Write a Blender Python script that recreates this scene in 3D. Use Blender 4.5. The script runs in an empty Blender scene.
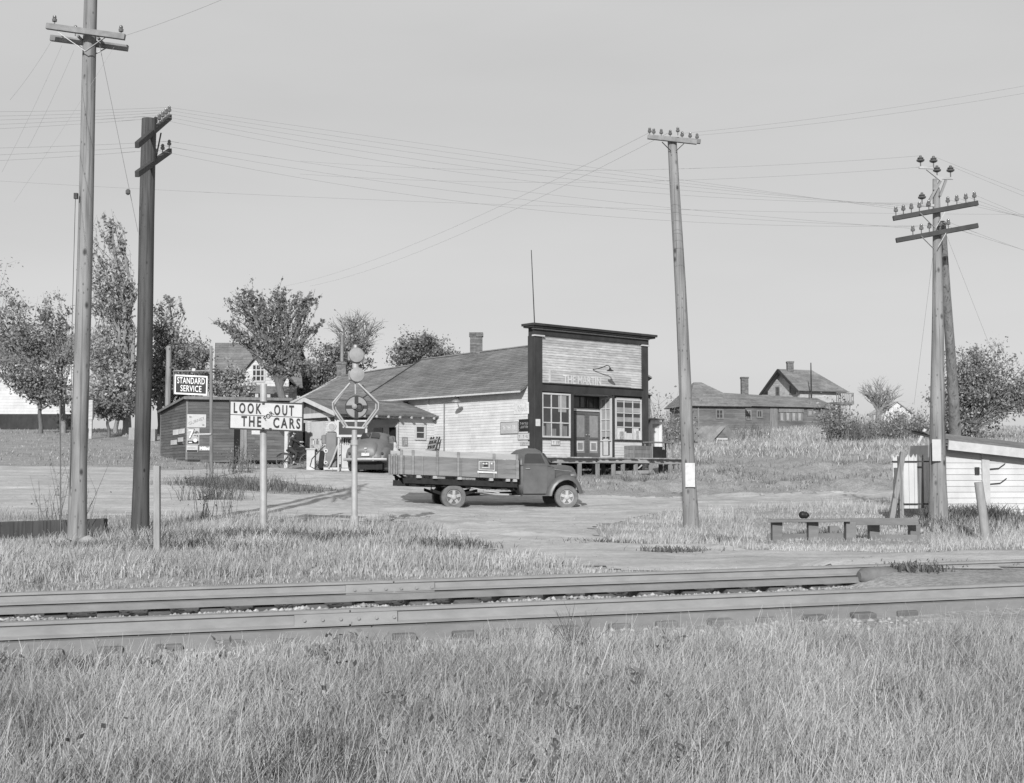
SKYK=.18; SKYC=3.3; SUNE=4.2; EXPO=0.35
import bpy, math, random
import numpy as np
from mathutils import Vector as V, Matrix
random.seed(7); rng = np.random.default_rng(7)
S = bpy.context.scene
COL = S.collection
F = 1320.0; CX, CY = 512.0, 391.5; HY = 476.0
PITCH = math.atan((HY-CY)/F); cT, sT = math.cos(PITCH), math.sin(PITCH)
R = math.radians

# ------------------------------------------------------------------ geometry of the view (eye = origin of heights)
def P(px, py, d):
    x = (px-CX)/F; u = (CY-py)/F
    ry = cT-u*sT; rz = sT+u*cT
    k = d/ry
    return V((x*k, d, rz*k))
def zat(py, d): return P(CX, py, d).z
def xat(px, d, z=0.0):
    return (px-CX)/F*(d*cT+z*sT)
def proj(x, y, z):
    c = y*cT+z*sT; u = -y*sT+z*cT
    return CX+F*x/c, CY-F*u/c
def along(px, A, dr, z=0.0):
    """distance along the plan line A + t*dr where the pixel column px meets it"""
    r = (px-CX)/F*cT
    return (r*A[1]-A[0])/(dr[0]-r*dr[1])

# ------------------------------------------------------------------ terrain heights
CP = []
def cp(px, py, d): p = P(px, py, d); CP.append((p.x, p.y, p.z))
for x, y, z in [(-3,.5,-1.62),(3,.5,-1.62),(0,2,-1.63),(-2,5,-1.62),(2,5,-1.60),(-2.6,8,-1.52),(0,8.5,-1.53),(2.6,9,-1.5),(-5,4,-1.65),(6,6,-1.6),(8,10,-1.4),(-8,7,-1.6)]:
    CP.append((x,y,z))
for a in [(-60,572,16),(60,570,16.5),(200,569,17),(330,567,17),(450,564,17.5),(600,560,18),(800,556,19.5),(960,550,20),(1100,546,21),
 (77,544,25),(-60,545,25),(140,535,27),(157,560,20),(263,528,28),(354,527,28),(430,540,24),(500,546,23),(560,543,24.5),(420,519,33),
 (686,529,30),(640,538,27),(776,545,25.5),(918,546,25),(938,522,29),(1000,538,26.5),(975,508,33),(890,509,34),(1100,520,30),
 (120,498,42),(50,497,42),(-80,497,42),(240,494,43),(310,500,40),(390,498,43),(455,509.3,40),(566,509,41),(455,503,42),(560,503,43),(650,505,41),
 (330,469.5,54.5),(375,471,54.5),(300,468.5,60),(240,464,63),(185,461,62),(110,450,72),(60,447,72),(160,455,69),(110,436,84),(50,434,84),(-60,436,84),(200,437,84),(300,440,84),
 (540,472,53),(440,470,57),(580,479,51),(612,478,51.5),(650,473,57),(680,470,58),(400,469,60),(340,462,66),
 (620,496.5,46),(750,492,47.5),(890,489,48.5),(1000,488,49),(1120,488,49),(820,501,43),
 (680,482,52),(760,470,58),(890,467,58),(1000,465,58),(700,456,70),(800,448,76),(890,446,80),(1000,442,80),(640,450,80),
 (720,443,97),(770,436,98),(850,431,105),(700,428,128),(770,426,128),(840,424,128),(920,427,120),(1000,430,110),(1100,432,110),
 (560,440,110),(430,438,110),(300,434,110),(150,430,110),(0,428,110)]: cp(*a)
for a in (-.6,-.4,-.2,0,.2,.4,.6):
    CP.append((a*180,180,5.2)); CP.append((a*330,330,4.5)); CP.append((a*700,700,4.0))
CP = np.array(CP)
def _q(x, y):
    d = np.maximum(y, 1.5); return np.stack([4*np.clip(x/np.maximum(d,3.0), -.8, .8), 3*np.log(d)], -1)
_Q = _q(CP[:,0], CP[:,1])
_n = len(CP)
_K = np.zeros((_n+3,_n+3)); _K[:_n,:_n] = -np.linalg.norm(_Q[:,None]-_Q[None], axis=-1) - np.eye(_n)*-.02
_K[:_n,_n] = 1; _K[_n,:_n] = 1; _K[:_n,_n+1:] = _Q; _K[_n+1:,:_n] = _Q.T
_W = np.linalg.solve(_K, np.concatenate([CP[:,2], np.zeros(3)]))
# the track: near rail passes (0,DN) at this height, direction TD, perpendicular (away) TN
TD = np.array([.9534, .3016]); TN = np.array([-.3016, .9534])
DN = 11.5; GAUGE = 1.5
def track_st(x, y):
    rx, ry = x, y-DN
    return rx*TD[0]+ry*TD[1], rx*TN[0]+ry*TN[1]        # t along, s away from near rail
def rail_z(t, s): return -1.092 + .0082*t + s*.068      # top of rail plane (canted towards the camera)
def sstep(a, b, x):
    k = np.clip((x-a)/(b-a), 0, 1); return k*k*(3-2*k)
def G(x, y):
    x = np.asarray(x, float); y = np.asarray(y, float); sh = np.broadcast(x, y).shape
    x = np.broadcast_to(x, sh).ravel(); y = np.broadcast_to(y, sh).ravel()
    out = np.empty(len(x))
    for i in range(0, len(x), 20000):
        q = _q(x[i:i+20000], y[i:i+20000])
        D = np.linalg.norm(q[:,None]-_Q[None], axis=-1)
        out[i:i+20000] = -D@_W[:_n] + _W[_n] + q@_W[_n+1:]
    t, s = track_st(x, y)
    cross = sstep(4.0, 4.7, t)
    bed = rail_z(t, s) - .245 + np.maximum(.185*cross*sstep(-.15, .1, s), .208*sstep(.02,.10,s)*(1-sstep(.22,.55,s)))
    w = sstep(-2.0,-.75, s)*(1-sstep(GAUGE+.7, GAUGE+2.4, s))
    out = out*(1-w)+bed*w
    out += .03*np.sin(x*1.7+.6*y)*np.sin(y*1.3)*sstep(14,22,y)*(1-sstep(35,45,y))
    return out.reshape(sh)
def g(x, y): return float(G(np.array([x]), np.array([y]))[0])
def GP(px, d):
    """ground point below pixel column px at depth d"""
    x = xat(px, d); z = g(x, d); x = xat(px, d, z); return V((x, d, g(x, d)))

# ------------------------------------------------------------------ materials (grey: the photograph is monochrome)
def mat(name, a, b=None, scale=4, stretch=(1,1,1), rough=.85, bump=0, tone=False, spec=.25, metal=0, big=.15, detail=6, bscale=None, transl=0, knots=0):
    m = bpy.data.materials.new(name); m.use_nodes = True; nt = m.node_tree; N = nt.nodes; L = nt.links
    for n in list(N): N.remove(n)
    out = N.new('ShaderNodeOutputMaterial'); bs = N.new('ShaderNodeBsdfPrincipled')
    bs.inputs['Roughness'].default_value = rough; bs.inputs['Metallic'].default_value = metal
    bs.inputs['Specular IOR Level'].default_value = spec
    L.new(bs.outputs[0], out.inputs[0])
    b = a if b is None else b
    tc = N.new('ShaderNodeTexCoord'); mp = N.new('ShaderNodeMapping'); mp.inputs['Scale'].default_value = stretch
    L.new(tc.outputs['Object'], mp.inputs[0])
    nz = N.new('ShaderNodeTexNoise'); nz.inputs['Scale'].default_value = scale; nz.inputs['Detail'].default_value = detail; nz.inputs['Roughness'].default_value = .65
    L.new(mp.outputs[0], nz.inputs[0])
    cr = N.new('ShaderNodeValToRGB'); cr.color_ramp.elements[0].position = .3; cr.color_ramp.elements[1].position = .7
    cr.color_ramp.elements[0].color = (a,a,a,1); cr.color_ramp.elements[1].color = (b,b,b,1)
    L.new(nz.outputs['Fac'], cr.inputs[0])
    col = cr.outputs[0]
    if big:
        n2 = N.new('ShaderNodeTexNoise'); n2.inputs['Scale'].default_value = .7; n2.inputs['Detail'].default_value = 3
        L.new(tc.outputs['Object'], n2.inputs[0])
        mr = N.new('ShaderNodeMapRange'); mr.inputs['From Min'].default_value = .3; mr.inputs['From Max'].default_value = .7
        mr.inputs['To Min'].default_value = 1-big; mr.inputs['To Max'].default_value = 1+big; L.new(n2.outputs['Fac'], mr.inputs[0])
        mx = N.new('ShaderNodeVectorMath'); mx.operation = 'SCALE'; L.new(col, mx.inputs[0]); L.new(mr.outputs[0], mx.inputs['Scale']); col = mx.outputs[0]
    if tone:
        at = N.new('ShaderNodeAttribute'); at.attribute_name = 'tone'
        mx = N.new('ShaderNodeVectorMath'); mx.operation = 'SCALE'; L.new(col, mx.inputs[0]); L.new(at.outputs['Fac'], mx.inputs['Scale']); col = mx.outputs[0]
    if knots:      # knots, checks and spike scars
        mp2 = N.new('ShaderNodeMapping'); mp2.inputs['Scale'].default_value = (1,1,.55); L.new(tc.outputs['Object'], mp2.inputs[0])
        for sc_,lo,hi,dk in ((3.2,.07,.16,.25),(10.,.09,.2,.5)):
            vo = N.new('ShaderNodeTexVoronoi'); vo.inputs['Scale'].default_value = sc_; L.new(mp2.outputs[0], vo.inputs[0])
            mr2 = N.new('ShaderNodeMapRange'); mr2.inputs['From Min'].default_value = lo*knots; mr2.inputs['From Max'].default_value = hi*knots; mr2.inputs['To Min'].default_value = dk; mr2.inputs['To Max'].default_value = 1
            L.new(vo.outputs['Distance'], mr2.inputs[0]); mx = N.new('ShaderNodeVectorMath'); mx.operation = 'SCALE'; L.new(col, mx.inputs[0]); L.new(mr2.outputs[0], mx.inputs['Scale']); col = mx.outputs[0]
        mp3 = N.new('ShaderNodeMapping'); mp3.inputs['Scale'].default_value = (22,22,.5); L.new(tc.outputs['Object'], mp3.inputs[0])
        n3 = N.new('ShaderNodeTexNoise'); n3.inputs['Scale'].default_value = 1; n3.inputs['Detail'].default_value = 4; L.new(mp3.outputs[0], n3.inputs[0])
        mr3 = N.new('ShaderNodeMapRange'); mr3.inputs['From Min'].default_value = .36; mr3.inputs['From Max'].default_value = .46; mr3.inputs['To Min'].default_value = .62; L.new(n3.outputs['Fac'], mr3.inputs[0])
        mx = N.new('ShaderNodeVectorMath'); mx.operation = 'SCALE'; L.new(col, mx.inputs[0]); L.new(mr3.outputs[0], mx.inputs['Scale']); col = mx.outputs[0]
    L.new(col, bs.inputs['Base Color'])
    if bump:
        bp = N.new('ShaderNodeBump'); bp.inputs['Strength'].default_value = bump; bp.inputs['Distance'].default_value = .02
        nb = nz
        if bscale:
            nb = N.new('ShaderNodeTexNoise'); nb.inputs['Scale'].default_value = bscale; nb.inputs['Detail'].default_value = 5; L.new(tc.outputs['Object'], nb.inputs[0])
        L.new(nb.outputs['Fac'], bp.inputs['Height']); L.new(bp.outputs[0], bs.inputs['Normal'])
    if transl:
        tr = N.new('ShaderNodeBsdfTranslucent'); L.new(col, tr.inputs[0]); mix = N.new('ShaderNodeMixShader'); mix.inputs[0].default_value = transl
        L.new(bs.outputs[0], mix.inputs[1]); L.new(tr.outputs[0], mix.inputs[2]); L.new(mix.outputs[0], out.inputs[0])
    return m
def glass(name, a=.03):
    m = mat(name, a, a*1.6, scale=2, rough=.08, spec=.5, big=0); return m
M = dict(
 pole=mat('weathered pole wood', .14,.25, 3.0,(3,3,.25), bump=.5, big=.2, knots=1),
 darkpole=mat('creosoted pole wood', .045,.09, 3.0,(3,3,.25), bump=.5, big=.25, knots=.6),
 arm=mat('grey crossarm wood', .13,.25, 4,(1,1,1), bump=.3),
 darkarm=mat('dark crossarm wood', .035,.06, 4, bump=.3),
 steel=mat('galvanised steel', .19,.27, 6, rough=.5, metal=.4),
 iron=mat('dark iron', .02,.05, 8, rough=.6),
 wire=mat('wire', .24, .24, big=0, rough=.6),
 porc=mat('porcelain', .06,.1, 3, rough=.25, spec=.5, big=0),
 glassins=mat('insulator glass', .08,.13, 3, rough=.15, spec=.6, big=0),
 signalgrey=mat('dull aluminium paint', .17,.24, 7, rough=.55, metal=.1),
 alum=mat('aluminium paint', .30,.40, 5, rough=.45, metal=.15),
 signwhite=mat('white sign enamel', .38,.46, 5, rough=.45, big=.08),
 paper=mat('paper', .40,.58, 9, rough=.9, big=.1),
 signdark=mat('dark sign enamel', .012,.02, 4, rough=.4),
 black=mat('black paint', .012,.02, 6, rough=.5),
 letter=mat('white lettering', .58,.66, 4, rough=.5, big=0),
 faintletter=mat('faded lettering', .42,.54, 14, rough=.9),
 siding=mat('white clapboard paint', .41,.51, 2.2,(1,1,.6), tone=True, big=.06, bump=.1),
 facade=mat('peeling clapboard paint', .27,.47, 5,(.5,.5,2.5), tone=True, big=.1, bump=.2),
 facadesign=mat('faded painted sign band', .27,.40, 6,(.5,.5,2), tone=True, big=.1),
 trimdark=mat('dark trim paint', .027,.046, 3,(1,1,.5), big=.2),
 trimwhite=mat('white trim paint', .36,.46, 5, big=.08),
 shingle=mat('wood shingles', .115,.18, 5,(1,1,1), tone=True, big=.2, bump=.3),
 shinglelight=mat('grey shingles', .13,.20, 5, tone=True, big=.2, bump=.3),
 brick=mat('chimney brick', .08,.17, 9, tone=True, bump=.4),
 shed=mat('dark red shed boards', .075,.12, 3,(.5,.5,4), tone=True, big=.15),
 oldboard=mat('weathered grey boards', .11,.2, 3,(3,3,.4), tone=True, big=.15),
 darkhouse=mat('weathered dark siding', .085,.14, 3,(.5,.5,4), tone=True, big=.2),
 pane=glass('window glass'),
 panelight=mat('window blind behind glass', .2,.3, 2, rough=.15, spec=.5),
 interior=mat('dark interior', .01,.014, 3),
 screen=mat('screen door mesh', .17,.25, 4, tone=False, rough=.7),
 deck=mat('platform planks', .20,.32, 3,(1,1,1), tone=True, bump=.3),
 bed=mat('truck bed boards', .14,.23, 3,(.4,1,3), tone=True, big=.15, bump=.2),
 bedlight=mat('bare board', .25,.34, 3,(.4,1,3), big=.1),
 cab=mat('faded truck paint', .072,.105, 2.5, rough=.45, spec=.35, big=.15),
 fender=mat('truck fender paint', .068,.095, 2.5, rough=.4, spec=.4, big=.15),
 chassis=mat('chassis black', .012,.025, 6),
 tyre=mat('dusty tyre rubber', .10,.155, 6, rough=.95),
 rim=mat('wheel rim paint', .27,.38, 8, rough=.5),
 carpaint=mat('sedan paint', .10,.14, 2, rough=.5, spec=.5, big=.1),
 chrome=mat('dull chrome', .3,.38, 4, rough=.45, metal=.5, big=0),
 pumpdark=mat('pump paint', .13,.17, 3, rough=.45),
 pumpwhite=mat('pump white paint', .36,.45, 3, rough=.5),
 rail=mat('rail web steel', .20,.26, 6,(.4,2,2), rough=.6, big=.08),
 railtop=mat('rail head steel', .20,.28, 6, rough=.4, metal=.25),
 raildark=mat('rusty rail foot', .14,.19, 6,(.4,2,2), rough=.85, big=.08),
 tie=mat('railway tie', .09,.17, 4,(1,1,1), bump=.6),
 stone=mat('ballast stone', .20,.38, 6, tone=True, rough=.9),
 timber=mat('grey guard timber', .12,.17, 3,(.6,3,3), bump=.4),
 stakew=mat('stake wood', .2,.3, 5,(3,3,.5), bump=.3),
 bark=mat('bark', .08,.15, 6,(2,2,.6), bump=.6),
 barklight=mat('light bark', .14,.24, 6,(2,2,.6), bump=.6),
 leaf=mat('leaf', .21,.31, 2, tone=True, transl=.35, rough=.6, big=0),
 leaflight=mat('autumn leaf', .29,.40, 2, tone=True, transl=.35, rough=.6, big=0),
 grass=mat('dry grass', .31,.41, .8, tone=True, transl=.25, rough=.75, big=.15),
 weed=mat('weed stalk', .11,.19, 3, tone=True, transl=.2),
 skin=mat('skin', .3,.34, 5, rough=.5), cloth=mat('dark jacket', .025,.04, 8), trouser=mat('trousers', .03,.05, 8), hair=mat('dark hair', .012,.02, 8),
 sacking=mat('pale sack cloth', .32,.45, 6, bump=.3),
)

# ------------------------------------------------------------------ mesh builder
class MB:
    def __init__(s): s.v=[]; s.f=[]; s.t=[]; s.tone=1.0
    def add(s, vs, fs):
        o=len(s.v); s.v += [tuple(v) for v in vs]; s.f += [tuple(i+o for i in f) for f in fs]; s.t += [s.tone]*len(fs); return s
    def quad(s, a,b,c,d): return s.add([a,b,c,d],[(0,1,2,3)])
    def obox(s, o, ax, ay, az):
        o=V(o); ax=V(ax); ay=V(ay); az=V(az)
        vs=[o, o+ax, o+ax+ay, o+ay, o+az, o+ax+az, o+ax+ay+az, o+ay+az]
        fs=[(0,3,2,1),(4,5,6,7),(0,1,5,4),(1,2,6,5),(2,3,7,6),(3,0,4,7)]
        if ax.cross(ay).dot(az)<0: fs=[f[::-1] for f in fs]
        return s.add(vs,fs)
    def box(s, c, dx, dy, dz, rz=0):
        u=V((math.cos(rz),math.sin(rz),0)); w=V((-math.sin(rz),math.cos(rz),0)); z=V((0,0,1)); c=V(c)
        return s.obox(c-u*dx/2-w*dy/2-z*dz/2, u*dx, w*dy, z*dz)
    def bar(s, p, q, w, h=None, up=(0,0,1)):
        h=w if h is None else h; p=V(p); q=V(q); d=(q-p); up=V(up)
        if abs(d.normalized().dot(up))>.98: up=V((0,1,0))
        a=d.cross(up).normalized()*w; b=a.cross(d).normalized()*h
        return s.obox(p-a/2-b/2, d, a, b)
    def tube(s, pts, rad, n=8, caps=True):
        pts=[V(p) for p in pts]; rad = rad if hasattr(rad,'__len__') else [rad]*len(pts)
        vs=[]; fs=[]; prev=None
        for i,p in enumerate(pts):
            d=(pts[min(i+1,len(pts)-1)]-pts[max(i-1,0)]).normalized()
            if prev is None:
                a=d.cross(V((0,0,1)) if abs(d.z)<.9 else V((1,0,0))).normalized()
            else:
                a=(prev-d*prev.dot(d)).normalized()
            prev=a; b=d.cross(a)
            for k in range(n):
                th=2*math.pi*k/n; vs.append(p+(a*math.cos(th)+b*math.sin(th))*rad[i])
        for i in range(len(pts)-1):
            for k in range(n):
                fs.append((i*n+k, i*n+(k+1)%n, (i+1)*n+(k+1)%n, (i+1)*n+k))
        if caps: fs.append(tuple(range(n))[::-1]); fs.append(tuple((len(pts)-1)*n+k for k in range(n)))
        return s.add(vs,fs)
    def lathe(s, c, axis, prof, n=20, ref=None):
        """prof = [(distance along axis, radius)]"""
        c=V(c); ax=V(axis).normalized(); a=(V(ref) if ref else (ax.cross(V((0,0,1))) if abs(ax.z)<.9 else V((1,0,0)))).normalized(); b=ax.cross(a)
        vs=[]; fs=[]
        for h,r in prof:
            for k in range(n):
                th=2*math.pi*k/n; vs.append(c+ax*h+(a*math.cos(th)+b*math.sin(th))*r)
        for i in range(len(prof)-1):
            for k in range(n): fs.append((i*n+k, i*n+(k+1)%n, (i+1)*n+(k+1)%n, (i+1)*n+k))
        fs.append(tuple(range(n))[::-1]); fs.append(tuple((len(prof)-1)*n+k for k in range(n)))
        return s.add(vs,fs)
    def loft(s, secs, caps=True, closed=True):
        n=len(secs[0]); vs=[p for c in secs for p in c]; fs=[]
        for i in range(len(secs)-1):
            for k in range(n if closed else n-1): fs.append((i*n+k, i*n+(k+1)%n, (i+1)*n+(k+1)%n, (i+1)*n+k))
        if caps: fs.append(tuple(range(n))[::-1]); fs.append(tuple((len(secs)-1)*n+k for k in range(n)))
        return s.add(vs,fs)
    def prism(s, poly, ext):
        n=len(poly); poly=[V(p) for p in poly]; ext=V(ext)
        return s.add(poly+[p+ext for p in poly], [tuple(range(n))[::-1], tuple(range(n,2*n))]+[(k,(k+1)%n,n+(k+1)%n,n+k) for k in range(n)])
    def build(s, name, m, parent=None, smooth=False, world=True, bevel=0, solid=True):
        me=bpy.data.meshes.new(name)
        off=V((0,0,0))
        if world and parent is not None:
            p=parent
            while p is not None: off += p.location; p=p.parent
        vs=[V(v)-off for v in s.v]
        me.from_pydata([tuple(v) for v in vs], [], s.f); me.update()
        at=me.attributes.new('tone','FLOAT','FACE'); at.data.foreach_set('value', s.t)
        o=bpy.data.objects.new(name, me); COL.objects.link(o); me.materials.append(m)
        if parent is not None: o.parent=parent
        fixn(me)
        if smooth: smooth_by_angle(me, 40)
        if bevel:
            b=o.modifiers.new('bevel','BEVEL'); b.width=bevel; b.segments=2; b.limit_method='ANGLE'
        return o
import bmesh
def fixn(me):
    if len(me.polygons)>4000: return
    bm=bmesh.new(); bm.from_mesh(me); bmesh.ops.recalc_face_normals(bm, faces=bm.faces[:]); bm.to_mesh(me); bm.free()
def smooth_by_angle(me, deg):
    me.polygons.foreach_set('use_smooth',[True]*len(me.polygons))
    bm=bmesh.new(); bm.from_mesh(me)
    for e in bm.edges:
        if len(e.link_faces)==2 and e.calc_face_angle(0)>math.radians(deg): e.smooth=False
    bm.to_mesh(me); bm.free()
def tag(o, label, cat, group=None, kind=None):
    if label: o['label']=label
    if cat: o['category']=cat
    if group: o['group']=group
    if kind: o['kind']=kind
    return o
def thing(name, loc, label, cat, group=None, rz=0):
    o=bpy.data.objects.new(name,None); COL.objects.link(o); o.location=loc; o.rotation_euler=(0,0,rz); o.empty_display_size=.2
    return tag(o,label,cat,group)
def origin_to(o, loc):
    """single-mesh thing: move its origin to its base"""
    loc=V(loc); o.data.transform(Matrix.Translation(-loc)); o.location=loc; return o
def struct(o): o['kind']='structure'; return o
def fastmesh(name, verts, faces4, tone, m):
    """big meshes from numpy: verts (n,3), faces (k,3|4), tone per face"""
    me=bpy.data.meshes.new(name); k=faces4.shape[1]
    me.vertices.add(len(verts)); me.vertices.foreach_set('co', verts.astype(np.float32).ravel())
    me.loops.add(faces4.size); me.loops.foreach_set('vertex_index', faces4.astype(np.int32).ravel())
    me.polygons.add(len(faces4)); me.polygons.foreach_set('loop_start', np.arange(0,faces4.size,k,dtype=np.int32))
    me.update(calc_edges=True); me.validate()
    at=me.attributes.new('tone','FLOAT','FACE'); at.data.foreach_set('value', np.asarray(tone,np.float32))
    me.materials.append(m); o=bpy.data.objects.new(name,me); COL.objects.link(o); return o
Z=V((0,0,1))
def txt(name, string, size, c, u, up, m, parent, sx=1.0, ext=.004, width=None, spacing=1.0, bold=0.0, n=None):
    """lettering mesh centred on c, reading along u"""
    cu=bpy.data.curves.new(name,'FONT'); cu.body=string; cu.size=size; cu.extrude=ext; cu.align_x='CENTER'; cu.align_y='CENTER'; cu.offset=bold; cu.space_character=spacing; cu.resolution_u=3
    t=bpy.data.objects.new(name,cu); COL.objects.link(t); bpy.context.view_layer.update()
    me=bpy.data.meshes.new_from_object(t.evaluated_get(bpy.context.evaluated_depsgraph_get())); bpy.data.objects.remove(t)
    u=V(u).normalized(); up=V(up).normalized(); nn=u.cross(up)
    xs=[v.co.x for v in me.vertices]; w=max(xs)-min(xs)
    k=(width/w) if width else sx
    off=V((0,0,0)); p=parent
    while p is not None: off+=p.location; p=p.parent
    for v in me.vertices: v.co = V(c)-off + u*v.co.x*k + up*v.co.y + nn*v.co.z
    me.materials.clear(); me.materials.append(m); me.name=name
    o=bpy.data.objects.new(name,me); COL.objects.link(o)
    if parent is not None: o.parent=parent
    return o
# walls of lapped boards: O = plan origin (x,y), u = plan direction, n = outward normal
def p3(O,u,t,n,e,z): return V((O[0]+u[0]*t+n[0]*e, O[1]+u[1]*t+n[1]*e, z))
def clap(mb, O, u, n, z0, z1, rng_u, pitch=.12, e=.0, tv=.08, lap=.018):
    z=z0; k=0
    while z<z1-1e-4:
        zt=min(z+pitch, z1); a0,b0=rng_u(z); a1,b1=rng_u(zt)
        # break each course into boards of differing tone
        cuts=[0]; 
        while cuts[-1]<1: cuts.append(cuts[-1]+random.uniform(.2,.6))
        cuts[-1]=1
        for c0,c1 in zip(cuts[:-1],cuts[1:]):
            mb.tone=1+random.uniform(-tv,tv)
            A0=a0+(b0-a0)*c0; B0=a0+(b0-a0)*c1; A1=a1+(b1-a1)*c0; B1=a1+(b1-a1)*c1
            mb.quad(p3(O,u,A0,n,e+lap,z),p3(O,u,B0,n,e+lap,z),p3(O,u,B1,n,e+.003,zt),p3(O,u,A1,n,e+.003,zt))
            mb.quad(p3(O,u,A0,n,e,z),p3(O,u,B0,n,e,z),p3(O,u,B0,n,e+lap,z),p3(O,u,A0,n,e+lap,z))
        z=zt; k+=1
    mb.tone=1
def vboards(mb, O, u, n, t0, t1, zb, zt, w=.2, e=0.0, th=.025, tv=.15):
    t=t0
    while t<t1-.01:
        ww=min(w*random.uniform(.85,1.15), t1-t); mb.tone=1+random.uniform(-tv,tv)
        tm=t+ww/2
        mb.obox(p3(O,u,t+.004,n,e,zb(tm)), V((u[0],u[1],0))*(ww-.008), V((n[0],n[1],0))*th*random.uniform(.8,1.2), Z*(zt(tm)-zb(tm)))
        t+=ww
    mb.tone=1
def rectwin(parent, O,u,n,t0,t1,z0,z1,cols,rows,e=.02,fm=None,pm=None,fw=.07,mw=.035,label=None,skip=()):
    fm=fm or M['trimwhite']; pm=pm or M['pane']; U=V((u[0],u[1],0)); Nn=V((n[0],n[1],0)); mb=MB()
    for a,b,c,d in ((t0,t0+fw,z0,z1),(t1-fw,t1,z0,z1),(t0+fw,t1-fw,z0,z0+fw),(t0+fw,t1-fw,z1-fw,z1)):
        mb.obox(p3(O,u,a,n,e,c),U*(b-a),Nn*.05,Z*(d-c))
    for k in range(1,cols):
        t=t0+(t1-t0)*k/cols; mb.obox(p3(O,u,t-mw/2,n,e,z0+fw),U*mw,Nn*.035,Z*(z1-z0-2*fw))
    for k in range(1,rows):
        z=z0+(z1-z0)*k/rows; mb.obox(p3(O,u,t0+fw,n,e,z-mw/2),U*(t1-t0-2*fw),Nn*.042,Z*mw)
    f=mb.build('window',fm,parent)
    if label: f['label']=label
    q=MB(); q.obox(p3(O,u,t0+fw-.005,n,e-.006,z0+fw-.005),U*(t1-t0-2*fw+.01),Nn*.012,Z*(z1-z0-2*fw+.01)); q.build('pane',pm,f)
    return f
def roofplane(mb, a,b,c,d, rows, th=.05, tv=.16):
    """shingled plane: a-b eave, d-c ridge; courses with slight steps and tone changes"""
    a,b,c,d=[V(p) for p in (a,b,c,d)]; nrm=(b-a).cross(d-a).normalized()
    if nrm.z<0: nrm=-nrm
    for r in range(rows):
        f0=r/rows; f1=(r+1)/rows
        A=a.lerp(d,f0); B=b.lerp(c,f0); C=b.lerp(c,f1); D=a.lerp(d,f1)
        cols=max(2,int((B-A).length/.9))
        for k in range(cols):
            mb.tone=1+random.uniform(-tv,tv); g0=k/cols; g1=(k+1)/cols
            mb.quad(A.lerp(B,g0)+nrm*.022, A.lerp(B,g1)+nrm*.022, D.lerp(C,g1)+nrm*.004, D.lerp(C,g0)+nrm*.004)
            mb.quad(A.lerp(B,g0), A.lerp(B,g1), A.lerp(B,g1)+nrm*.022, A.lerp(B,g0)+nrm*.022)
    mb.tone=1
    mb.add([a,b,c,d,a-nrm*th,b-nrm*th,c-nrm*th,d-nrm*th],[(4,7,6,5),(0,4,5,1),(1,5,6,2),(2,6,7,3),(3,7,4,0)])
def chimney(parent, c, w, h, pipe=0):
    mb=MB(); x,y,z=c; k=0; zz=z
    while zz<z+h-.01:
        hh=min(.075,z+h-zz); mb.tone=random.uniform(.75,1.25); gr=.0 if zz<z+h-.22 else .04
        for sx in (-1,1):
            mb.tone=random.uniform(.75,1.25); mb.box((x+sx*(w/4+gr/2),y,zz+hh/2),w/2+gr-.006,w+2*gr,hh-.012)
        zz+=hh
    mb.tone=.8; mb.box((x,y,z+h/2),w-.03,w-.03,h-.02)
    o=mb.build('chimney',M['brick'],parent)
    if pipe: q=MB(); q.tube([(x,y,z+h-.1),(x,y,z+h+pipe)],[.09,.085],8); q.build('stovepipe',M['steel'],o)
    return o

# ================================================================== SETTING
def pip(px, py, poly):
    c=np.zeros(px.shape,bool); n=len(poly); j=n-1
    for i in range(n):
        xi,yi=poly[i]; xj,yj=poly[j]
        cond=((yi>py)!=(yj>py))&(px<(xj-xi)*(py-yi)/((yj-yi) if yj!=yi else 1e-9)+xi)
        c^=cond; j=i
    return c
def wob(x, y, s=1.0):
    return (np.sin(x*1.1*s+1.3*np.sin(y*.7*s))+np.sin(y*1.7*s+.8*np.sin(x*1.9*s))+.6*np.sin(x*4.1*s+y*3.3*s))/2.6
ROAD=[(-400,455),(40,466),(130,466),(160,470),(290,467),(300,469),(400,473),(480,485),(590,494),(640,496.5),(700,495),(780,492),(890,489.5),(1400,490),(1400,501),(900,500),(820,505),(740,509),(690,512),(645,516),(600,527),(600,537),(640,545),(700,549),(770,552),(900,552.5),(1400,546),(1400,572),(1010,566),(850,575),(700,570),(620,571),(560,564),(500,552),(450,534),(400,522),(300,519),(240,516),(60,517),(-400,517)]
ISLAND=[(195,478),(250,478),(300,484),(332,491),(300,494),(230,489),(196,484)]
def roadmask(x, y, z):
    """1 where the ground is bare dirt road (wobbled edges)"""
    w1=wob(x*.9,y*.9); w2=wob(y*1.3+5,x*1.1)
    px,py=proj(x,y,z); px=px+w1*7; py=py+w2*(60/np.maximum(y,5))
    m=pip(px,py,ROAD)&~pip(px,py,ISLAND)&(y>12)
    t,s=track_st(x,y)
    return m & ~((s<GAUGE+1.0)&(t<4.3)) & (s>-.6)
def grid(xs, ys): X,Y=np.meshgrid(xs,ys); return X,Y
ys=np.concatenate([np.arange(-30,0,3.),np.arange(0,8,.4),np.arange(8,18,.16),np.arange(18,32,.3),np.arange(32,60,.4),np.arange(60,120,1.2),np.geomspace(120,900,40)])
k=np.linspace(-1,1,361); xs=np.sign(k)*(np.abs(k)*26+ (np.abs(k)**5)*60 + (np.abs(k)**18)*500)
X,Y=grid(xs,ys); Zg=G(X,Y)
rough=.03*wob(X*2.2,Y*2.2)*sstep(4,10,Y)*(1-sstep(60,140,Y))
RM=roadmask(X,Y,Zg)
tt,ss=track_st(X,Y)
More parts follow.
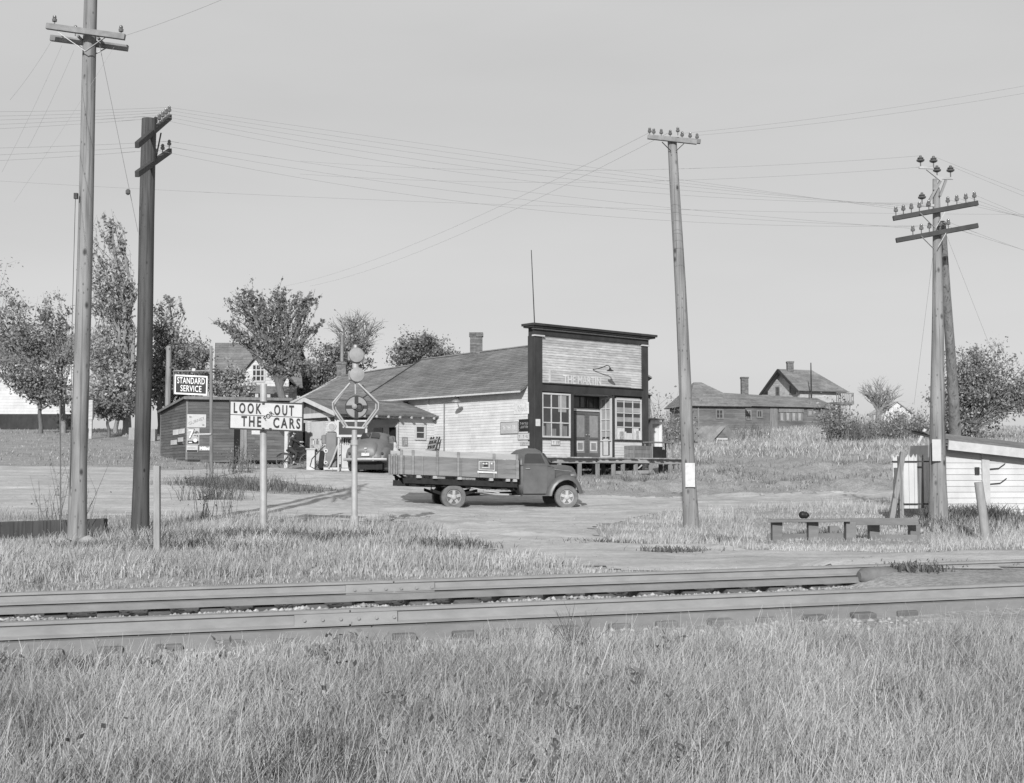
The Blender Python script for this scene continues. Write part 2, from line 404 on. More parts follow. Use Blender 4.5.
bank=sstep(42,50,Y)*sstep(.04,.1,X/np.maximum(Y,1))*(1-sstep(95,130,Y))
Zg=Zg+np.where(RM,.25,1.)*rough*np.where((ss>-1.2)&(ss<GAUGE+1.2),.3,1.)+bank*(.22*wob(X*.9,Y*.9)+.13*wob(X*2.7,Y*2.7))
ny,nx=X.shape
idx=np.arange(nx*ny).reshape(ny,nx)
faces=np.stack([idx[:-1,:-1],idx[:-1,1:],idx[1:,1:],idx[1:,:-1]],-1).reshape(-1,4)
vv=np.stack([X,Y,Zg],-1).reshape(-1,3)
def ground_mat(name, a, b, c, dirt=False):
    m=mat(name, a, b, 2.2, rough=.95, bump=.6, bscale=28, big=.12, detail=9); nt=m.node_tree; N=nt.nodes; L=nt.links
    bs=[n for n in N if n.type=='BSDF_PRINCIPLED'][0]; src=bs.inputs['Base Color'].links[0].from_socket
    tc=[n for n in N if n.type=='TEX_COORD'][0]
    n1=N.new('ShaderNodeTexNoise'); n1.inputs['Scale'].default_value=16 if not dirt else 9; n1.inputs['Detail'].default_value=8; n1.inputs['Roughness'].default_value=.75; L.new(tc.outputs['Object'],n1.inputs[0])
    if dirt:      # wheel tracks worn along the road
        mp=N.new('ShaderNodeMapping'); mp.inputs['Scale'].default_value=(.12,1.1,1); mp.inputs['Rotation'].default_value=(0,0,-.12); L.new(tc.outputs['Object'],mp.inputs[0])
        n2=N.new('ShaderNodeTexNoise'); n2.inputs['Scale'].default_value=1.6; n2.inputs['Detail'].default_value=6; L.new(mp.outputs[0],n2.inputs[0])
        ad=N.new('ShaderNodeMath'); ad.operation='ADD'; L.new(n1.outputs['Fac'],ad.inputs[0]); L.new(n2.outputs['Fac'],ad.inputs[1])
        hv=N.new('ShaderNodeMath'); hv.operation='MULTIPLY'; hv.inputs[1].default_value=.5; L.new(ad.outputs[0],hv.inputs[0]); fac=hv.outputs[0]
    else: fac=n1.outputs['Fac']
    cr=N.new('ShaderNodeValToRGB'); cr.color_ramp.elements[0].position=.40; cr.color_ramp.elements[1].position=.60
    cr.color_ramp.elements[0].color=(c,c,c,1); cr.color_ramp.elements[1].color=(1,1,1,1); L.new(fac,cr.inputs[0])
    mx=N.new('ShaderNodeVectorMath'); mx.operation='MULTIPLY'; L.new(src,mx.inputs[0]); L.new(cr.outputs[0],mx.inputs[1]); L.new(mx.outputs[0],bs.inputs['Base Color'])
    return m
GM=ground_mat('dry turf soil', .24,.35,.58); RMt=ground_mat('dirt road surface', .36,.47,.68, True)
gobj=fastmesh('ground', vv, faces, np.ones(len(faces)), GM); gobj['kind']='structure'
for p in gobj.data.polygons: p.use_smooth=True
# the road: its own sheet just above the ground, finely cut so that its edge is ragged
ysr=np.concatenate([np.arange(12.5,30,.18),np.arange(30,60,.3),np.arange(60,78,.6)]); xsr=np.concatenate([np.arange(-26,-14,.5),np.arange(-14,14,.16),np.arange(14,30,.4)])
X2,Y2=grid(xsr,ysr)
from bisect import bisect
def sampleZ(x,y):          # bilinear sample of the built ground
    i=np.clip(np.searchsorted(ys,y)-1,0,ny-2); j=np.clip(np.searchsorted(xs,x)-1,0,nx-2)
    fy=np.clip((y-ys[i])/(ys[i+1]-ys[i]),0,1); fx=np.clip((x-xs[j])/(xs[j+1]-xs[j]),0,1)
    return (Zg[i,j]*(1-fx)*(1-fy)+Zg[i,j+1]*fx*(1-fy)+Zg[i+1,j]*(1-fx)*fy+Zg[i+1,j+1]*fx*fy)
def g(x,y): return float(sampleZ(np.array([x]),np.array([y]))[0])
Z2=sampleZ(X2,Y2)+.012
# wheel ruts: low ridges of loose dirt thrown up along the tracks, and a rough surface
def rutdist(path):
    pts=[(xat(px,d),d) for px,d in path]; best=np.full(X2.shape,1e9)
    for (ax,ay),(bx_,by_) in zip(pts[:-1],pts[1:]):
        L2=(bx_-ax)**2+(by_-ay)**2; tt_=np.clip(((X2-ax)*(bx_-ax)+(Y2-ay)*(by_-ay))/L2,0,1); best=np.minimum(best,np.hypot(X2-ax-tt_*(bx_-ax),Y2-ay-tt_*(by_-ay)))
    return best+.10*wob(X2*.8,Y2*.8)
m0=roadmask(X2,Y2,Z2).astype(float); we=np.zeros_like(m0); K_=3       # no ridge near the edge of the sheet
for i_ in range(-K_,K_+1):
    for j_ in range(-K_,K_+1): we+=np.roll(np.roll(m0,i_,0),j_,1)
we=sstep(.72,1.0,we/(2*K_+1)**2)
for path in ([(300,50),(360,41),(420,34),(470,28.5),(540,24),(620,22.3),(760,21.4),(1010,21)],[(20,47),(200,44.5),(330,42.5),(450,38.5),(620,40),(760,43.5),(1000,46.5)],[(250,56),(300,48),(380,44),(520,43),(700,45)],[(350,40),(440,32),(520,25.8),(640,23.4),(1010,22.3)]):
    dd=rutdist(path)
    for c0 in (.45,1.0): Z2=Z2+we*.055*np.exp(-((dd-c0)/.16)**2)*(.55+.45*wob(X2*1.9,Y2*1.7))
Z2=Z2+we*.018*(1+wob(X2*3.7,Y2*3.1))*(Y2<60)
m2=m0>.5
fm=(m2[:-1,:-1]&m2[:-1,1:]&m2[1:,1:]&m2[1:,:-1])
id2=np.arange(X2.size).reshape(X2.shape)
f2=np.stack([id2[:-1,:-1],id2[:-1,1:],id2[1:,1:],id2[1:,:-1]],-1)[fm]
used,inv=np.unique(f2,return_inverse=True)
robj=fastmesh('dirt_road', np.stack([X2,Y2,Z2],-1).reshape(-1,3)[used], inv.reshape(-1,4), np.ones(len(f2)), RMt); robj['kind']='structure'
for p in robj.data.polygons: p.use_smooth=True

# ------------------------------------------------------------------ railway track
def tpt(t, s, z=0): return V((TD[0]*t+TN[0]*s, DN+TD[1]*t+TN[1]*s, rail_z(t,s)+z))
trk=thing('railway_track', tpt(0,GAUGE/2,-.25), 'single railway track of two worn rails on old ties, running across behind the tall grass', 'railway track')
T0,T1=-16,24
def railprof(s):
    h,b=((.022,.128) if s<.5 else (.018,.100))
    return [(-.036,0),(.036,0),(.036,-h),(.012,-h-.014),(.012,-b+.02),(.05,-b+.008),(.05,-b),(-.05,-b),(-.05,-b+.008),(-.012,-b+.02),(-.012,-h-.014),(-.036,-h)]
for i,s in enumerate((0,GAUGE)):
    mb=MB()
    joints=[T0,-1.42 if i==0 else -.72, T1]
    for a,b in zip(joints[:-1],joints[1:]):
        mb.loft([[tpt(t, s+y, z) for y,z in railprof(s)] for t in np.linspace(a+.008,b-.008,6)])
    r=mb.build('rail',M['rail'],trk,smooth=False)
    # bright running surface is the rail's own worn top
    q=MB(); q.loft([[tpt(t,s+y,z) for y,z in ((-.034,.002),(.034,.002),(.034,-.006),(-.034,-.006))] for t in np.linspace(T0+.1,T1-.1,12)]); q.build('rail_head',M['railtop'],r)
    # foot strip: tie plates and packed cinders the rail stands on
    q=MB(); side=-1
    q.loft([[tpt(t,s+y,z) for y,z in (((-.105,-.140),(.10,-.140),(.10,-.258),(-.118,-.258)) if i==0 else ((-.105,-.112),(.10,-.112),(.10,-.168),(-.118,-.168)))] for t in np.linspace(T0,T1 if i==0 else 4.6,30)])
    q.build('rail_bearer',M['raildark'],r)
    jx=joints[1]
    jb=MB(); jb.loft([[tpt(t,s+y,z) for y,z in ((-.036,-.026),(-.010,-.026),(-.010,-.118),(-.042,-.118))] for t in (jx-.46,jx+.40)])
    for k in range(6): jb.lathe(tpt(jx-.38+k*.15,s-.036,-.072), (TN[0]*-1,TN[1]*-1,0), [(0,.014),(.02,.014)],6)
    jb.build('joint_bar',M['rail'],r)
t=T0+.4
while t<T1:
    sk=random.uniform(-.02,.02); mb=MB(); ext=random.uniform(.12,.24); w=random.uniform(.19,.23)
    a=tpt(t-w/2,-ext,-.187); ax=tpt(t+w/2,-ext+sk,-.187)-a; ay=tpt(t-w/2,GAUGE+ext,-.187)-a
    if t<4.3:
        mb.obox(a+V((0,0,-.18)),ax,ay,Z*random.uniform(.165,.18)); mb.build('tie',M['tie'],trk,bevel=.012)
    t+=.48*random.uniform(.92,1.08)
# splice block where the far rail's bearer ends by the crossing
# ballast between and beside the rails
def rocks(n, pos, size):
    ico=np.array([(0,0,1),(.9,0,.2),(.28,.85,.15),(-.72,.53,.2),(-.72,-.53,.1),(.28,-.85,.2),(0,0,-1)])
    fc=np.array([(0,1,2),(0,2,3),(0,3,4),(0,4,5),(0,5,1),(6,2,1),(6,3,2),(6,4,3),(6,5,4),(6,1,5)])
    ang=rng.uniform(0,6.28,n); c,s=np.cos(ang),np.sin(ang)
    v=ico[None]*(1+rng.uniform(-.35,.35,(n,7,3)))*np.stack([size*rng.uniform(.8,1.5,n),size*rng.uniform(.7,1.1,n),size*rng.uniform(.4,.8,n)],-1)[:,None,:]
    x=v[...,0]*c[:,None]-v[...,1]*s[:,None]; y=v[...,0]*s[:,None]+v[...,1]*c[:,None]
    v=np.stack([x,y,v[...,2]],-1)+pos[:,None,:]
    f=(fc[None]+np.arange(n)[:,None,None]*7).reshape(-1,3)
    return v.reshape(-1,3), f, np.repeat(rng.uniform(.6,1.25,n),10)
n=13000; bt=rng.uniform(-9,3.9,n); bs_=np.where(rng.random(n)<.75, .12+.6*rng.random(n)**1.6, np.where(rng.random(n)<.5, rng.uniform(-1.0,-.15,n), rng.uniform(1.6,2.4,n)))
bx=TD[0]*bt+TN[0]*bs_; by=DN+TD[1]*bt+TN[1]*bs_
bz=sampleZ(bx,by)+np.where((bs_>.1)&(bs_<.8),.02*rng.random(n)+.02*wob(bt*2.3,bs_),.0)
v,f,tn=rocks(n,np.stack([bx,by,bz],-1),rng.uniform(.012,.034,n))
tag(fastmesh('ballast_stones',v,f,tn,M['stone']),'pale broken ballast stones lying between the rails','ballast',kind='stuff')
# a few larger loose stones, lower left beside the rails, and along the far verge
for (px,d,sz) in [(60,9.8,.07),(95,9.7,.09),(118,9.6,.06),(150,9.5,.1),(175,9.4,.07),(205,9.35,.08),(250,9.6,.07),(72,9.3,.1),(130,9.15,.08),(190,9.1,.06)]:
    p=GP(px,d); p.z=g(p.x,p.y)
    v,f,tn=rocks(1,np.array([[p.x,p.y,p.z+sz*.3]]),np.array([sz]))
    o=fastmesh('stone',v,f,tn,M['stone']); origin_to(o,p)
    tag(o,'pale loose stone lying in the grass in front of the rails at lower left','stone','loose stones at lower left')
# short earthy lump at the end of the far rail
p=tpt(4.55,GAUGE-.12,-.10); mb=MB(); mb.lathe(p-V((TD[0]*.25,TD[1]*.25,-.0)),(TD[0],TD[1],.02),[(0,.05),(.05,.085),(.2,.095),(.38,.085),(.47,.05)],9); o=mb.build('rail_end_block',M['tie'],None,smooth=True); origin_to(o,p); tag(o,'dark rounded block lying at the end of the far rail by the crossing','block')

# ------------------------------------------------------------------ grass (stuff)
def blades(x, y, z, h, w, tone, lean=.35, wind=(.25,.1), tip=.28):
    n=len(x); th=rng.uniform(0,6.283,n); l=rng.uniform(.05,lean,n)*h
    lx=np.cos(th)*l+wind[0]*h*rng.uniform(0,1,n); ly=np.sin(th)*l+wind[1]*h*rng.uniform(-1,1,n)
    fa=rng.uniform(-.9,.9,n); wx,wy=np.cos(fa)*w/2,np.sin(fa)*w/2
    base=np.stack([x,y,z-.02],-1)
    def at(kx,kz,kw): return base+np.stack([lx*kx+wx*kw, ly*kx+wy*kw, h*kz+.02],-1), base+np.stack([lx*kx-wx*kw, ly*kx-wy*kw, h*kz+.02],-1)
    a0,a1=at(0,-.05,1.); b0,b1=at(.35,.55,.8); c0,c1=at(1.,1.-.12*rng.random(n),tip)
    v=np.stack([a0,a1,b0,b1,c0,c1],1).reshape(-1,3); o=np.arange(n)[:,None]*6
    f=np.stack([o+np.array([0,1,3,2]),o+np.array([2,3,5,4])],1).reshape(-1,4)
    return v,f,np.repeat(tone,2)
def scatter(n, x0,x1,y0,y1, fan=None, pw=1.0):
    y=y0+(y1-y0)*rng.random(n)**pw
    if fan: a=rng.uniform(-fan,fan,n); x=a*y
    else: x=rng.uniform(x0,x1,n)
    return x,y
def grassobj(name,label,parts,m):
    vs=[];fs=[];ts=[];o=0
    for v,f,t in parts: vs.append(v); fs.append(f+o); ts.append(t); o+=len(v)
    return tag(fastmesh(name,np.concatenate(vs),np.concatenate(fs),np.concatenate(ts),m),label,'grass',kind='stuff')
# foreground
x,y=scatter(560000,0,0,2.6,11.2,.50,.75)
t,s=track_st(x,y); patch=wob(x*.9,y*.9); patch2=wob(x*3.1+2,y*2.3)
keep=(s<-.34+.16*patch2)&(rng.random(len(x))<(.62+.3*patch+.2*patch2)*np.where(s>-1.2,.35,1)*np.where((s>-2.2)&(x<-1.9),.35,1))
x,y,s,patch,patch2=[q[keep] for q in (x,y,s,patch,patch2)]
hh=(.11+.17*rng.random(len(x))**2+.05*patch+.03*patch2)*np.where(s>-1.5,.6,1)*(1+.10*sstep(-.1,.3,x/y))
wd=rng.uniform(.0028,.006,len(x)); wd=wd*np.where(y>6,1.25,1)
tn=np.clip(rng.normal(.84,.27,len(x))+.13*patch2+.12*wob(x*7,y*6),.25,1.7)
p1=blades(x,y,sampleZ(x,y),np.maximum(hh,.06),wd,tn,.75,(.2,.2))
# tall seed stalks
x,y=scatter(9000,0,0,3.2,10.6,.5,.8); t,s=track_st(x,y); k=(s<-1.5)&(rng.random(len(x))<.45+.5*wob(x*.8,y*.8)); x,y=x[k],y[k]
p2=blades(x,y,sampleZ(x,y),rng.uniform(.26,.46,len(x)),rng.uniform(.0022,.004,len(x)),rng.uniform(.9,1.5,len(x)),.35,(.2,.1),.5)
grassobj('tall_grass','tall pale dry grass filling the foreground in front of the rails',[p1,p2],M['grass'])
# darker weeds clumped in the foreground
def weedclump(cx,cy,r,n,h,w=.02):
    x=cx+rng.normal(0,r,n); y=cy+rng.normal(0,r*.6,n); return blades(x,y,sampleZ(x,y),h*rng.uniform(.4,1,n),rng.uniform(w*.5,w*1.2,n),rng.uniform(.3,1.15,n),.9,(0,0))
W=[]
for px,d,r,n,h in [(285,6.5,.20,800,.27),(440,6.1,.18,600,.25),(300,7.0,.15,300,.28),(300,7.2,.25,700,.22),(400,5.6,.3,500,.16),(640,7.2,.4,500,.18),(810,6.2,.4,600,.2),(700,5.4,.3,400,.16),(900,7.4,.4,500,.2),(150,6.2,.4,600,.2),(520,8.6,.3,400,.18),(60,9.3,.2,500,.2),(80,9.35,.2,400,.22),(740,9.3,.12,160,.36),(575,10,.06,60,.5),(560,6,.2,200,.3),(130,6.5,.25,300,.26)]:
    p=GP(px,d); W.append(weedclump(p.x,p.y,r,n,h,.008))
for px,d,r,n,h in [(200,47,.7,300,.4),(250,45,.8,300,.35),(300,44,.6,200,.3),(215,40,.5,160,.8),(240,46,.9,350,.55),(680,21,.3,260,.16),(912,14.3,.16,200,.11),(950,14.8,.2,60,.07),(215,24,.7,1100,.30),(280,23.5,.5,700,.28),(340,24,.5,500,.22),(110,23,.5,500,.24),(180,22,.5,600,.22),(250,21.5,.4,400,.2),(450,22,.4,300,.2),(600,24,.5,200,.14),(950,29.5,.3,300,.35),(970,29.8,.4,400,.4),(990,30,.4,400,.4),(720,26,.4,200,.16),(830,27.5,.5,200,.14),(960,28,.6,500,.3),(480,47,.8,160,.3),(640,52,1.,300,.25),(720,55,1.2,300,.3),(800,52,1.5,300,.25),(860,60,1.5,300,.3),(620,55,1.,250,.3),(690,62,1.5,300,.3),(940,52,1.5,300,.3),(900,72,2.,400,.4),(780,70,2.,400,.4)]:  # left verge clumps also paint the shade of hollows in dark tone
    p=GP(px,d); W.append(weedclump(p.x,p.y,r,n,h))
o=grassobj('weeds_and_hollow_shade','dark low weed clumps growing among the dry grass and on the road verges, some put in dark as the shade of hollows',W,M['weed'])
# broad-leaved weeds and seed heads mixed into the foreground grass
cx=[];
for i in range(150):
    yy=3.6+6.8*rng.random()**.8; xx=rng.uniform(-.46,.46)*yy
    if track_st(xx,yy)[1]>-.8: continue
    k=int(rng.uniform(8,36)); r=rng.uniform(.04,.12); hh=rng.uniform(.1,.3)
    q=np.stack([xx+rng.normal(0,r,k),yy+rng.normal(0,r,k),np.zeros(k)],-1); q[:,2]=sampleZ(q[:,0],q[:,1])+hh*rng.random(k)**.7; cx.append(q)
for i in range(1800):
    yy=3.4+7*rng.random()**.8; xx=rng.uniform(-.47,.47)*yy
    if track_st(xx,yy)[1]>-1.2: continue
    q=np.array([[xx,yy,0]])+rng.normal(0,.004,(3,3)); q[:,2]=g(xx,yy)+rng.uniform(.2,.36)+np.arange(3)*.012; cx.append(q)
pts=np.concatenate(cx); n=len(pts); a=rng.normal(size=(n,3)); a/=np.linalg.norm(a,axis=1,keepdims=True); b=np.cross(a,rng.normal(size=(n,3))); b/=np.linalg.norm(b,axis=1,keepdims=True)
sz=np.concatenate([np.full(len(q),.0055 if len(q)==3 else .026) for q in cx])[:,None]*rng.uniform(.6,1.4,(n,1)); a*=sz; b*=sz*.5
tn=np.concatenate([rng.uniform(.7,1.15,3) if len(q)==3 else np.clip(rng.normal(.42,.14,len(q)),.2,.9) for q in cx])
tag(fastmesh('broad_weeds',np.stack([pts-a,pts+b,pts+a,pts-b],1).reshape(-1,3),np.arange(4*n).reshape(-1,4),tn,M['grass']),'broad-leaved weeds and seed heads mixed into the foreground grass','weeds',kind='stuff')
# verge beyond the rails
x,y=scatter(360000,0,0,13,40,.5,1.3); z=sampleZ(x,y); t,s=track_st(x,y); px,py=proj(x,y,z)
road=roadmask(x,y,z); patch=wob(x*.7,y*.7); patch2=wob(x*2.1+1,y*1.9)
edge=sstep(0,18,(py-517))
keep=(s>GAUGE+1.0)&~road&(rng.random(len(x))<.55+.35*patch+.3*patch2)&~((px>850)&(py>572))
keep&=~((s<GAUGE+2.6)&(rng.random(len(x))<.6))
x,y,z,s,py,px,patch=[q[keep] for q in (x,y,z,s,py,px,patch)]
gd=(px>755)&(px<930)&(py>514)&(py<556)
hh=np.where(gd,.42,1)*np.maximum(.04,(.05+.16*rng.random(len(x))**1.8+.07*patch)*(1+.5*wob(x*2.6,y*2.2))*np.where(s<GAUGE+3.2,.4,1)*np.where((px>480)&(px<660),.55,1))
tn=np.clip(rng.normal(.84,.24,len(x))+.12*patch+.12*wob(x*2.4,y*2.2)+.1*sstep(580,700,px),.25,1.6)
grassobj('verge_grass','short dry grass along the verge between the rails and the dirt road',[blades(x,y,z,hh,rng.uniform(.006,.014,len(x)),tn,.6,(.15,.1))],M['grass'])
# pebbles scattered over the road
n=2600; y=14+46*rng.random(n)**1.4; x=rng.uniform(-.42,.42,n)*y; z=sampleZ(x,y); k=roadmask(x,y,z); x,y,z=x[k],y[k],z[k]
v,f,tn=rocks(len(x),np.stack([x,y,z+.015],-1),rng.uniform(.012,.035,len(x))*np.where(y>30,1.4,1)); tag(fastmesh('road_pebbles',v,f,tn*.8,M['stone']),'small loose pebbles scattered over the dirt road','pebbles',kind='stuff')
# hillside
x,y=scatter(150000,0,0,42,135,.5,1.5); z=sampleZ(x,y); px,py=proj(x,y,z); road=roadmask(x,y,z); patch=wob(x*.25,y*.3); patch2=wob(x*.8,y*.7)
hill=(px>575)&(py>420)
dens=np.where(hill, np.where(py<458,.75,.06+.45*np.maximum(patch2,0))+.2*patch*(py<458), .22+.2*patch)+.2*patch2
keep=~road&(rng.random(len(x))<dens)&(py<492)&~((px>280)&(px<690)&(y<62)&(py<470)&(px<575))
x,y,z,px,py=[q[keep] for q in (x,y,z,px,py)]
hh=np.where((px>660)&(py<462),.34,.13)*rng.uniform(.35,1.2,len(x))
tn=np.clip(rng.normal(.82,.26,len(x)),.3,1.6)*np.where((px>660)&(py<462),1.08,.85)
grassobj('hillside_grass','dry grass and weeds on the bank and hillside behind the road',[blades(x,y,z,hh,rng.uniform(.02,.05,len(x)),tn,.9,(.1,0))],M['grass'])

# ================================================================== POLES, WIRES, SIGNS
def insulator(parent, p, m=None, k=1.0, name='insulator'):
    mb=MB(); p=V(p)
    mb.lathe(p, Z, [(-.05*k,.012*k),(.06*k,.012*k)],6)
    mb.lathe(p+Z*.04*k, Z, [(0,.045*k),(.045*k,.05*k),(.06*k,.03*k),(.075*k,.038*k),(.11*k,.032*k),(.125*k,.012*k)],10)
    return mb.build(name, m or M['glassins'], parent, smooth=True)
def pole_shaft(base, top, r0, r1, m, parent, name='pole', n=14):
    base=V(base); top=V(top); mb=MB(); pts=[]; rad=[]
    for k in range(9):
        f=k/8; pts.append(base.lerp(top,f)+V((math.sin(f*7+base.x)*.012,math.cos(f*5)*.01,0))); rad.append(r0+(r1-r0)*f+(.03*(1-f*8) if f<.125 else 0))
    pts[0]=base-Z*.3; mb.tube(pts,rad,n); return mb.build(name,m,parent,smooth=True)
WIRES={}
def wire(a, b, sag, r=.005, grp='overhead wires', label=None, name='overhead_wire', m=None):
    a=V(a); b=V(b); pts=[]
    for k in range(25):
        f=k/24; p=a.lerp(b,f); p.z-=4*sag*f*(1-f); pts.append(p)
    mb=MB(); mb.tube(pts,r,4,False); o=mb.build(name,m or M['wire'],None)
    origin_to(o,a); return tag(o,label,'wire',grp)

# --- pale pole at far left with a double crossarm
b=GP(77,25.5); top=P(91.5,-12,25.5)
pl=thing('utility_pole', b, 'tall pale weathered pole at far left with a double crossarm near its top', 'utility pole')
pole_shaft(b,top,.165,.125,M['pole'],pl)
c0=P(88,37,25.4)
A1,A2=P(49,29.5,25.0),P(128,41.5,25.6)
for dy,py0,py1,px0,px1 in ((-.2,29.5,40.5,50,128),(.2,34.5,45,47,125)):
    mb=MB(); mb.bar(P(px0,py0,25.4)+V((0,dy,0)),P(px1,py1,25.4)+V((0,dy,0)),.09,.115); mb.build('crossarm',M['arm'],pl,bevel=.008)
for px,py,dy in ((62,36,-.2),(66,33,.2),(112,38,-.2),(108,42,.2)):
    mb=MB(); mb.bar(P(px,py,25.4)+V((0,dy,0)),P(88,54,25.4)+V((0,dy*.8,0)),.035,.012); mb.build('brace',M['steel'],pl)
for px,py,dy in ((124,37,-.2),(58,27,-.2),(72,30,.2)): insulator(pl,P(px,py,25.4)+V((0,dy,0)))
for px in (81,101): 
    mb=MB(); mb.bar(P(px,39 if px<90 else 41,25.4)+V((0,-.2,0)),P(px,39 if px<90 else 41,25.4)+V((0,.2,0)),.04); mb.build('spacer_block',M['arm'],pl)
mb=MB(); mb.tube([P(75.5,196,25.3),P(72,330,25.3),P(70,535,25.4)],.006,5); mb.build('ground_cable',M['iron'],pl)
mb=MB(); mb.box(P(76,196,25.3),.07,.07,.11); mb.build('bracket',M['iron'],pl)
# --- dark stub pole with two side arms seen end on
b=GP(140,27); top=P(149.5,119,27)
pd=thing('telegraph_pole', b, 'thick dark creosoted pole at left with two short arms seen almost end on', 'utility pole')
pole_shaft(b,top,.165,.15,M['darkpole'],pd)
DA=[]
for py0,py1,n,pt in ((134,117,5,0),(165,151,3,1)):
    a=P(150,py0,26.7); d=P(170,py1,29.6)
    mb=MB(); mb.bar(a-(d-a)*.55,d,.085,.12); mb.build('crossarm',M['darkarm'],pd,bevel=.008)
    for k in range(n):
        q=a.lerp(d,.25+.7*k/(n-1)); insulator(pd,q+Z*.11); DA.append(q+Z*.24)
mb=MB(); mb.bar(P(161,133,28),P(154,168,27),.03,.012); mb.build('brace',M['iron'],pd)
# --- leaning bare pole in the middle
b=GP(692,30); top=P(672.5,138,30)
pm=thing('utility_pole', b, 'tall grey pole leaning slightly left in the middle, with a double crossarm', 'utility pole')
pole_shaft(b,top,.165,.105,M['pole'],pm)
MA=[]
for py0,py1,px0,px1,dy in ((135.5,140,652,701.5,.15),(138.5,144,647,696,-.15)):
    mb=MB(); mb.bar(P(px0,py0,30)+V((0,dy,0)),P(px1,py1,30)+V((0,dy,0)),.085,.10); mb.build('crossarm',M['arm'],pm,bevel=.008)
for px,py,dy in ((649,134.5,-.15),(654.5,132,.15),(662,132.5,.15),(671,133.5,.15),(677,134,-.15),(683,135,.15),(691,136,.15),(698,137,.15)):
    q=P(px,py+1,30)+V((0,dy,0)); insulator(pm,q,k=.9); MA.append(q+Z*.1)
for px0,py0,px1,py1 in ((662,142,671,151),(684,143.5,676,151)):
    mb=MB(); mb.bar(P(px0,py0,29.83),P(px1,py1,29.87),.03,.012); mb.build('brace',M['iron'],pm)
o=MB().obox(P(685.5,487,29.80),V((.215,0,0)),V((0,.012,0)),Z*.54).build('paper_notice',M['paper']); origin_to(o,P(690,487,29.8)); tag(o,'white paper notice nailed to the leaning middle pole','notice')
# --- right pole with two long crossarms, a bracket of big insulators and a stub pole lashed behind
b=GP(938.5,29); top=P(936.5,188,29)
pr=thing('utility_pole', b, 'stout pole at right with two long dark crossarms and big dark insulators on top', 'utility pole')
pole_shaft(b,top,.20,.075,M['pole'],pr)
pole_shaft(GP(959.5,33.5),P(942.5,222,29.45),.16,.08,M['pole'],pr,'brace_pole')
RA=[]
for i,(px0,py0,px1,py1,ins) in enumerate(((893,218.5,978,203,(896,903.5,911.5,919.5,929,948,957,966,974.5)),(896,240.5,978,225.5,(913,921.5,929.5,940,948.5)))):
    a=P(px0,py0,28.85); d=P(px1,py1,28.75); mb=MB(); mb.bar(a,d,.085,.105); mb.build('crossarm',M['darkarm'],pr,bevel=.008)
    for px in ins:
        q=a.lerp(d,(px-px0)/(px1-px0))+Z*.1; insulator(pr,q); RA.append(q+Z*.1)
for px0,py0,px1,py1 in ((920,213,935,228),(945,212,936,228),(921,236,934,249),(946,233,938,247)):
    mb=MB(); mb.bar(P(px0,py0,28.72),P(px1,py1,28.76),.03,.012); mb.build('brace',M['steel'],pr)
def bigins(px,py):
    mb=MB(); p=P(px,py,28.9); mb.lathe(p,Z,[(-.12,.012),(.02,.014),(.0,.05),(.02,.085),(.05,.09),(.06,.05),(.08,.07),(.1,.06),(.11,.03),(.14,.03),(.15,.01)],12); mb.build('insulator',M['porc'],pr,smooth=True); return p+Z*.14
TI=[bigins(*q) for q in ((920.5,162),(933.5,162.5),(937,172),(950.5,172))]; TI.append(bigins(922,199))
for p0,p1,w_ in (((919,167.5),(933,168),.045),((936,178),(953,178.5),.045),((921,205.5),(934,205.5),.045),((927,169),(942,181),.05),((935,179),(935,190),.09),((941,180),(927,205),.07),((946,180),(940,196),.04)):
    mb=MB(); mb.bar(P(p0[0],p0[1],28.9),P(p1[0],p1[1],28.88),w_,.05); mb.build('bracket',M['steel' if w_<.06 else 'arm'],pr)
o=MB().obox(P(932.5,461,28.76),V((.19,0,0)),V((0,.012,0)),Z*.47).build('placard',M['signwhite']); origin_to(o,P(937,461,28.76)); tag(o,'small white placard fixed to the stout right-hand pole','placard')
# --- wires
left=[P(-260,py,26) for py in (107,114,120,127,134,147,158,166,175)]
TEL='telephone wires between the dark pole and the right pole'
LT='thin telephone wire strung across the sky between the dark pole and the stout right pole'
src=[DA[4],DA[3],DA[2],DA[1],DA[0],DA[7],DA[6],DA[5]]
dst=[RA[0],RA[1],RA[2],RA[3],RA[4],RA[9],RA[10],RA[11]]
for k,(a,b2) in enumerate(zip(src,dst)): wire(a+Z*(.0,.0,.0,.0,.0,.0,.0,.0)[k],b2,(.02,.12,.22,.34,.48,.2,.34,.5)[k],.003,TEL,LT)
for k,a in enumerate(src): wire(left[k],a,.1,.0031,'telephone wires leading left from the dark pole','thin telephone wire running off to the left from the dark pole')
for k,q in enumerate(RA[5:9]+RA[12:14]): wire(q,P(1250,250+k*13,30),.15,.0031,'telephone wires leading right from the right pole','thin telephone wire running off to the right from the stout right pole')
wire(P(-200,168,31),P(1240,214,33),.35,.003,None,'lowest faint wire crossing the whole sky behind the poles')
for q,py in ((TI[0],158),(TI[2],171)): wire(P(300,py+3,36),q,.3,.003,'upper wires to the big insulators','faint upper wire reaching the big dark insulators from the left')
for q,py in ((TI[1],196),(TI[3],204)): wire(q,P(1220,py+60,30),.1,.003,'upper wires leading right','wire sloping down to the right from the big dark insulators')
for k,q in enumerate((MA[5],MA[7])): wire(q,P(1230,44+k*9,27),.2,.0031,'wires rising right from the middle pole','wire rising to the upper right from the leaning middle pole')
for k,q in enumerate((MA[1],MA[3])): wire(q,P(285+k*25,286,78),.5,.0032,'wires running back from the middle pole','faint wire running back from the leaning middle pole towards the trees')
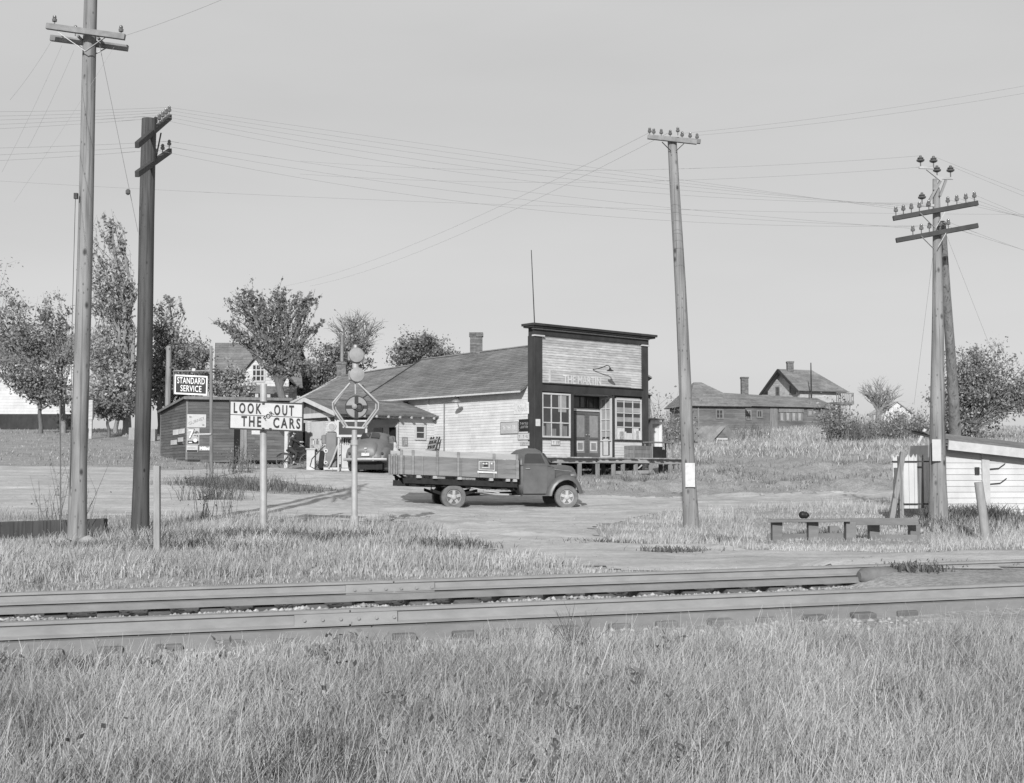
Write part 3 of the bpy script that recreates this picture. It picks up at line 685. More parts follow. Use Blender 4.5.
for (a,b2) in (((62,45),(2,172)),((74,50),(28,148)),((114,47),(14,202)),((52,40),(10,100))):
    wire(P(a[0],a[1],25.3),P(b2[0],b2[1],22),.05,.0031,'wires sloping down left from the pale pole','wire sloping down to the left from the pale pole')
wire(P(124,36,25.2),P(240,-8,22),.03,.0031,None,'wire rising to the right from the crossarm of the pale pole')
gw=wire(P(99,42,25.4),P(138,232,26.8),.0,.0055,None,'straight guy wire from the pale pole down to the dark pole, with a strain insulator')
mb=MB(); p=P(128,192,26.4); mb.lathe(p-Z*.06,Z,[(0,.02),(.03,.05),(.09,.05),(.12,.02)],8); o=mb.build('strain_insulator',M['porc'],None); o.parent=gw; o.location=-gw.location
for a,b2 in (((934,247),(914,405)),((944,235),(957,372)),((946,234),(1000,372))): wire(P(a[0],a[1],28.7),P(b2[0],b2[1],31),.0,.0031,'guy wires of the right pole','thin guy wire slanting down from the stout right pole')

# --- LOOK OUT FOR THE CARS board
b=GP(263.5,28.2)
sg=thing('warning_sign', b, 'white LOOK OUT FOR THE CARS board on a white pipe post beside the road', 'warning sign')
mb=MB(); mb.tube([b-Z*.3,P(263.5,384,28.2)],.075,14); mb.build('post',M['alum'],sg,smooth=True)
a=P(230,401,28.08); c=P(302,404,28.05); u=(c-a); hgt=P(230,428,28.08)-a
W_=u.length; un=u.normalized(); nn=V((un.y,-un.x,0)).normalized(); up=Z
bl=P(230,428,28.05); 
mb=MB(); H_=(P(230,401,28.05)-bl).z
mb.obox(bl,u,V((0,.03,0)),Z*H_); mb.build('board',M['signwhite'],sg)
mb=MB()
for o_,ax,az in ((bl-Z*.02-un*.02,u+un*.04,Z*.028),(bl+Z*(H_-.008)-un*.02,u+un*.04,Z*.028),(bl-un*.022,un*.028,Z*H_),(bl+u-un*.006,un*.028,Z*H_)): mb.obox(o_+V((0,-.012,0)),ax,V((0,.055,0)),az)
mb.obox(bl+Z*(H_*.49)+V((0,-.004,0)),u,V((0,.006,0)),Z*.014)
mb.build('frame',M['iron'],sg)
def onb(fx,fz): return bl+u*fx+Z*(H_*fz)+V((0,-.006,0))
txt('lettering','LOOK',.30,onb(.235,.735),un,Z,M['black'],sg,width=.36*W_*1.07,bold=.008,spacing=1.45)
txt('lettering','OUT',.30,onb(.745,.715),un,Z,M['black'],sg,width=.275*W_,bold=.008,spacing=1.4)
txt('lettering','THE',.30,onb(.295,.255),un,Z,M['black'],sg,width=.275*W_,bold=.008,spacing=1.4)
txt('lettering','CARS',.30,onb(.785,.245),un,Z,M['black'],sg,width=.375*W_,bold=.008,spacing=1.4)
dg=(un*.76+Z*.65).normalized(); txt('lettering','FOR',.14,onb(.535,.50),dg,(Z*.76-un*.65),M['black'],sg,width=.235,bold=.002)
for fx,fz in ((.46,.97),(.56,.02),(.46,.02)):
    mb=MB(); mb.box(onb(fx,fz)+V((0,-.01,0)),.05,.02,.05); mb.build('clamp',M['iron'],sg)
# --- crossing signal with banner disc
D=28.0; b=GP(354.5,D)
cs=thing('crossing_signal', b, 'aluminium railway crossing signal with a crossed disc in a hexagonal frame', 'crossing signal')
mb=MB(); mb.tube([b-Z*.2,P(354.5,430,D)],[.068,.058],14); mb.build('mast',M['alum'],cs,smooth=True)
mb=MB(); mb.tube([b+Z*.0,b+Z*.22],[.10,.085],14); mb.tube([P(354.5,445,D),P(354.5,440,D)],.078,14); mb.build('mast_collar',M['alum'],cs)
mb=MB(); mb.bar(P(343,427,D),P(367,428,D),.10,.035); mb.build('cross_bar',M['alum'],cs)
for off in (0,2.6):
    for pts in (((345,427),(333,409),(332.6,403),(350,383)),((364.5,428),(378.5,409),(378.5,403),(358,383))):
        s_=-1 if pts[0][0]<354 else 1
        q=[(px+ (0 if k in (3,) else -s_*off),py) for k,(px,py) in enumerate(pts)]
        mb=MB(); mb.tube([P(px,py,D+ (.10 if off else -.06)) for px,py in q],.020,8); mb.build('guard_rod',M['alum'],cs,smooth=True)
c=P(356.5,407,D)
mb=MB(); mb.lathe(c,(0,-1,0),[(-.012,.24),(.012,.24)],36); ds=mb.build('banner_disc',M['signalgrey'],cs)
mb=MB(); mb.lathe(c,(0,-1,0),[(-.02,.245),(.02,.245),(.02,.225),(-.02,.225)],36); mb.build('disc_rim',M['iron'],ds)
mb=MB(); mb.obox(c+V((-.04,-.022,-.222)),V((.08,0,0)),V((0,.006,0)),Z*.444); mb.obox(c+V((-.222,-.024,-.035)),V((.18,0,0)),V((0,.006,0)),Z*.07); mb.obox(c+V((.042,-.024,-.035)),V((.18,0,0)),V((0,.006,0)),Z*.07); mb.build('painted_cross',M['black'],ds)
mb=MB(); mb.lathe(c+V((.06,-.02,.0)),(0,-1,0),[(0,.05),(.02,.082),(.05,.086),(.05,.07),(.02,.05)],20,); mb.build('lamp',M['iron'],ds,smooth=True)
mb=MB(); mb.lathe(c+V((-.035,-.02,.01)),(0,-1,0),[(0,.055),(.05,.055),(.06,.03)],16); mb.build('hub',M['signalgrey'],ds,smooth=True)
mb=MB(); mb.tube([P(355.5,394,D),P(355.3,382,D)],.018,8); mb.tube([P(356,427,D),P(356,420,D)],.03,8); mb.build('hanger',M['alum'],cs)
for (px,py,r_) in ((356.5,375.5,.165),(356,356,.158)):
    mb=MB(); c2=P(px,py,D); mb.lathe(c2+V((-.02,.14,0)),(.18,-1,.05),[(0,.10),(.06,.15),(.22,.16),(.23,.168 if r_<.16 else .16),(.27,.155),(.285,.05)],24); mb.build('signal_head',M['signalgrey'],cs,smooth=True)
    mb=MB(); mb.box(c2+V((-.12,.10,0)),.12,.2,.2); mb.build('head_box',M['signalgrey'],cs,bevel=.02)
mb=MB(); mb.tube([P(355.5,383,D),P(355.5,345,D+.05)],[.045,.045],10); mb.tube([P(355.5,368,D),P(355.5,363,D)],.07,10); mb.build('upper_mast',M['alum'],cs,smooth=True)
mb=MB(); mb.bar(P(362,385,D),P(366,392,D),.05,.05); mb.build('bracket',M['iron'],cs)

# --- service station sign on its pole
D=50; b=GP(211.5,D)
ss_=thing('service_sign', b, 'dark STANDARD SERVICE sign with white letters hanging from an arm on a thin pole', 'sign')
mb=MB(); mb.tube([b-Z*.2,P(211,346,D)],[.075,.055],10); mb.build('pole',M['oldboard'],ss_,smooth=True)
mb=MB(); mb.tube([P(212.5,371,D),P(173.5,371,D)],.025,8); mb.build('arm',M['steel'],ss_)
mb=MB(); mb.tube([P(173.8,371,D),P(173.8,394,D)],.018,6); mb.build('hanger',M['steel'],ss_)
bl=P(174.5,394,D); u=V((xat(207.5,D)-xat(174.5,D),0,0)); H_=zat(374.5,D)-zat(394,D); u.z=-.06
mb=MB(); mb.obox(bl,u,V((0,.08,0)),Z*H_); pn=mb.build('panel',M['signdark'],ss_)
mb=MB(); 
for o_,ax,az in ((bl,u,Z*.06),(bl+Z*(H_-.06),u,Z*.06),(bl+Z*.06,V((.05,0,0)),Z*(H_-.12)),(bl+u-V((.05,0,0))+Z*.06,V((.05,0,0)),Z*(H_-.12))): mb.obox(o_+V((0,-.016,0)),ax,V((0,.014,0)),az)
mb.build('border',M['letter'],ss_)
txt('lettering','STANDARD',.33,bl+u*.5+Z*(H_*.70)+V((0,-.01,0)),u,Z,M['letter'],ss_,width=u.length*.84,bold=.004,spacing=1.08)
txt('lettering','SERVICE',.33,bl+u*.5+Z*(H_*.30)+V((0,-.01,0)),u,Z,M['letter'],ss_,width=u.length*.64,bold=.004,spacing=1.08)
mb=MB(); mb.box(P(194,371,D)+Z*.04,.14,.14,.12); mb.build('lamp',M['signwhite'],ss_,bevel=.02)
mb=MB(); mb.tube([P(211,434,D-.1),P(193,434.5,D-.1)],.03,6); mb.build('lower_rod',M['signwhite'],ss_)

# --- stakes and posts
def post(name,px,d,tpx,tpy,r,label,m='stakew',sq=False,cat='post'):
    b=GP(px,d); t=P(tpx,tpy,d); mb=MB()
    if sq: mb.bar(b-Z*.2,t,r*2,r*2)
    else: mb.tube([b-Z*.2,b.lerp(t,.5),t],[r*1.05,r,r*.95],10)
    o=mb.build(name,M[m],None,smooth=not sq,bevel=.006 if sq else 0); origin_to(o,b); return tag(o,label,cat)
post('stake',157.5,20.5,157,466,.047,'slim upright square stake standing in the verge grass beside the dark pole',sq=True)
post('leaning_post',987,25.5,978.5,482,.085,'short round post leaning left in front of the white shed at far right')
post('leaning_plank',889,29.0,903,452,.055,'weathered plank leaning against the plank screen, slanting to the right',sq=True,m='pole',cat='plank')
post('leaning_plank',902,29.2,899.5,456,.045,'thinner plank propped almost upright against the plank screen',sq=True,m='pole',cat='plank')
post('thin_post',167,74,169,346,.16,'pale bare pole standing behind the dark shed under the trees',m='pole')
post('sapling_stake',61,26,60,400,.012,'thin dark rod standing left of the pale pole',m='weed')

# --- two low timber guards right of the middle pole
def guard(label, posts, planks):
    p0=planks[0]; base=GP((p0[0]+p0[2])/2,p0[5])
    t=thing('timber_guard', base, label, 'guard rail')
    for px,d,py in posts:
        g0=GP(px,d); mb=MB(); mb.bar(g0-Z*.15,P(px,py,d),.20,.2); mb.build('post',M['timber'],t,bevel=.01)
    for px0,py0,px1,py1,th,d0,d1,dep in planks:
        a=P(px0,py0,d0); c=P(px1,py1,d1); mb=MB(); mb.bar(a,c,dep,th); mb.build('rail_plank',M['timber'],t,bevel=.008)
    return t
guard('left timber guard of weathered planks with a wide overhanging top board',[(776.5,26.5,522),(812.5,26.4,522),(850,26.2,521.5)],
      [(768,521.0,849.8,520.2,.05,26.5,26.2,.42),(768,539,849.5,538,.2,26.65,26.35,.06)])
guard('right timber guard of two broad weathered planks, nearer the stout pole',[(833.5,27.3,526),(873.5,26.5,524),(914,26.3,524)],
      [(849,521.6,918,521.6,.14,26.25,25.95,.07),(871,538.5,918,538,.13,26.3,25.95,.07)])
b=GP(800,30.5); mb=MB()
mb.lathe(P(799,514.5,30.5),(1,0,-.1),[(0,.03),(.03,.075),(.08,.09),(.13,.075),(.17,.08),(.21,.05),(.24,.015)],9); o=mb.build('black_bag',M['black'],None,smooth=True); origin_to(o,b); tag(o,'small black lumpy thing sitting behind the left timber guard','bag')
for px,d,sz,l in ((803+118,27,.12,'pale rock beside the end of the right timber guard'),(932,28,.13,'larger pale rock between the right timber guard and the stout pole'),(762,45,.12,'pale stone on the road edge below the bank'),(688,23,.06,'white pebble below the leaning middle pole'),(62,24.4,.2,'pale boulder in the grass left of the pale pole foot'),(88,24.3,.2,'pale boulder in the grass right of the pale pole foot')):
    p=GP(px,d); v,f,tn=rocks(1,np.array([[p.x,p.y,p.z+sz*.4]]),np.array([sz])); o=fastmesh('stone',v,f,tn*0+1.,M['stone']); origin_to(o,p); tag(o,l,'stone')
# dark low culvert timber by the left poles
a=GP(-20,26.2); c=GP(104,27.2); mb=MB(); mb.obox(V((a.x,a.y,a.z-.2)),V((c.x-a.x,c.y-a.y,c.z-a.z)),V((0,.25,0)),Z*.55); o=mb.build('culvert_timber',M['darkpole'],None,bevel=.02); origin_to(o,a); tag(o,'low dark timber wall half hidden in weeds behind the pale pole','timber wall')

# ================================================================== VEHICLES AND THE FILLING STATION FORECOURT
def sel(cx, hw, z0, z1, x, n=28, p=4.0, topp=None, flat=0):
    """rounded section in the y-z plane at station x"""
    zc=(z0+z1)/2; hz=(z1-z0)/2; out=[]
    for k in range(n):
        th=2*math.pi*k/n+math.pi/n; c,s_=math.cos(th),math.sin(th); pp=(topp or p) if s_>0 else p
        out.append(V((x, cx+hw*math.copysign(abs(c)**(2/pp),c), zc+hz*math.copysign(abs(s_)**(2/pp),s_))))
    return out
def wheel(parent, x, y, z, r, w, side, name='wheel', rimm='rim', dual=False):
    mb=MB(); mb.lathe((x,y,z),(0,side,0),[(-w/2,r*.62),(-w/2,r*.93),(-w*.36,r),(w*.36,r),(w/2,r*.93),(w/2,r*.66),(w*.36,r*.60),(w*.2,r*.58)],30,(1,0,0))
    wh=mb.build(name,M['tyre'],parent,world=False,smooth=True)
    q=MB(); q.lathe((x,y,z),(0,side,0),[(w*.1,r*.60),(w*.34,r*.60),(w*.36,r*.57),(w*.30,r*.55),(w*.1,r*.54)],28,(1,0,0))
    for k in range(5):
        a=2*math.pi*k/5+.3; ca,sa=math.cos(a),math.sin(a)
        q.obox(V((x,y+side*w*.18,z))+V((-sa*.045,0,ca*.045)), V((ca*r*.54,0,sa*r*.54)), V((0,side*w*.16,0)), V((sa*.09,0,-ca*.09)))
    q.lathe((x,y,z),(0,side,0),[(w*.1,r*.24),(w*.42,r*.23),(w*.52,r*.17),(w*.56,r*.08)],16,(1,0,0))
    q.build('rim',M[rimm],wh,world=False)
    b_=MB(); b_.lathe((x,y,z),(0,side,0),[(-w*.1,r*.61),(w*.08,r*.61)],20,(1,0,0)); b_.build('brake_drum',M['chassis'],wh,world=False)
    return wh
# ---- the farm truck (x forward, -y towards the camera)
yaw=R(13); pr_=P(454,509.6,40.0); fx=V((math.cos(yaw),math.sin(yaw),0)); fy=V((-math.sin(yaw),math.cos(yaw),0))
o0=V((pr_.x,pr_.y,0))+fx*1.78+fy*.92; gz=pr_.z
tk=thing('farm_truck',(o0.x,o0.y,gz),'old farm truck with a low wooden stake bed, parked sideways on the dirt road','truck',rz=yaw)
def bt(name,m,mb,par=None,smooth=False,bevel=0): return mb.build(name,M[m],par or tk,smooth=smooth,world=False,bevel=bevel)
RW=.375
for sd in (-1,1):
    wheel(tk,-1.78,sd*.83,RW,RW,.21,sd); wheel(tk,1.78,sd*.76,RW-.01,RW-.01,.19,sd)
    mb=MB(); mb.lathe((-1.78,sd*.60,RW),(0,sd,0),[(-.09,RW*.9),(-.07,RW*.99),(.07,RW*.99),(.09,RW*.9)],26,(1,0,0)); bt('inner_tyre','chassis',mb)
mb=MB(); mb.tube([(-1.78,-.8,RW),(-1.78,.8,RW)],.07,10); mb.lathe((-1.78,-.0,RW),(0,1,0),[(-.16,.07),(-.08,.17),(.08,.17),(.16,.07)],14); bt('rear_axle','chassis',mb,smooth=True)
mb=MB(); mb.tube([(1.78,-.7,RW-.03),(1.78,.7,RW-.03)],.05,8); bt('front_axle','chassis',mb)
for sd in (-1,1):
    mb=MB(); mb.bar((-3.45,sd*.42,.80),(2.05,sd*.40,.60),.08,.18); bt('chassis_rail','chassis',mb)
    mb=MB(); pts=[(-2.45,sd*.62,.62),(-2.1,sd*.62,.50),(-1.78,sd*.62,.46),(-1.4,sd*.62,.50),(-1.0,sd*.62,.60)]
    for k in range(3): mb.tube([(x,y,z-.03*k) for x,y,z in pts],.02,6)
    bt('leaf_spring','chassis',mb)
mb=MB(); mb.tube([(-1.6,0,.42),(.6,0,.5)],.045,8); bt('drive_shaft','chassis',mb)
mb=MB(); mb.bar((-1.0,-.5,.50),(.1,-.5,.46),.05,.03); mb.tube([(-.9,-.55,.47),(.0,-.55,.44)],.035,8); bt('exhaust_pipe','rim',mb,smooth=True)
mb=MB(); mb.bar((-1.25,-.86,.66),(-.35,-.80,.50),.02,.03); bt('step_rail','rim',mb)
# bed, nose down a little
tl=-.040
def bz(x,z): return z+(x+3.5)*tl
X0,X1=-3.50,.22; HB=1.06
mb=MB(); mb.obox(V((X0,-HB+.02,bz(X0,1.06))),V((X1-X0,0,(X1-X0)*tl)),V((0,2*HB-.04,0)),Z*.06); bedo=bt('bed_floor','bed',mb)
mb=MB()
for x in (-2.95,-2.45,-1.7,-.72,-.2,.02): mb.obox(V((x,-HB-.02,bz(x,.975))),V((.12,0,0)),V((0,2*HB+.04,0)),Z*.085)
bt('cross_sill','bedlight',mb,bedo)
mb=MB()
for sd in (-1,1): mb.obox(V((X0+.25,sd*.50-.05,bz(X0,.84))),V((X1-X0-.3,0,(X1-X0-.3)*tl)),V((0,.1,0)),Z*.135)
bt('bed_runner','chassis',mb,bedo)
mb=MB(); mb.obox(V((X0+.2,-.98,bz(X0,.80))),V((X1-X0-.25,0,(X1-X0-.25)*tl)),V((0,.02,0)),Z*.17); bt('side_skirt','chassis',mb,bedo)
def bedside(sd):
    y=sd*HB; mb=MB()
    for k in range(4):
        h=.135; mb.tone=random.uniform(.85,1.15); z=1.075+k*(h+.006); 
        mb.obox(V((X0+.02,y-.012*sd,bz(X0,z))),V((X1-X0-.04,0,(X1-X0-.04)*tl)),V((0,.024*sd,0)),Z*h)
    b=bt('bed_side','bed',mb)
    mb=MB(); mb.obox(V((X0+.06,y-.018*sd,bz(X0,1.075+.566))),V((X1-X0-.1,0,(X1-X0-.1)*tl)),V((0,.035*sd,0)),Z*.17); bt('top_board','bedlight',mb,b)
    for x in (X0+.05,X0+.13,-3.36,-3.10,-2.80,-2.36,-1.72,-1.62,-1.08,-.62,-.52,.10,X1-.06):
        w_=.07 if x in (-3.10,-2.36,-1.72,-.62,.10,X0+.05) else .03; hh=.74 if w_>.05 else .56
        mb=MB(); mb.tone=random.uniform(.8,1.15); mb.obox(V((x,y+.013*sd,bz(x,1.07))),V((w_,0,0)),V((0,.04*sd,0)),Z*hh); bt('stake','bed' ,mb,b)
    return b
for sd in (-1,1): sb=bedside(sd); 
for x,nm in ((X0,'tail_board'),(X1-.03,'front_board')):
    mb=MB()
    for k in range(4): mb.tone=random.uniform(.85,1.1); mb.obox(V((x,-HB+.03,bz(x,1.075+k*.141))),V((.03,0,0)),V((0,2*HB-.06,0)),Z*.135)
    b=bt(nm,'bed',mb)
    for y in (-.8,-.3,.3,.8): mb=MB(); mb.obox(V((x-.045 if x<0 else x+.03,y-.03,bz(x,1.07))),V((.045,0,0)),V((0,.06,0)),Z*.62); bt('stake','bed',mb,b)
mb=MB()
for sd in (-1,1): mb.bar((X0+.1,sd*.7,bz(X0,1.06)),(X0+.45,sd*.5,.80),.06,.06); mb.bar((X0+.2,sd*.85,1.0),(X0+.25,sd*.85,.78),.04,.1)
bt('rear_bracket','chassis',mb)
mb=MB(); mb.bar((-2.45,-.75,.82),(-2.45,-.75,.58),.025,.025); bt('mud_flap_bar','chassis',mb)
# placard on the bed side
pc=V((-.82,-HB-.062,bz(-.8,1.32))); mb=MB(); mb.obox(pc+V((-.24,0,-.02)),V((.50,0,.50*tl)),V((0,.012,0)),Z*.27); pl_=bt('placard','bed',mb)
mb=MB()
for a,b_ in (((-.24,-.02),(.50,.018)),((-.24,.235),(.50,.018))): mb.obox(pc+V((a[0],-.008,a[1])),V((b_[0],0,b_[0]*tl)),V((0,.008,0)),Z*b_[1])
for x in (-.24,.245): mb.obox(pc+V((x,-.008,-.02)),V((.016,0,0)),V((0,.008,0)),Z*.27)
mb.obox(pc+V((-.14,-.008,.05)),V((.2,0,0)),V((0,.008,0)),Z*.02); mb.obox(pc+V((.07,-.009,.03)),V((.02,0,0)),V((0,.008,0)),Z*.2)
for x in (-.12,-.03,.13): mb.obox(pc+V((x,-.009,.155)),V((.05,0,0)),V((0,.008,0)),Z*.045)
bt('placard_border','paper',mb,pl_)
mb=MB(); mb.obox(pc+V((-.09,-.008,.08)),V((.13,0,0)),V((0,.007,0)),Z*.06); mb.obox(pc+V((-.13,-.008,.19)),V((.17,0,0)),V((0,.007,0)),Z*.03); bt('emblem','black',mb,pl_)
mb=MB(); mb.obox(pc+V((-.28,.0,-.10)),V((.60,0,.6*tl)),V((0,.014,0)),Z*.055); bt('plate','paper',mb,pl_)
# cab
CH=.80
secs=[sel(0,CH-.08,.80,1.60,.25,p=5),sel(0,CH-.03,.55,1.74,.29,p=5,topp=3.6),sel(0,CH,.42,1.84,.42,p=6,topp=3.4),sel(0,CH,.40,1.885,.68,p=6,topp=3.2),sel(0,CH,.40,1.875,.92,p=6,topp=3.2),sel(0,CH-.005,.40,1.82,1.04,p=6,topp=3.2),
      sel(0,CH-.01,.42,1.62,1.17,p=6,topp=4.5),sel(0,CH-.02,.44,1.36,1.31,p=6,topp=4.5),sel(0,CH-.05,.5,1.335,1.42,p=6,topp=4)]
mb=MB(); mb.loft(secs); cabo=bt('cab','cab',mb,smooth=True)
ys_=-CH-.004
def sidepoly(name,m,pts,y,par,ext=.012):
    mb=MB(); mb.prism([V((x,y,z)) for x,z in pts],(0,-ext if y<0 else ext,0)); return bt(name,m,mb,par)
for sd in (-1,1):
    y=sd*(CH-.010)
    dr=sidepoly('door','cab',[(.40,.47),(1.16,.47),(1.17,1.36),(.40,1.36)],y,cabo,.016)
    sidepoly('window_frame','cab',[(.36,1.345),(1.17,1.345),(1.13,1.42),(1.0,1.72),(.92,1.755),(.50,1.755),(.41,1.71),(.36,1.62)],y-sd*.004,dr,.012)
    sidepoly('window','pane',[(.43,1.40),(1.09,1.40),(.955,1.70),(.52,1.705),(.45,1.66)],y,dr,.014)
    sidepoly('belt_moulding','fender',[(.30,1.335),(1.25,1.325),(1.25,1.345),(.30,1.355)],y,cabo,.024)
    mb=MB(); mb.tube([(.47,y+sd*.03,1.24),(.60,y+sd*.05,1.235)],.013,6); bt('door_handle','chrome',mb,dr,smooth=True)
    mb=MB(); mb.tube([(.50,y+sd*-.10,1.46),(.56,y-sd*.12,1.62)],.03,6); 
mb=MB(); mb.prism([V((1.075,-.60,1.70)),V((1.075,.60,1.70)),V((1.285,.64,1.40)),V((1.285,-.64,1.40))],V((.035,0,.025))); bt('windshield','pane',mb,cabo)
mb=MB(); mb.prism([V((.262,-.3,1.45)),V((.262,.3,1.45)),V((.275,.26,1.66)),V((.275,-.26,1.66))],V((-.03,0,0))); bt('rear_window','pane',mb,cabo)
# hood
hs=[sel(0,.62,.62,1.37,1.36,p=4,topp=3),sel(0,.54,.62,1.37,1.65,p=4,topp=3),sel(0,.46,.6,1.355,1.94,p=4,topp=2.8),sel(0,.38,.58,1.32,2.13,p=3.5,topp=2.6),sel(0,.32,.58,1.23,2.22,p=3,topp=2.4),sel(0,.20,.60,1.08,2.27,p=2.6)]
mb=MB(); mb.loft(hs); hood=bt('hood','cab',mb,smooth=True)
for sd in (-1,1):
    mb=MB(); mb.bar((1.40,sd*.60,1.13),(2.02,sd*.385,1.12),.03,.07); bt('louvre_panel','fender',mb,hood)
    mb=MB(); mb.tube([(1.42,sd*.61,1.21),(2.05,sd*.385,1.16)],.012,6); bt('hood_moulding','chrome',mb,hood)
mb=MB()
for k in range(6): mb.tube([(2.215-.012*k*.3,-.22,.72+k*.07),(2.215+.01,.22,.72+k*.07)],.012,6)
bt('grille','rim',mb,hood)
# front fenders: a swept arch
for sd in (-1,1):
    prof=[(1.10,.40),(1.14,.58),(1.26,.80),(1.42,.95),(1.62,1.04),(1.80,1.06),(1.98,1.01),(2.12,.90),(2.22,.74),(2.28,.58),(2.30,.48)]
    yi,yo=sd*.40,sd*.97; secs=[]
    for k,(x,z) in enumerate(prof):
        dx,dz=(x-1.74),(z-.40); l=math.hypot(dx,dz); nx_,nz_=dx/l,dz/l; th=.05
        ring=[]
        for fy_,drop in ((0,0),(.35,0.0),(.7,.0),(.88,.03),(.97,.085),(1.0,.16),(.985,.17),(.955,.10),(.86,.065),(.6,.04),(0,.04)):
            ring.append(V((x-nx_*drop, yi+(yo-yi)*fy_, z-nz_*drop)))
        secs.append(ring)
    mb=MB(); mb.loft(secs); bt('fender','fender',mb,smooth=True)
    mb=MB(); mb.lathe((2.06,sd*.60,1.02),(1,0,0),[(-.16,.02),(-.12,.09),(-.02,.125),(.05,.125)],16); hl=bt('headlight','fender',mb,smooth=True)
    q=MB(); q.lathe((2.06,sd*.60,1.02),(1,0,0),[(.045,.115),(.07,.10),(.085,.03)],16); bt('lens','pane',q,hl,smooth=True)
    mb=MB(); mb.obox(V((.35,sd*.62,.40)),V((.8,0,0)),V((0,sd*.28,0)),Z*.04); bt('running_board','fender',mb)
mb=MB(); mb.tube([(2.30,-.85,.52),(2.40,-.4,.52),(2.40,.4,.52),(2.30,.85,.52)],.05,8); bt('bumper','fender',mb,smooth=True)
mb=MB(); mb.tube([(1.22,-.80,1.42),(1.27,-.95,1.46)],.012,6); mb.lathe((1.27,-.97,1.46),(1,-.3,0),[(-.02,.06),(.0,.065)],12); bt('mirror','chassis',mb,cabo)

# ---- sedan by the pumps, seen from behind (x forward = away)
cb=GP(376.5,54.4); 
car=thing('parked_sedan',cb,'rounded dark sedan with a humped trunk, parked under the station canopy, seen from behind','car',rz=R(90-6))
def bc(name,m,mb,par=None,smooth=False,bevel=0): return mb.build(name,M[m],par or car,smooth=smooth,world=False,bevel=bevel)
st=[(-2.1,.45,.42,.62),(-2.05,.58,.36,.80),(-1.85,.66,.34,1.02),(-1.55,.70,.32,1.20),(-1.2,.72,.30,1.38),(-.8,.74,.30,1.53),(-.3,.75,.30,1.60),(.2,.75,.30,1.60),(.55,.74,.30,1.53),(.9,.70,.32,1.15),(1.0,.66,.34,1.05),(1.7,.50,.36,.98),(2.0,.40,.40,.88),(2.15,.25,.45,.72)]
mb=MB(); mb.loft([sel(0,hw,z0,z1,x,32,3.6,2.5 if x<.6 else 3.) for x,hw,z0,z1 in st]); body=bc('body','carpaint',mb,smooth=True)
mb=MB(); mb.loft([sel(0,.36,.55,.85,-2.10,24,3),sel(0,.43,.50,1.02,-2.02,24,3),sel(0,.45,.5,1.15,-1.80,24,3),sel(0,.42,.6,1.22,-1.5,24,3)]); tl_=bc('trunk_lid','carpaint',mb,body,smooth=True)
mb=MB(); mb.box((-2.135,0,.90),.03,.10,.05); mb.tube([(-2.14,0,.80),(-2.14,0,.70)],.03,8); bc('trunk_handle','chrome',mb,tl_)
mb=MB(); mb.obox(V((-2.15,-.16,.60)),V((.012,0,0)),V((0,.32,0)),Z*.12); bc('licence_plate','paper',mb,tl_)
for sd in (-1,1):
    mb=MB(); mb.prism([V((-1.30,sd*.04,1.30)),V((-1.30,sd*.38,1.27)),V((-.98,sd*.34,1.475)),V((-.98,sd*.04,1.50))],V((-.06,0,.07))); bc('rear_window','pane',mb,body)
    mb=MB(); mb.loft([sel(sd*.66,.06,.42,.55,-2.12,20,2.5),sel(sd*.68,.15,.34,.80,-1.95,20,2.6),sel(sd*.70,.19,.32,.95,-1.6,20,2.6),sel(sd*.71,.18,.32,.95,-1.2,20,2.6),sel(sd*.71,.12,.34,.80,-.85,20,2.6),sel(sd*.70,.06,.36,.6,-.7,20,2.6)]); bc('rear_fender','carpaint',mb,smooth=True)
    mb=MB(); mb.loft([sel(sd*.66,.05,.4,.6,.75,20,2.5),sel(sd*.68,.16,.34,.88,1.05,20,2.6),sel(sd*.68,.19,.32,.95,1.4,20,2.6),sel(sd*.64,.17,.34,.88,1.85,20,2.6),sel(sd*.58,.08,.42,.65,2.15,20,2.6)]); bc('front_fender','carpaint',mb,smooth=True)
    wheel(car,-1.4,sd*.72,.34,.34,.17,sd,rimm='carpaint'); wheel(car,1.4,sd*.70,.34,.34,.17,sd,rimm='carpaint')
    mb=MB(); mb.prism([V((-.95,sd*.66,1.12)),V((-.1,sd*.70,1.12)),V((-.1,sd*.62,1.46)),V((-.7,sd*.60,1.42))],(0,sd*.06,0)); bc('side_window','pane',mb,body)
    mb=MB(); mb.prism([V((-.02,sd*.70,1.12)),V((.62,sd*.68,1.12)),V((.42,sd*.62,1.44)),V((-.02,sd*.62,1.46))],(0,sd*.06,0)); bc('side_window','pane',mb,body)
    mb=MB(); mb.lathe((-2.1,sd*.66,.70),(-1,0,0),[(-.06,.03),(0,.055),(.03,.04)],12); bc('tail_light','iron',mb,smooth=True)
mb=MB(); mb.tube([(-2.2,-.86,.46),(-2.30,-.5,.46),(-2.32,0,.46),(-2.30,.5,.46),(-2.2,.86,.46)],.055,8); mb.tube([(-2.32,.35,.40),(-2.32,.35,.56)],.03,6); mb.tube([(-2.32,-.35,.40),(-2.32,-.35,.56)],.03,6); bc('bumper','chrome',mb,smooth=True)

mb=MB(); mb.box((0,0,.27),4.0,1.3,.42); bc('underbody','chassis',mb)
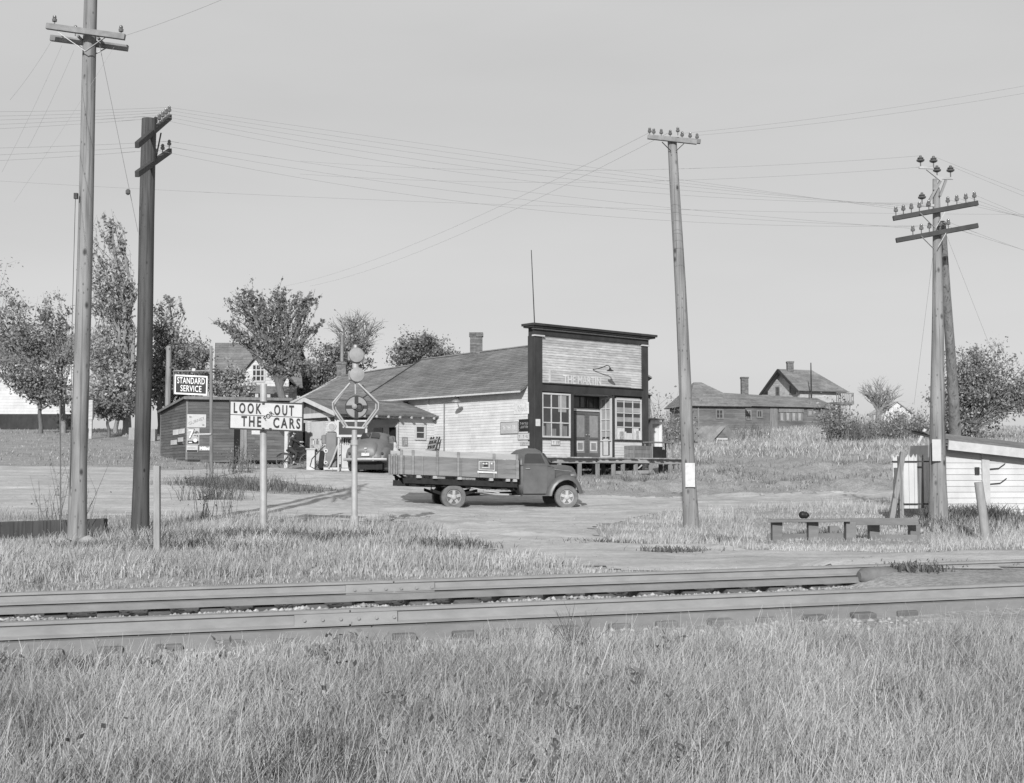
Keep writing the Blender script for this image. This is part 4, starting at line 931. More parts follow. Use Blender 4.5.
# ---- pumps
def pump(px,d,w,h,m,label,globe=True,clock=False):
    b=GP(px,d); t=thing('fuel_pump',b,label,'fuel pump',rz=0)
    mb=MB(); mb.box((0,0,.05),w+.12,w+.06,.10); mb.build('base',M['pumpwhite' if m=='pumpdark' else m],t,world=False,bevel=.01)
    mb=MB(); mb.box((0,0,.10+(h-.1)/2),w,w*.8,h-.1); bd=mb.build('cabinet',M[m],t,world=False,bevel=.05)
    return b,t,bd
b,t,bd=pump(331.5,54.2,.46,1.52,'pumpdark','tall dark fuel pump with a glass head, standing at the canopy edge nearest the boy')
mb=MB(); mb.lathe((0,0,1.50),Z,[(0,.17),(.04,.19),(.08,.12)],18); mb.build('collar',M['steel'],t,world=False,smooth=True)
mb=MB(); mb.lathe((0,.02,1.78),(0,-1,0),[(-.09,.14),(-.06,.18),(.06,.18),(.09,.14)],22); gl=mb.build('globe',M['signwhite'],t,world=False,smooth=True)
mb=MB(); mb.lathe((0,-.075,1.78),(0,-1,0),[(0,.125),(.006,.12)],20); mb.build('globe_face',M['steel'],gl,world=False)
for z,r_ in ((.78,.085),(.30,.075)):
    mb=MB(); mb.lathe((-.21,-.18,z),(0,-1,0),[(0,r_),(.02,r_)],16); mb.build('dial',M['signwhite'],bd,world=False); mb=MB(); mb.lathe((-.21,-.20,z),(0,-1,0),[(0,.035),(.012,.035)],10); mb.build('dial_centre',M['iron'],bd,world=False)
mb=MB(); mb.lathe((-.30,0,1.30),Z,[(-.22,.09),(-.2,.13),(.1,.13),(.14,.06)],14); mb.build('side_cylinder',M['pumpdark'],t,world=False,smooth=True)
mb=MB(); mb.tube([(-.25,-.1,1.0),(-.42,-.12,.85),(-.78,-.14,.45),(-.86,-.14,.15),(-.70,-.14,.06),(-.5,-.14,.22),(-.40,-.14,.5)],.022,8); mb.build('hose',M['iron'],t,world=False,smooth=True)
mb=MB(); mb.bar((-.44,-.14,.06),(-.36,-.1,.78),.2,.16); mb.build('side_cover',M['chassis'],t,world=False,bevel=.03)
b,t,bd=pump(346,54.0,.40,1.12,'pumpwhite','short white fuel pump with hoses hung on top, between the dark pump and the sedan')
mb=MB(); mb.box((0,0,1.38),.36,.3,.10); mb.build('head',M['pumpwhite'],t,world=False,bevel=.02)
for x in (-.17,.17): mb=MB(); mb.box((x,0,1.22),.05,.2,.32); mb.build('head_post',M['pumpwhite'],t,world=False)
mb=MB(); mb.lathe((0,0,1.12),Z,[(0,.13),(.2,.13),(.22,.05)],14); mb.build('cylinder',M['chassis'],t,world=False,smooth=True)
for x in (-.08,.02,.1): mb=MB(); mb.tube([(x,-.16,1.36),(x-.02,-.2,1.15),(x+.02,-.19,1.08)],.025,6); mb.build('nozzle',M['alum'],t,world=False,smooth=True)
mb=MB(); mb.tube([(-.19,-.1,1.28),(-.34,-.1,1.0),(-.52,-.1,.5),(-.70,-.1,.12)],.04,8); mb.build('hose',M['alum'],t,world=False,smooth=True)
mb=MB(); mb.tube([(-.2,-.1,.66),(-.45,-.1,.5),(-.72,-.1,.2)],.028,8); mb.build('hose',M['iron'],t,world=False,smooth=True)
# forecourt clutter: pale island block with oil rack, and framed dark board
b=GP(310,55); mb=MB(); mb.obox(b+V((-.12,-.2,-.1)),V((.34,0,0)),V((0,.4,0)),Z*.95); mb.obox(b+V((-.16,-.24,.85)),V((.42,0,0)),V((0,.48,0)),Z*.05); o=mb.build('air_stand',M['pumpwhite'],None,bevel=.01); origin_to(o,b); tag(o,'waist-high white stand between the boy and the dark fuel pump','air stand')
b=GP(317,55.2); rk=thing('oil_rack',b,'pale rack of oil bottles in front of the white wall, left of the dark pump','rack')
for dx in (-.22,.22): mb=MB(); mb.tube([b+V((dx,0,0)),b+V((dx,0,1.35))],.018,6); mb.build('upright',M['steel'],rk)
for zz in (.75,1.05,1.3): mb=MB(); mb.obox(b+V((-.25,-.12,zz)),V((.5,0,0)),V((0,.24,0)),Z*.02); mb.build('shelf',M['steel'],rk)
for k in range(6):
    zz=.77 if k<3 else 1.07; mb=MB(); mb.lathe(b+V((-.16+.16*(k%3),0,zz)),Z,[(0,.05),(.14,.05),(.19,.02),(.24,.018)],10); o=mb.build('oil_bottle',M['alum' if k%2 else 'pumpdark'],None,smooth=True); origin_to(o,b+V((-.16+.16*(k%3),0,zz)))
    tag(o,'small oil bottle standing on the pale rack beside the dark pump','bottle','oil bottles on the rack')
b=GP(322,54.3); mb=MB(); v,f,tn=rocks(1,np.array([[b.x,b.y,b.z+.04]]),np.array([.1])); o=fastmesh('oil_can',v,f,tn,M['iron']); origin_to(o,b); tag(o,'small dark can lying on the ground in front of the dark pump','can')
# white clad figure-like sack beside the sedan
b=GP(394.5,54.2); mb=MB(); mb.lathe(b,Z,[(0,.26),(.25,.30),(.6,.27),(.85,.18),(.98,.10),(1.10,.12),(1.2,.05)],14); o=mb.build('covered_stand',M['sacking'],None,smooth=True); origin_to(o,b); tag(o,'pale cloth-covered stand between the sedan and the truck bed','stand')

# ---- boy on a bicycle, holding the wall post (faces right)
bb=GP(295.5,58.5)
bk=thing('bicycle',bb,'dark bicycle standing beside the white air stand with a boy on it','bicycle')
RB=.33
for x in (-.52,.52):
    mb=MB(); n=24
    mb.tube([(x+RB*math.cos(2*math.pi*k/n),0,RB+RB*math.sin(2*math.pi*k/n)) for k in range(n+1)],.022,6,False); w_=mb.build('wheel',M['tyre'],bk,world=False,smooth=True)
    q=MB()
    for k in range(10): a=math.pi*2*k/10; q.tube([(x,0,RB),(x+RB*.97*math.cos(a),0,RB+RB*.97*math.sin(a))],.004,4)
    q.build('spokes',M['steel'],w_,world=False)
    q=MB(); q.tube([(x+(RB+.04)*math.cos(a),0,RB+(RB+.04)*math.sin(a)) for a in np.linspace(.2,2.6,10)],.03,6); q.build('mudguard',M['iron'],bk,world=False)
mb=MB()
for a,c in (((-.52,0,RB),(-.12,0,.30)),((-.12,0,.30),(-.24,0,.80)),((-.52,0,RB),(-.22,0,.74)),((-.22,0,.74),(.36,0,.78)),((-.12,0,.30),(.38,0,.66)),((.34,0,.92),(.52,0,RB))): mb.tube([a,c],.02,6)
mb.build('frame',M['iron'],bk,world=False)
mb=MB(); mb.tube([(.2,-.26,.98),(.36,-.2,1.0),(.34,0,.94),(.36,.2,1.0),(.2,.26,.98)],.014,6); mb.build('handlebar',M['chrome'],bk,world=False,smooth=True)
mb=MB(); mb.loft([sel(0,.03,.80,.84,-.06,10,2.5),sel(0,.06,.79,.86,-.2,10,2.5),sel(0,.11,.79,.87,-.36,10,2.5),sel(0,.08,.80,.85,-.42,10,2.5)]); mb.build('saddle',M['chassis'],bk,world=False,smooth=True)
mb=MB(); mb.tube([(-.12,-.08,.30),(-.08,-.1,.16)],.014,6); mb.box((-.08,-.15,.16),.1,.1,.03); mb.tube([(-.12,.08,.30),(-.16,.1,.44)],.014,6); mb.box((-.16,.15,.44),.1,.1,.03); mb.build('pedals',M['iron'],bk,world=False)
def skinfig(name, joints, edges, m, parent, sub=2):
    me=bpy.data.meshes.new(name); me.from_pydata([j[:3] for j in joints],edges,[]); o=bpy.data.objects.new(name,me); COL.objects.link(o)
    sm=o.modifiers.new('skin','SKIN'); sm.use_smooth_shade=True
    for i,j in enumerate(joints):
        r_=j[3]; me.skin_vertices[0].data[i].radius=(r_,r_ if len(j)<5 else j[4])
    me.skin_vertices[0].data[0].use_root=True
    ss=o.modifiers.new('sub','SUBSURF'); ss.levels=ss.render_levels=sub
    bpy.context.view_layer.update(); m2=bpy.data.meshes.new_from_object(o.evaluated_get(bpy.context.evaluated_depsgraph_get()))
    bpy.data.objects.remove(o); o=bpy.data.objects.new(name,m2); COL.objects.link(o); m2.materials.clear(); m2.materials.append(m); o.parent=parent; return o
boy=thing('person',bb+V((0,0,0)),'boy in a dark jacket sitting on the bicycle, one arm stretched towards the white stand','person')
J=[(-.24,0,.90,.13,.10),(-.22,0,1.05,.125,.10),(-.17,0,1.24,.15,.11),(-.15,0,1.36,.11,.09),(-.14,0,1.42,.048),(-.12,0,1.475,.055),
   (-.10,0,1.53,.082,.078),(-.095,0,1.60,.086,.082),(-.10,0,1.65,.06),
   (-.15,-.17,1.34,.06),(.06,-.22,1.22,.046),(.27,-.26,1.18,.034),(.33,-.265,1.175,.03),
   (-.15,.17,1.34,.06),(.02,.22,1.20,.046),(.2,.25,1.03,.034),(.245,.255,1.01,.03),
   (-.22,-.09,.86,.085),(.08,-.13,.66,.062),(-.06,-.14,.28,.044),(-.07,-.15,.20,.036),(.06,-.16,.19,.03),
   (-.22,.09,.86,.085),(.10,.13,.74,.062),(-.12,.14,.55,.044),(-.15,.15,.49,.036),(-.02,.16,.48,.03)]
Eg=[(0,1),(1,2),(2,3),(3,4),(4,5),(5,6),(6,7),(7,8),(3,9),(9,10),(10,11),(11,12),(3,13),(13,14),(14,15),(15,16),(0,17),(17,18),(18,19),(19,20),(20,21),(0,22),(22,23),(23,24),(24,25),(25,26)]
k0=len(J)
for hidx,sd in ((12,-1),(16,1)):
    hx,hy,hz_=J[hidx][:3]
    for f_,(dy,dz,ln) in enumerate(((.024,.012,.07),(.008,.02,.08),(-.008,.016,.075),(-.022,.008,.058))):
        J.append((hx+ln*.6,hy+dy,hz_+dz*.6,.009)); J.append((hx+ln,hy+dy,hz_+dz*.2-.012,.008)); Eg+= [(hidx,len(J)-2),(len(J)-2,len(J)-1)]
    J.append((hx+.01,hy-sd*-.035,hz_+.03,.010)); J.append((hx+.045,hy-sd*-.04,hz_+.035,.008)); Eg+=[(hidx,len(J)-2),(len(J)-2,len(J)-1)]
body=skinfig('body',J,Eg,M['skin'],boy)
# clothing: jacket, trousers, shoes, hair
Jj=[(-.24,0,.90,.145,.115),(-.22,0,1.05,.14,.115),(-.17,0,1.24,.165,.125),(-.15,0,1.37,.115,.095),(-.15,-.17,1.345,.075),(.06,-.22,1.22,.060),(.24,-.255,1.185,.046),(-.15,.17,1.345,.075),(.02,.22,1.20,.060),(.17,.245,1.05,.046)]
skinfig('jacket',Jj,[(0,1),(1,2),(2,3),(3,4),(4,5),(5,6),(3,7),(7,8),(8,9)],M['cloth'],boy)
Jt=[(-.24,0,.88,.135,.12),(-.22,-.09,.86,.10),(.08,-.13,.66,.078),(-.055,-.14,.30,.06),(-.22,.09,.86,.10),(.10,.13,.74,.078),(-.11,.14,.57,.06)]
skinfig('trousers',Jt,[(0,1),(1,2),(2,3),(0,4),(4,5),(5,6)],M['trouser'],boy)
for y,z in ((-.155,.195),(.155,.485)): skinfig('shoe',[(-.09,y,z+.02,.045),(0,y,z,.042),(.09,y,z-.01,.036)] if y<0 else [(-.17,y,z+.02,.045),(-.08,y,z,.042),(.01,y,z-.01,.036)],[(0,1),(1,2)],M['chassis'],boy,1)
skinfig('hair',[(-.125,0,1.60,.085),(-.10,0,1.655,.075),(-.06,0,1.665,.06),(-.15,0,1.55,.06)],[(0,1),(1,2),(0,3)],M['hair'],boy,1)
mb=MB(); mb.lathe((-.015,0,1.565),(1,0,-.4),[(-.02,.022),(.012,.016),(.022,.006)],8); mb.build('nose',M['skin'],boy,world=False,smooth=True)
mb=MB()
for y in (-.033,.033): mb.lathe((-.018,y,1.598),(1,0,0),[(-.01,.012),(.003,.012),(.006,.004)],8)
mb.build('eyes',M['hair'],boy,world=False)
mb=MB(); mb.tube([(-.022,-.022,1.53),(-.012,0,1.528),(-.022,.022,1.53)],.006,5); mb.build('mouth',M['cloth'],boy,world=False)

# ================================================================== BUILDINGS
def plan(A,u,t,n=(0,0),e=0): return (A[0]+u[0]*t+n[0]*e, A[1]+u[1]*t+n[1]*e)
AL=R(41); FU=(math.cos(AL),math.sin(AL)); FN=(FU[1],-FU[0])          # store front: along, outward (towards right-front)
SU=(-FU[1],FU[0]); SN=(-FU[0],-FU[1])                                   # side wall: along (away), outward (towards camera-left)
dA=54.0; A=(xat(533,dA),dA)
wu=lambda px: along(px,A,FU); wl=lambda px: along(px,A,SU)
Wd=wu(647.5)
zA=lambda py: zat(py,dA)
store=thing('general_store',(A[0],A[1],zA(457)-.9),'white clapboard general store with a tall square false front and a gas station wing','store')
ztop,zfr0,zsill,zband0,zband1,zbase=zA(324.6),zA(334.4),zA(436.6),zA(390.8),zA(382.0),zA(457)
zwin=zA(392); dzb=-.5
FW=.30   # depth of the false front
# --- false front
mb=MB(); clap(mb,A,FU,FN,zband1,zfr0,lambda z:(.45,Wd-.36),.105,tv=.16); ff=mb.build('false_front',M['facade'],store)
mb=MB(); mb.obox(p3(A,FU,.02,FN,-FW,zband0),V((FU[0],FU[1],0))*(Wd-.04),V((FN[0],FN[1],0))*(FW-.02),Z*(ztop-zband0-.1)); mb.build('front_core',M['trimdark'],ff)
U=V((FU[0],FU[1],0)); Nn=V((FN[0],FN[1],0)); SUv=V((SU[0],SU[1],0)); SNv=V((SN[0],SN[1],0))
mb=MB(); mb.obox(p3(A,FU,-.27,FN,-FW-.12,ztop-.06),U*(Wd+.60),Nn*(FW+.48),Z*.10); mb.obox(p3(A,FU,-.22,FN,-FW-.05,ztop-.13),U*(Wd+.48),Nn*(FW+.34),Z*.068); mb.build('cornice',M['trimdark'],store,bevel=.01)
mb=MB(); mb.obox(p3(A,FU,-.02,FN,0,zfr0),U*(Wd+.04),Nn*.10,Z*(ztop-.20-zfr0)); mb.build('frieze',M['trimdark'],store)
mb=MB(); mb.obox(p3(A,FU,-.05,FN,-.02,ztop-.19),U*(Wd+.1),Nn*.16,Z*.05); mb.obox(p3(A,FU,-.04,FN,-.02,zfr0-.07),U*.58,Nn*.17,Z*.06); mb.obox(p3(A,FU,Wd-.42,FN,-.02,zfr0-.07),U*.46,Nn*.17,Z*.06); mb.build('frieze_moulding',M['trimwhite'],store)
for t0,t1 in ((0,.44),(Wd-.36,Wd)):
    mb=MB(); mb.obox(p3(A,FU,t0,FN,0,zbase-.05),U*(t1-t0),Nn*.09,Z*(zfr0-.07-zbase+.05)); mb.build('corner_pilaster',M['trimdark'],store,bevel=.01)
mb=MB(); mb.obox(p3(A,FU,.44,FN,0,zband0),U*(Wd-.80),Nn*.075,Z*(zband1-zband0)); mb.obox(p3(A,FU,.44,FN,.075,zband1-.04),U*(Wd-.8),Nn*.06,Z*.035); mb.build('signboard_band',M['trimdark'],store)
# painted sign field with its faint words
t0,t1=wu(550.5),wu(631); zs1=zA(368.5)
mb=MB(); clap(mb,A,FU,FN,zband1+.02,zs1-.1,lambda z:(t0,t1),.105,e=.02,tv=.10); sf=mb.build('painted_sign',M['facadesign'],store)
for q0,q1 in ((wu(548.8),wu(550.3)),): 
    mb=MB(); mb.obox(p3(A,FU,q0,FN,.0,zband1+.02),U*(q1-q0),Nn*.05,Z*(zs1-zband1)); mb.build('sign_edge',M['trimwhite'],store)
txt('faded_lettering','THE MARTIN',.50,p3(A,FU,(wu(563)+wu(601))/2,FN,.046,(zband1+zs1)/2-.10),U,Z,M['faintletter'],sf,width=wu(601)-wu(563),bold=.01)
0 and txt('faded_lettering','CO STORE',.22,p3(A,FU,(wu(608)+wu(627))/2,FN,.046,(zband1+zs1)/2+.0),U,Z,M['faintletter'],sf,width=(wu(627)-wu(609)))
# gooseneck lamp on the front
q=lambda px,py,e: p3(A,FU,wu(px),FN,e,zat(py,A[1]+FU[1]*wu(px)))
mb=MB(); mb.tube([q(592.5,369.5,.05),q(595,369,.22),q(597,367.5,.42),q(598.5,366,.55),q(600,367.5,.62),q(600.3,370,.62)],.022,6); la=mb.build('lamp_arm',M['iron'],store,smooth=True)
mb=MB(); mb.lathe(q(600.3,370.8,.62),Z,[(-.05,.16),(-.03,.15),(.03,.05),(.1,.04)],16); mb.build('lamp_shade',M['iron'],la,smooth=True)
# --- shop windows, recess and doors
tl0,tl1,tr0,tr1=wu(539.2),wu(573),wu(613.8),Wd-.36
REC=.85
for a,b in ((.44,tl1),(tr0,tr1)):
    mb=MB(); clap(mb,A,FU,FN,zbase,zsill-.02,lambda z,a=a,b=b:(a,b),.115); mb.build('bulkhead',M['siding'],store)
    mb=MB(); mb.obox(p3(A,FU,a,FN,.0,zsill-.10),U*(b-a),Nn*.07,Z*.07); mb.build('sill',M['trimdark'],store)
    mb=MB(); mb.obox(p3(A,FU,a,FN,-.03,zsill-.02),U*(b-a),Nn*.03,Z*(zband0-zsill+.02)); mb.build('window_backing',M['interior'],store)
f1=rectwin(store,A,FU,FN,.46,tl1-.17,zsill-.02,zwin,3,3,e=.005,fw=.07,mw=.045)
mb=MB(); tA=wu(558); mb.obox(p3(A,FU,tA,FN,.022,zwin-.78),U*(wu(566)-tA),Nn*.004,Z*.7); mb.build('bright_pane',M['panelight'],f1)
f2=rectwin(store,A,FU,FN,tr0+.08,wu(641.3),zsill-.10,zwin-.08,3,3,e=.005,fw=.07,mw=.045,pm=M['pane'])
mb=MB()
for k in range(4): mb.obox(p3(A,FU,tr0+.15,FN,.019,zsill+.75+k*.42),U*(wu(640)-tr0-.15),Nn*.003,Z*.2)
mb.build('blind',M['panelight'],f2)
mb=MB()
for a,h_ in ((wu(617),.5),(wu(619.5),.34),(wu(626),.28),(wu(632),.55),(wu(636),.4)): mb.obox(p3(A,FU,a,FN,.0195,zsill-.02),U*.42,Nn*.003,Z*h_)
mb.build('window_cards',M['paper'],f2)
mb=MB()
for a,h_ in ((wu(541),.4),(wu(546),.55),(wu(552),.3),(wu(559),.6),(wu(563),.42)): mb.obox(p3(A,FU,a,FN,.0195,zsill+.05),U*.22,Nn*.003,Z*h_)
mb.build('window_cards',M['oldboard'],f1)
for t0_,w_ in ((tl1-.16,.16),(tr0-.09,.09)):
    mb=MB(); mb.obox(p3(A,FU,t0_,FN,.0,zbase),U*w_,Nn*.06,Z*(zband0-zbase)); mb.build('recess_post',M['trimdark'],store)
# recess: back wall, floor, ceiling, side returns
RA_=plan(A,FU,0,FN,-REC)
td0,td1=along(573.0,RA_,FU),along(599.8,RA_,FU)
mb=MB(); mb.obox(p3(A,FU,tl1-.16,FN,-REC-.05,zbase),U*(tr0-tl1+.16),Nn*.05,Z*(zband0-zbase)); mb.build('recess_wall',M['trimdark'],store)
zdt=zA(404)-.12; zd=zA(404.5)-.16
for k in range(2):
    a=td0+(td1-td0)*k/2+.02; b=td0+(td1-td0)*(k+1)/2-.02; e=-REC+.002
    mb=MB()
    for x0,x1,z0,z1 in ((a,a+.11,zbase+.05,zd),(b-.11,b,zbase+.05,zd),(a+.11,b-.11,zbase+.05,zbase+.22),(a+.11,b-.11,zd-.12,zd),(a+.11,b-.11,zbase+.80,zbase+.90)): mb.obox(p3(A,FU,x0,FN,e,z0),U*(x1-x0),Nn*.05,Z*(z1-z0))
    dr=mb.build('door',M['shed'],store)
    mb=MB(); mb.obox(p3(A,FU,a+.10,FN,e+.005,zbase+.2),U*(b-a-.2),Nn*.012,Z*(zd-zbase-.3)); mb.build('screen',M['screen'],dr)
    mb=MB(); mb.obox(p3(A,FU,a+.18,FN,e+.018,zbase+.30),U*(b-a-.36),Nn*.01,Z*.42); mb.build('door_card',M['paper'],dr)
    mb=MB(); mb.obox(p3(A,FU,a+.24,FN,e+.03,zbase+.36),U*(b-a-.48),Nn*.006,Z*.30); mb.build('door_card_centre',M['screen'],dr)
    mb=MB(); mb.lathe(p3(A,FU,(b-.06) if k==0 else (a+.06),FN,e+.05,zbase+1.0),Nn,[(0,.03),(.05,.03),(.06,.015)],8); mb.build('door_knob',M['chrome'],dr)
for k in range(4):
    a=td0+(td1-td0)*k/4; b=td0+(td1-td0)*(k+1)/4
    mb=MB(); mb.obox(p3(A,FU,a+.04,FN,-REC+.002,zd+.20),U*(b-a-.08),Nn*.015,Z*(zband0-zd-.28)); mb.build('transom_pane',M['pane'],store)
mb=MB(); mb.obox(p3(A,FU,td0,FN,-REC+.003,zd+.03),U*(td1-td0),Nn*.05,Z*.13); mb.build('transom_bar',M['trimwhite'],store)
mb=MB(); mb.obox(p3(A,FU,tl1-.16,FN,-REC,zband0-.02),U*(tr0-tl1+.16),Nn*(REC-.01),Z*.02); mb.build('recess_ceiling',M['trimwhite'],store)
# return wall with its sidelight: faces camera-left
B0=plan(A,FU,tr0-.02,FN,-.0); RU=(-FN[0],-FN[1]); 
mb=MB(); mb.obox(p3(B0,RU,.0,SN,-.06,zbase),V((RU[0],RU[1],0))*REC,SNv*.06,Z*(zband0-zbase)); mb.build('return_wall',M['siding'],store)
rectwin(store,B0,RU,SN,.10,REC-.10,zsill-.10,zwin-.05,2,4,e=.002,fw=.06,mw=.04,pm=M['panelight'])
mb=MB(); mb.obox(p3(B0,RU,.22,SN,.004,zbase+.12),V((RU[0],RU[1],0))*.42,SNv*.02,Z*.80); pn=mb.build('lower_panel',M['iron'],store)
mb=MB(); mb.obox(p3(B0,RU,.28,SN,.02,zbase+.12),V((RU[0],RU[1],0))*.30,SNv*.012,Z*.72); mb.build('panel_centre',M['signwhite'],pn)
# --- side wall (towards the camera), all along
LR=wl(372) ; LEND=wl(286.5)
zeA=zA(384.5); d_=lambda L:A[1]+SU[1]*L
zeB=zat(397,d_(11.8)); slope_e=(zeB-zeA)/11.8
ze=lambda L: zeA+slope_e*L
zg=lambda L: g(A[0]+SU[0]*L,A[1]+SU[1]*L)-.25
mb=MB(); zmin=min(zg(0),zg(8))-.2
for L0,L1 in ((.0,4),(4,8),(8,12),(12,LEND)):
    clap(mb,A,SU,SN,zmin,min(ze(L0),ze(L1))-.05,lambda z,L0=L0,L1=L1:(L0,L1),.118,e=0)
mb.build('side_wall',M['siding'],store)
mb=MB(); mb.obox(p3(A,SU,.02,SN,-.12,zmin),SUv*(LEND-.02),SNv*.11,Z*(min(ze(0),ze(LEND))-zmin)); mb.build('side_wall_core',M['trimwhite'],store)
mb=MB(); mb.obox(p3(A,SU,-.02,SN,.0,zbase-.05),SUv*FW,SNv*.03,Z*(zfr0-zbase)); mb.build('corner_return',M['trimdark'],store)
tb=wl(429); mb=MB(); mb.obox(p3(A,SU,tb,SN,.0,zmin),SUv*.14,SNv*.045,Z*(ze(tb)-zmin)); mb.build('corner_board',M['trimwhite'],store)
tb=wl(445); mb=MB(); mb.obox(p3(A,SU,tb,SN,.022,zmin),SUv*.05,SNv*.03,Z*(zat(403,d_(tb))-zmin)); mb.build('downpipe',M['steel'],store)
# other walls so the house is closed
Bc=plan(A,FU,Wd); 
mb=MB()
clap(mb,plan(A,FU,Wd-.02),SU,(FU[0],FU[1]),zmin,zeA+.0,lambda z:(.3,LEND),.13)
mb.build('far_side_wall',M['siding'],store)
Mx=Wd/2; RID=zat(344.2,A[1]+FU[1]*Mx+SU[1]*3.2)
RB_=zat(359.5,A[1]+FU[1]*Mx+SU[1]*11.8)
rz_=lambda L: RID+(RB_-RID)*L/11.8
Lw1=along(331,plan(A,FU,Mx),SU)-.6; RW_=zat(377,A[1]+FU[1]*Mx+SU[1]*Lw1); RW0=RB_-.20
mb=MB(); clap(mb,plan(A,SU,LEND-.01),FU,SU,zmin,ze(LEND)+.02,lambda z:(0,Wd),.13)
ge=ze(LEND)
clap(mb,plan(A,SU,LEND-.01),FU,SU,ge+.02,RW_-.1,lambda z:(Mx*(z-ge)/(RW_-ge),Wd-Mx*(z-ge)/(RW_-ge)),.13); mb.build('rear_gable_wall',M['siding'],store)
# --- roofs
def rp(L,t,z): return p3(A,SU,L,FU,t,z)
OV=.38
def eav(L,rz): # eave drop for overhang
    return ze(L)-(rz-ze(L))*OV/Mx
def gable(L0,L1,z0,z1,rows,m,name,zoff=0.0):
    e0,e1=ze(L0)+zoff-(z0-ze(L0))*OV/Mx, ze(L1)+zoff-(z1-ze(L1))*OV/Mx
    mb=MB(); roofplane(mb,rp(L0,-OV,e0),rp(L1,-OV,e1),rp(L1,Mx,z1),rp(L0,Mx,z0),rows)
    roofplane(mb,rp(L1,Wd+OV,e1),rp(L0,Wd+OV,e0),rp(L0,Mx,z0),rp(L1,Mx,z1),rows); o=mb.build(name,m,store)
    fb=MB(); fb.bar(rp(L0+.02,-OV-.02,e0-.045),rp(L1,-OV-.02,e1-.045),.04,.075); fb.build('eave_board',M['trimwhite'],o)
    rb=MB(); rb.bar(rp(L0,Mx,z0+.03),rp(L1,Mx,z1+.03),.16,.05); rb.build('ridge_cap',M['steel'],o)
    return o
r1=gable(FW+.02,12.0,rz_(0),rz_(12.0),24,M['shingle'],'main_roof')
vb=MB(); vb.bar(rp(12.03,-OV,eav(12,RB_)-.03),rp(12.03,Mx,rz_(12)-.03),.05,.16); vb.build('verge_board',M['trimdark'],r1)
r2=gable(11.9,LEND+.35,RW0,RW_,20,M['shinglelight'],'rear_roof',-.16)
vb=MB(); vb.bar(rp(LEND+.36,-OV,ze(LEND)-.5),rp(LEND+.36,Mx,RW_-.04),.05,.16); vb.build('verge_board',M['trimwhite'],r2)
# chimneys
tq=along(476,plan(A,FU,Mx),SU); c=plan(plan(A,FU,Mx),SU,tq); chimney(store,(c[0],c[1],rz_(tq)-.5),.58,zat(333,c[1])-rz_(tq)+.5)
tq=along(341,plan(A,FU,Mx),SU); c=plan(plan(A,FU,Mx),SU,tq); ch=chimney(store,(c[0],c[1],RW_-.5),.50,zat(362,c[1])-RW_+.5,zat(335,c[1])-zat(362,c[1]))
# flag rod on the roof
c=plan(A,SU,.5,FU,.6); mb=MB(); mb.tube([V((c[0],c[1],zA(345))),V((xat(531.5,54.6),54.6,zat(250,54.6)))],[.03,.018],6); mb.build('mast',M['iron'],store)
# lamp under the eave, small things on the wall
q=lambda px,py,e=.03: p3(A,SU,wl(px),SN,e,zat(py,d_(wl(px))))
mb=MB(); mb.tube([q(459,398,.02),q(464,397,.5),q(466,400,.55)],.02,6); l2=mb.build('lamp_arm',M['iron'],store,smooth=True)
mb=MB(); mb.lathe(q(466,401.5,.55),Z,[(-.05,.22),(.0,.2),(.07,.06)],14); mb.build('lamp_shade',M['steel'],l2,smooth=True)
# window & door under / beside the canopy
Lc=wl(424)
def swin(px0,px1,py0,py1,cols,rows,name='window'): 
    a,b=wl(px1),wl(px0); z0,z1=zat(py1,d_((a+b)/2)),zat(py0,d_((a+b)/2)); return rectwin(store,A,SU,SN,a,b,z0,z1,cols,rows,e=.02,fw=.10)
def sdoor(px0,px1,py0,py1,m,name):
    a,b=wl(px1),wl(px0); z0,z1=zat(py1,d_((a+b)/2)),zat(py0,d_((a+b)/2)); mb=MB(); mb.obox(p3(A,SU,a,SN,.02,z0),SUv*(b-a),SNv*.012,Z*(z1-z0)); o=mb.build(name,m,store)
    f=MB()
    for x in (a-.12,b): f.obox(p3(A,SU,x,SN,.02,z0),SUv*.12,SNv*.05,Z*(z1-z0+.1))
    f.obox(p3(A,SU,a,SN,.02,z1),SUv*(b-a),SNv*.05,Z*.1); f.build('door_frame',M['trimwhite'],o); return o
sdoor(372,382,426,440,M['pane'],'garage_window'); 
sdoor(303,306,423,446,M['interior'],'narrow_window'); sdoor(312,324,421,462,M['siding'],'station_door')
mb=MB(); mb.obox(p3(A,SU,wl(398),SN,.022,zat(460,60)),SUv*(wl(345)-wl(398)),SNv*.006,Z*(zat(415,60)-zat(460,60))); mb.build('canopy_shade',M['oldboard'],store)  # thin dark sheet paints the canopy's shade onto the white wall
# --- canopy over the pumps
CN=SN; c_=along(310,plan(A,SN,5.2),SU); half=2.05; L0,L1=c_-half,c_+half; T=5.25
zce=zat(414.5,d_(L0)); zcr=zat(398.6,plan(plan(A,SU,c_),SN,T)[1])
cpnt=lambda L,t,z: p3(A,SU,L,SN,t,z)
mb=MB(); ov=.35; dz=(zcr-zce)*ov/half
roofplane(mb,cpnt(L0-ov,0.05,zce-dz),cpnt(L0-ov,T+.25,zce-dz),cpnt(c_,T+.25,zcr),cpnt(c_,0.05,zcr),12); roofplane(mb,cpnt(L1+ov,T+.25,zce-dz),cpnt(L1+ov,.05,zce-dz),cpnt(c_,.05,zcr),cpnt(c_,T+.25,zcr),12)
cr=mb.build('canopy_roof',M['shingle'],store)
mb=MB(); mb.bar(cpnt(c_,T+.28,zcr-.05),cpnt(L0-ov,T+.28,zce-dz-.05),.05,.17); mb.bar(cpnt(c_,T+.28,zcr-.05),cpnt(L1+ov,T+.28,zce-dz-.05),.05,.17); mb.build('verge_board',M['trimwhite'],cr)
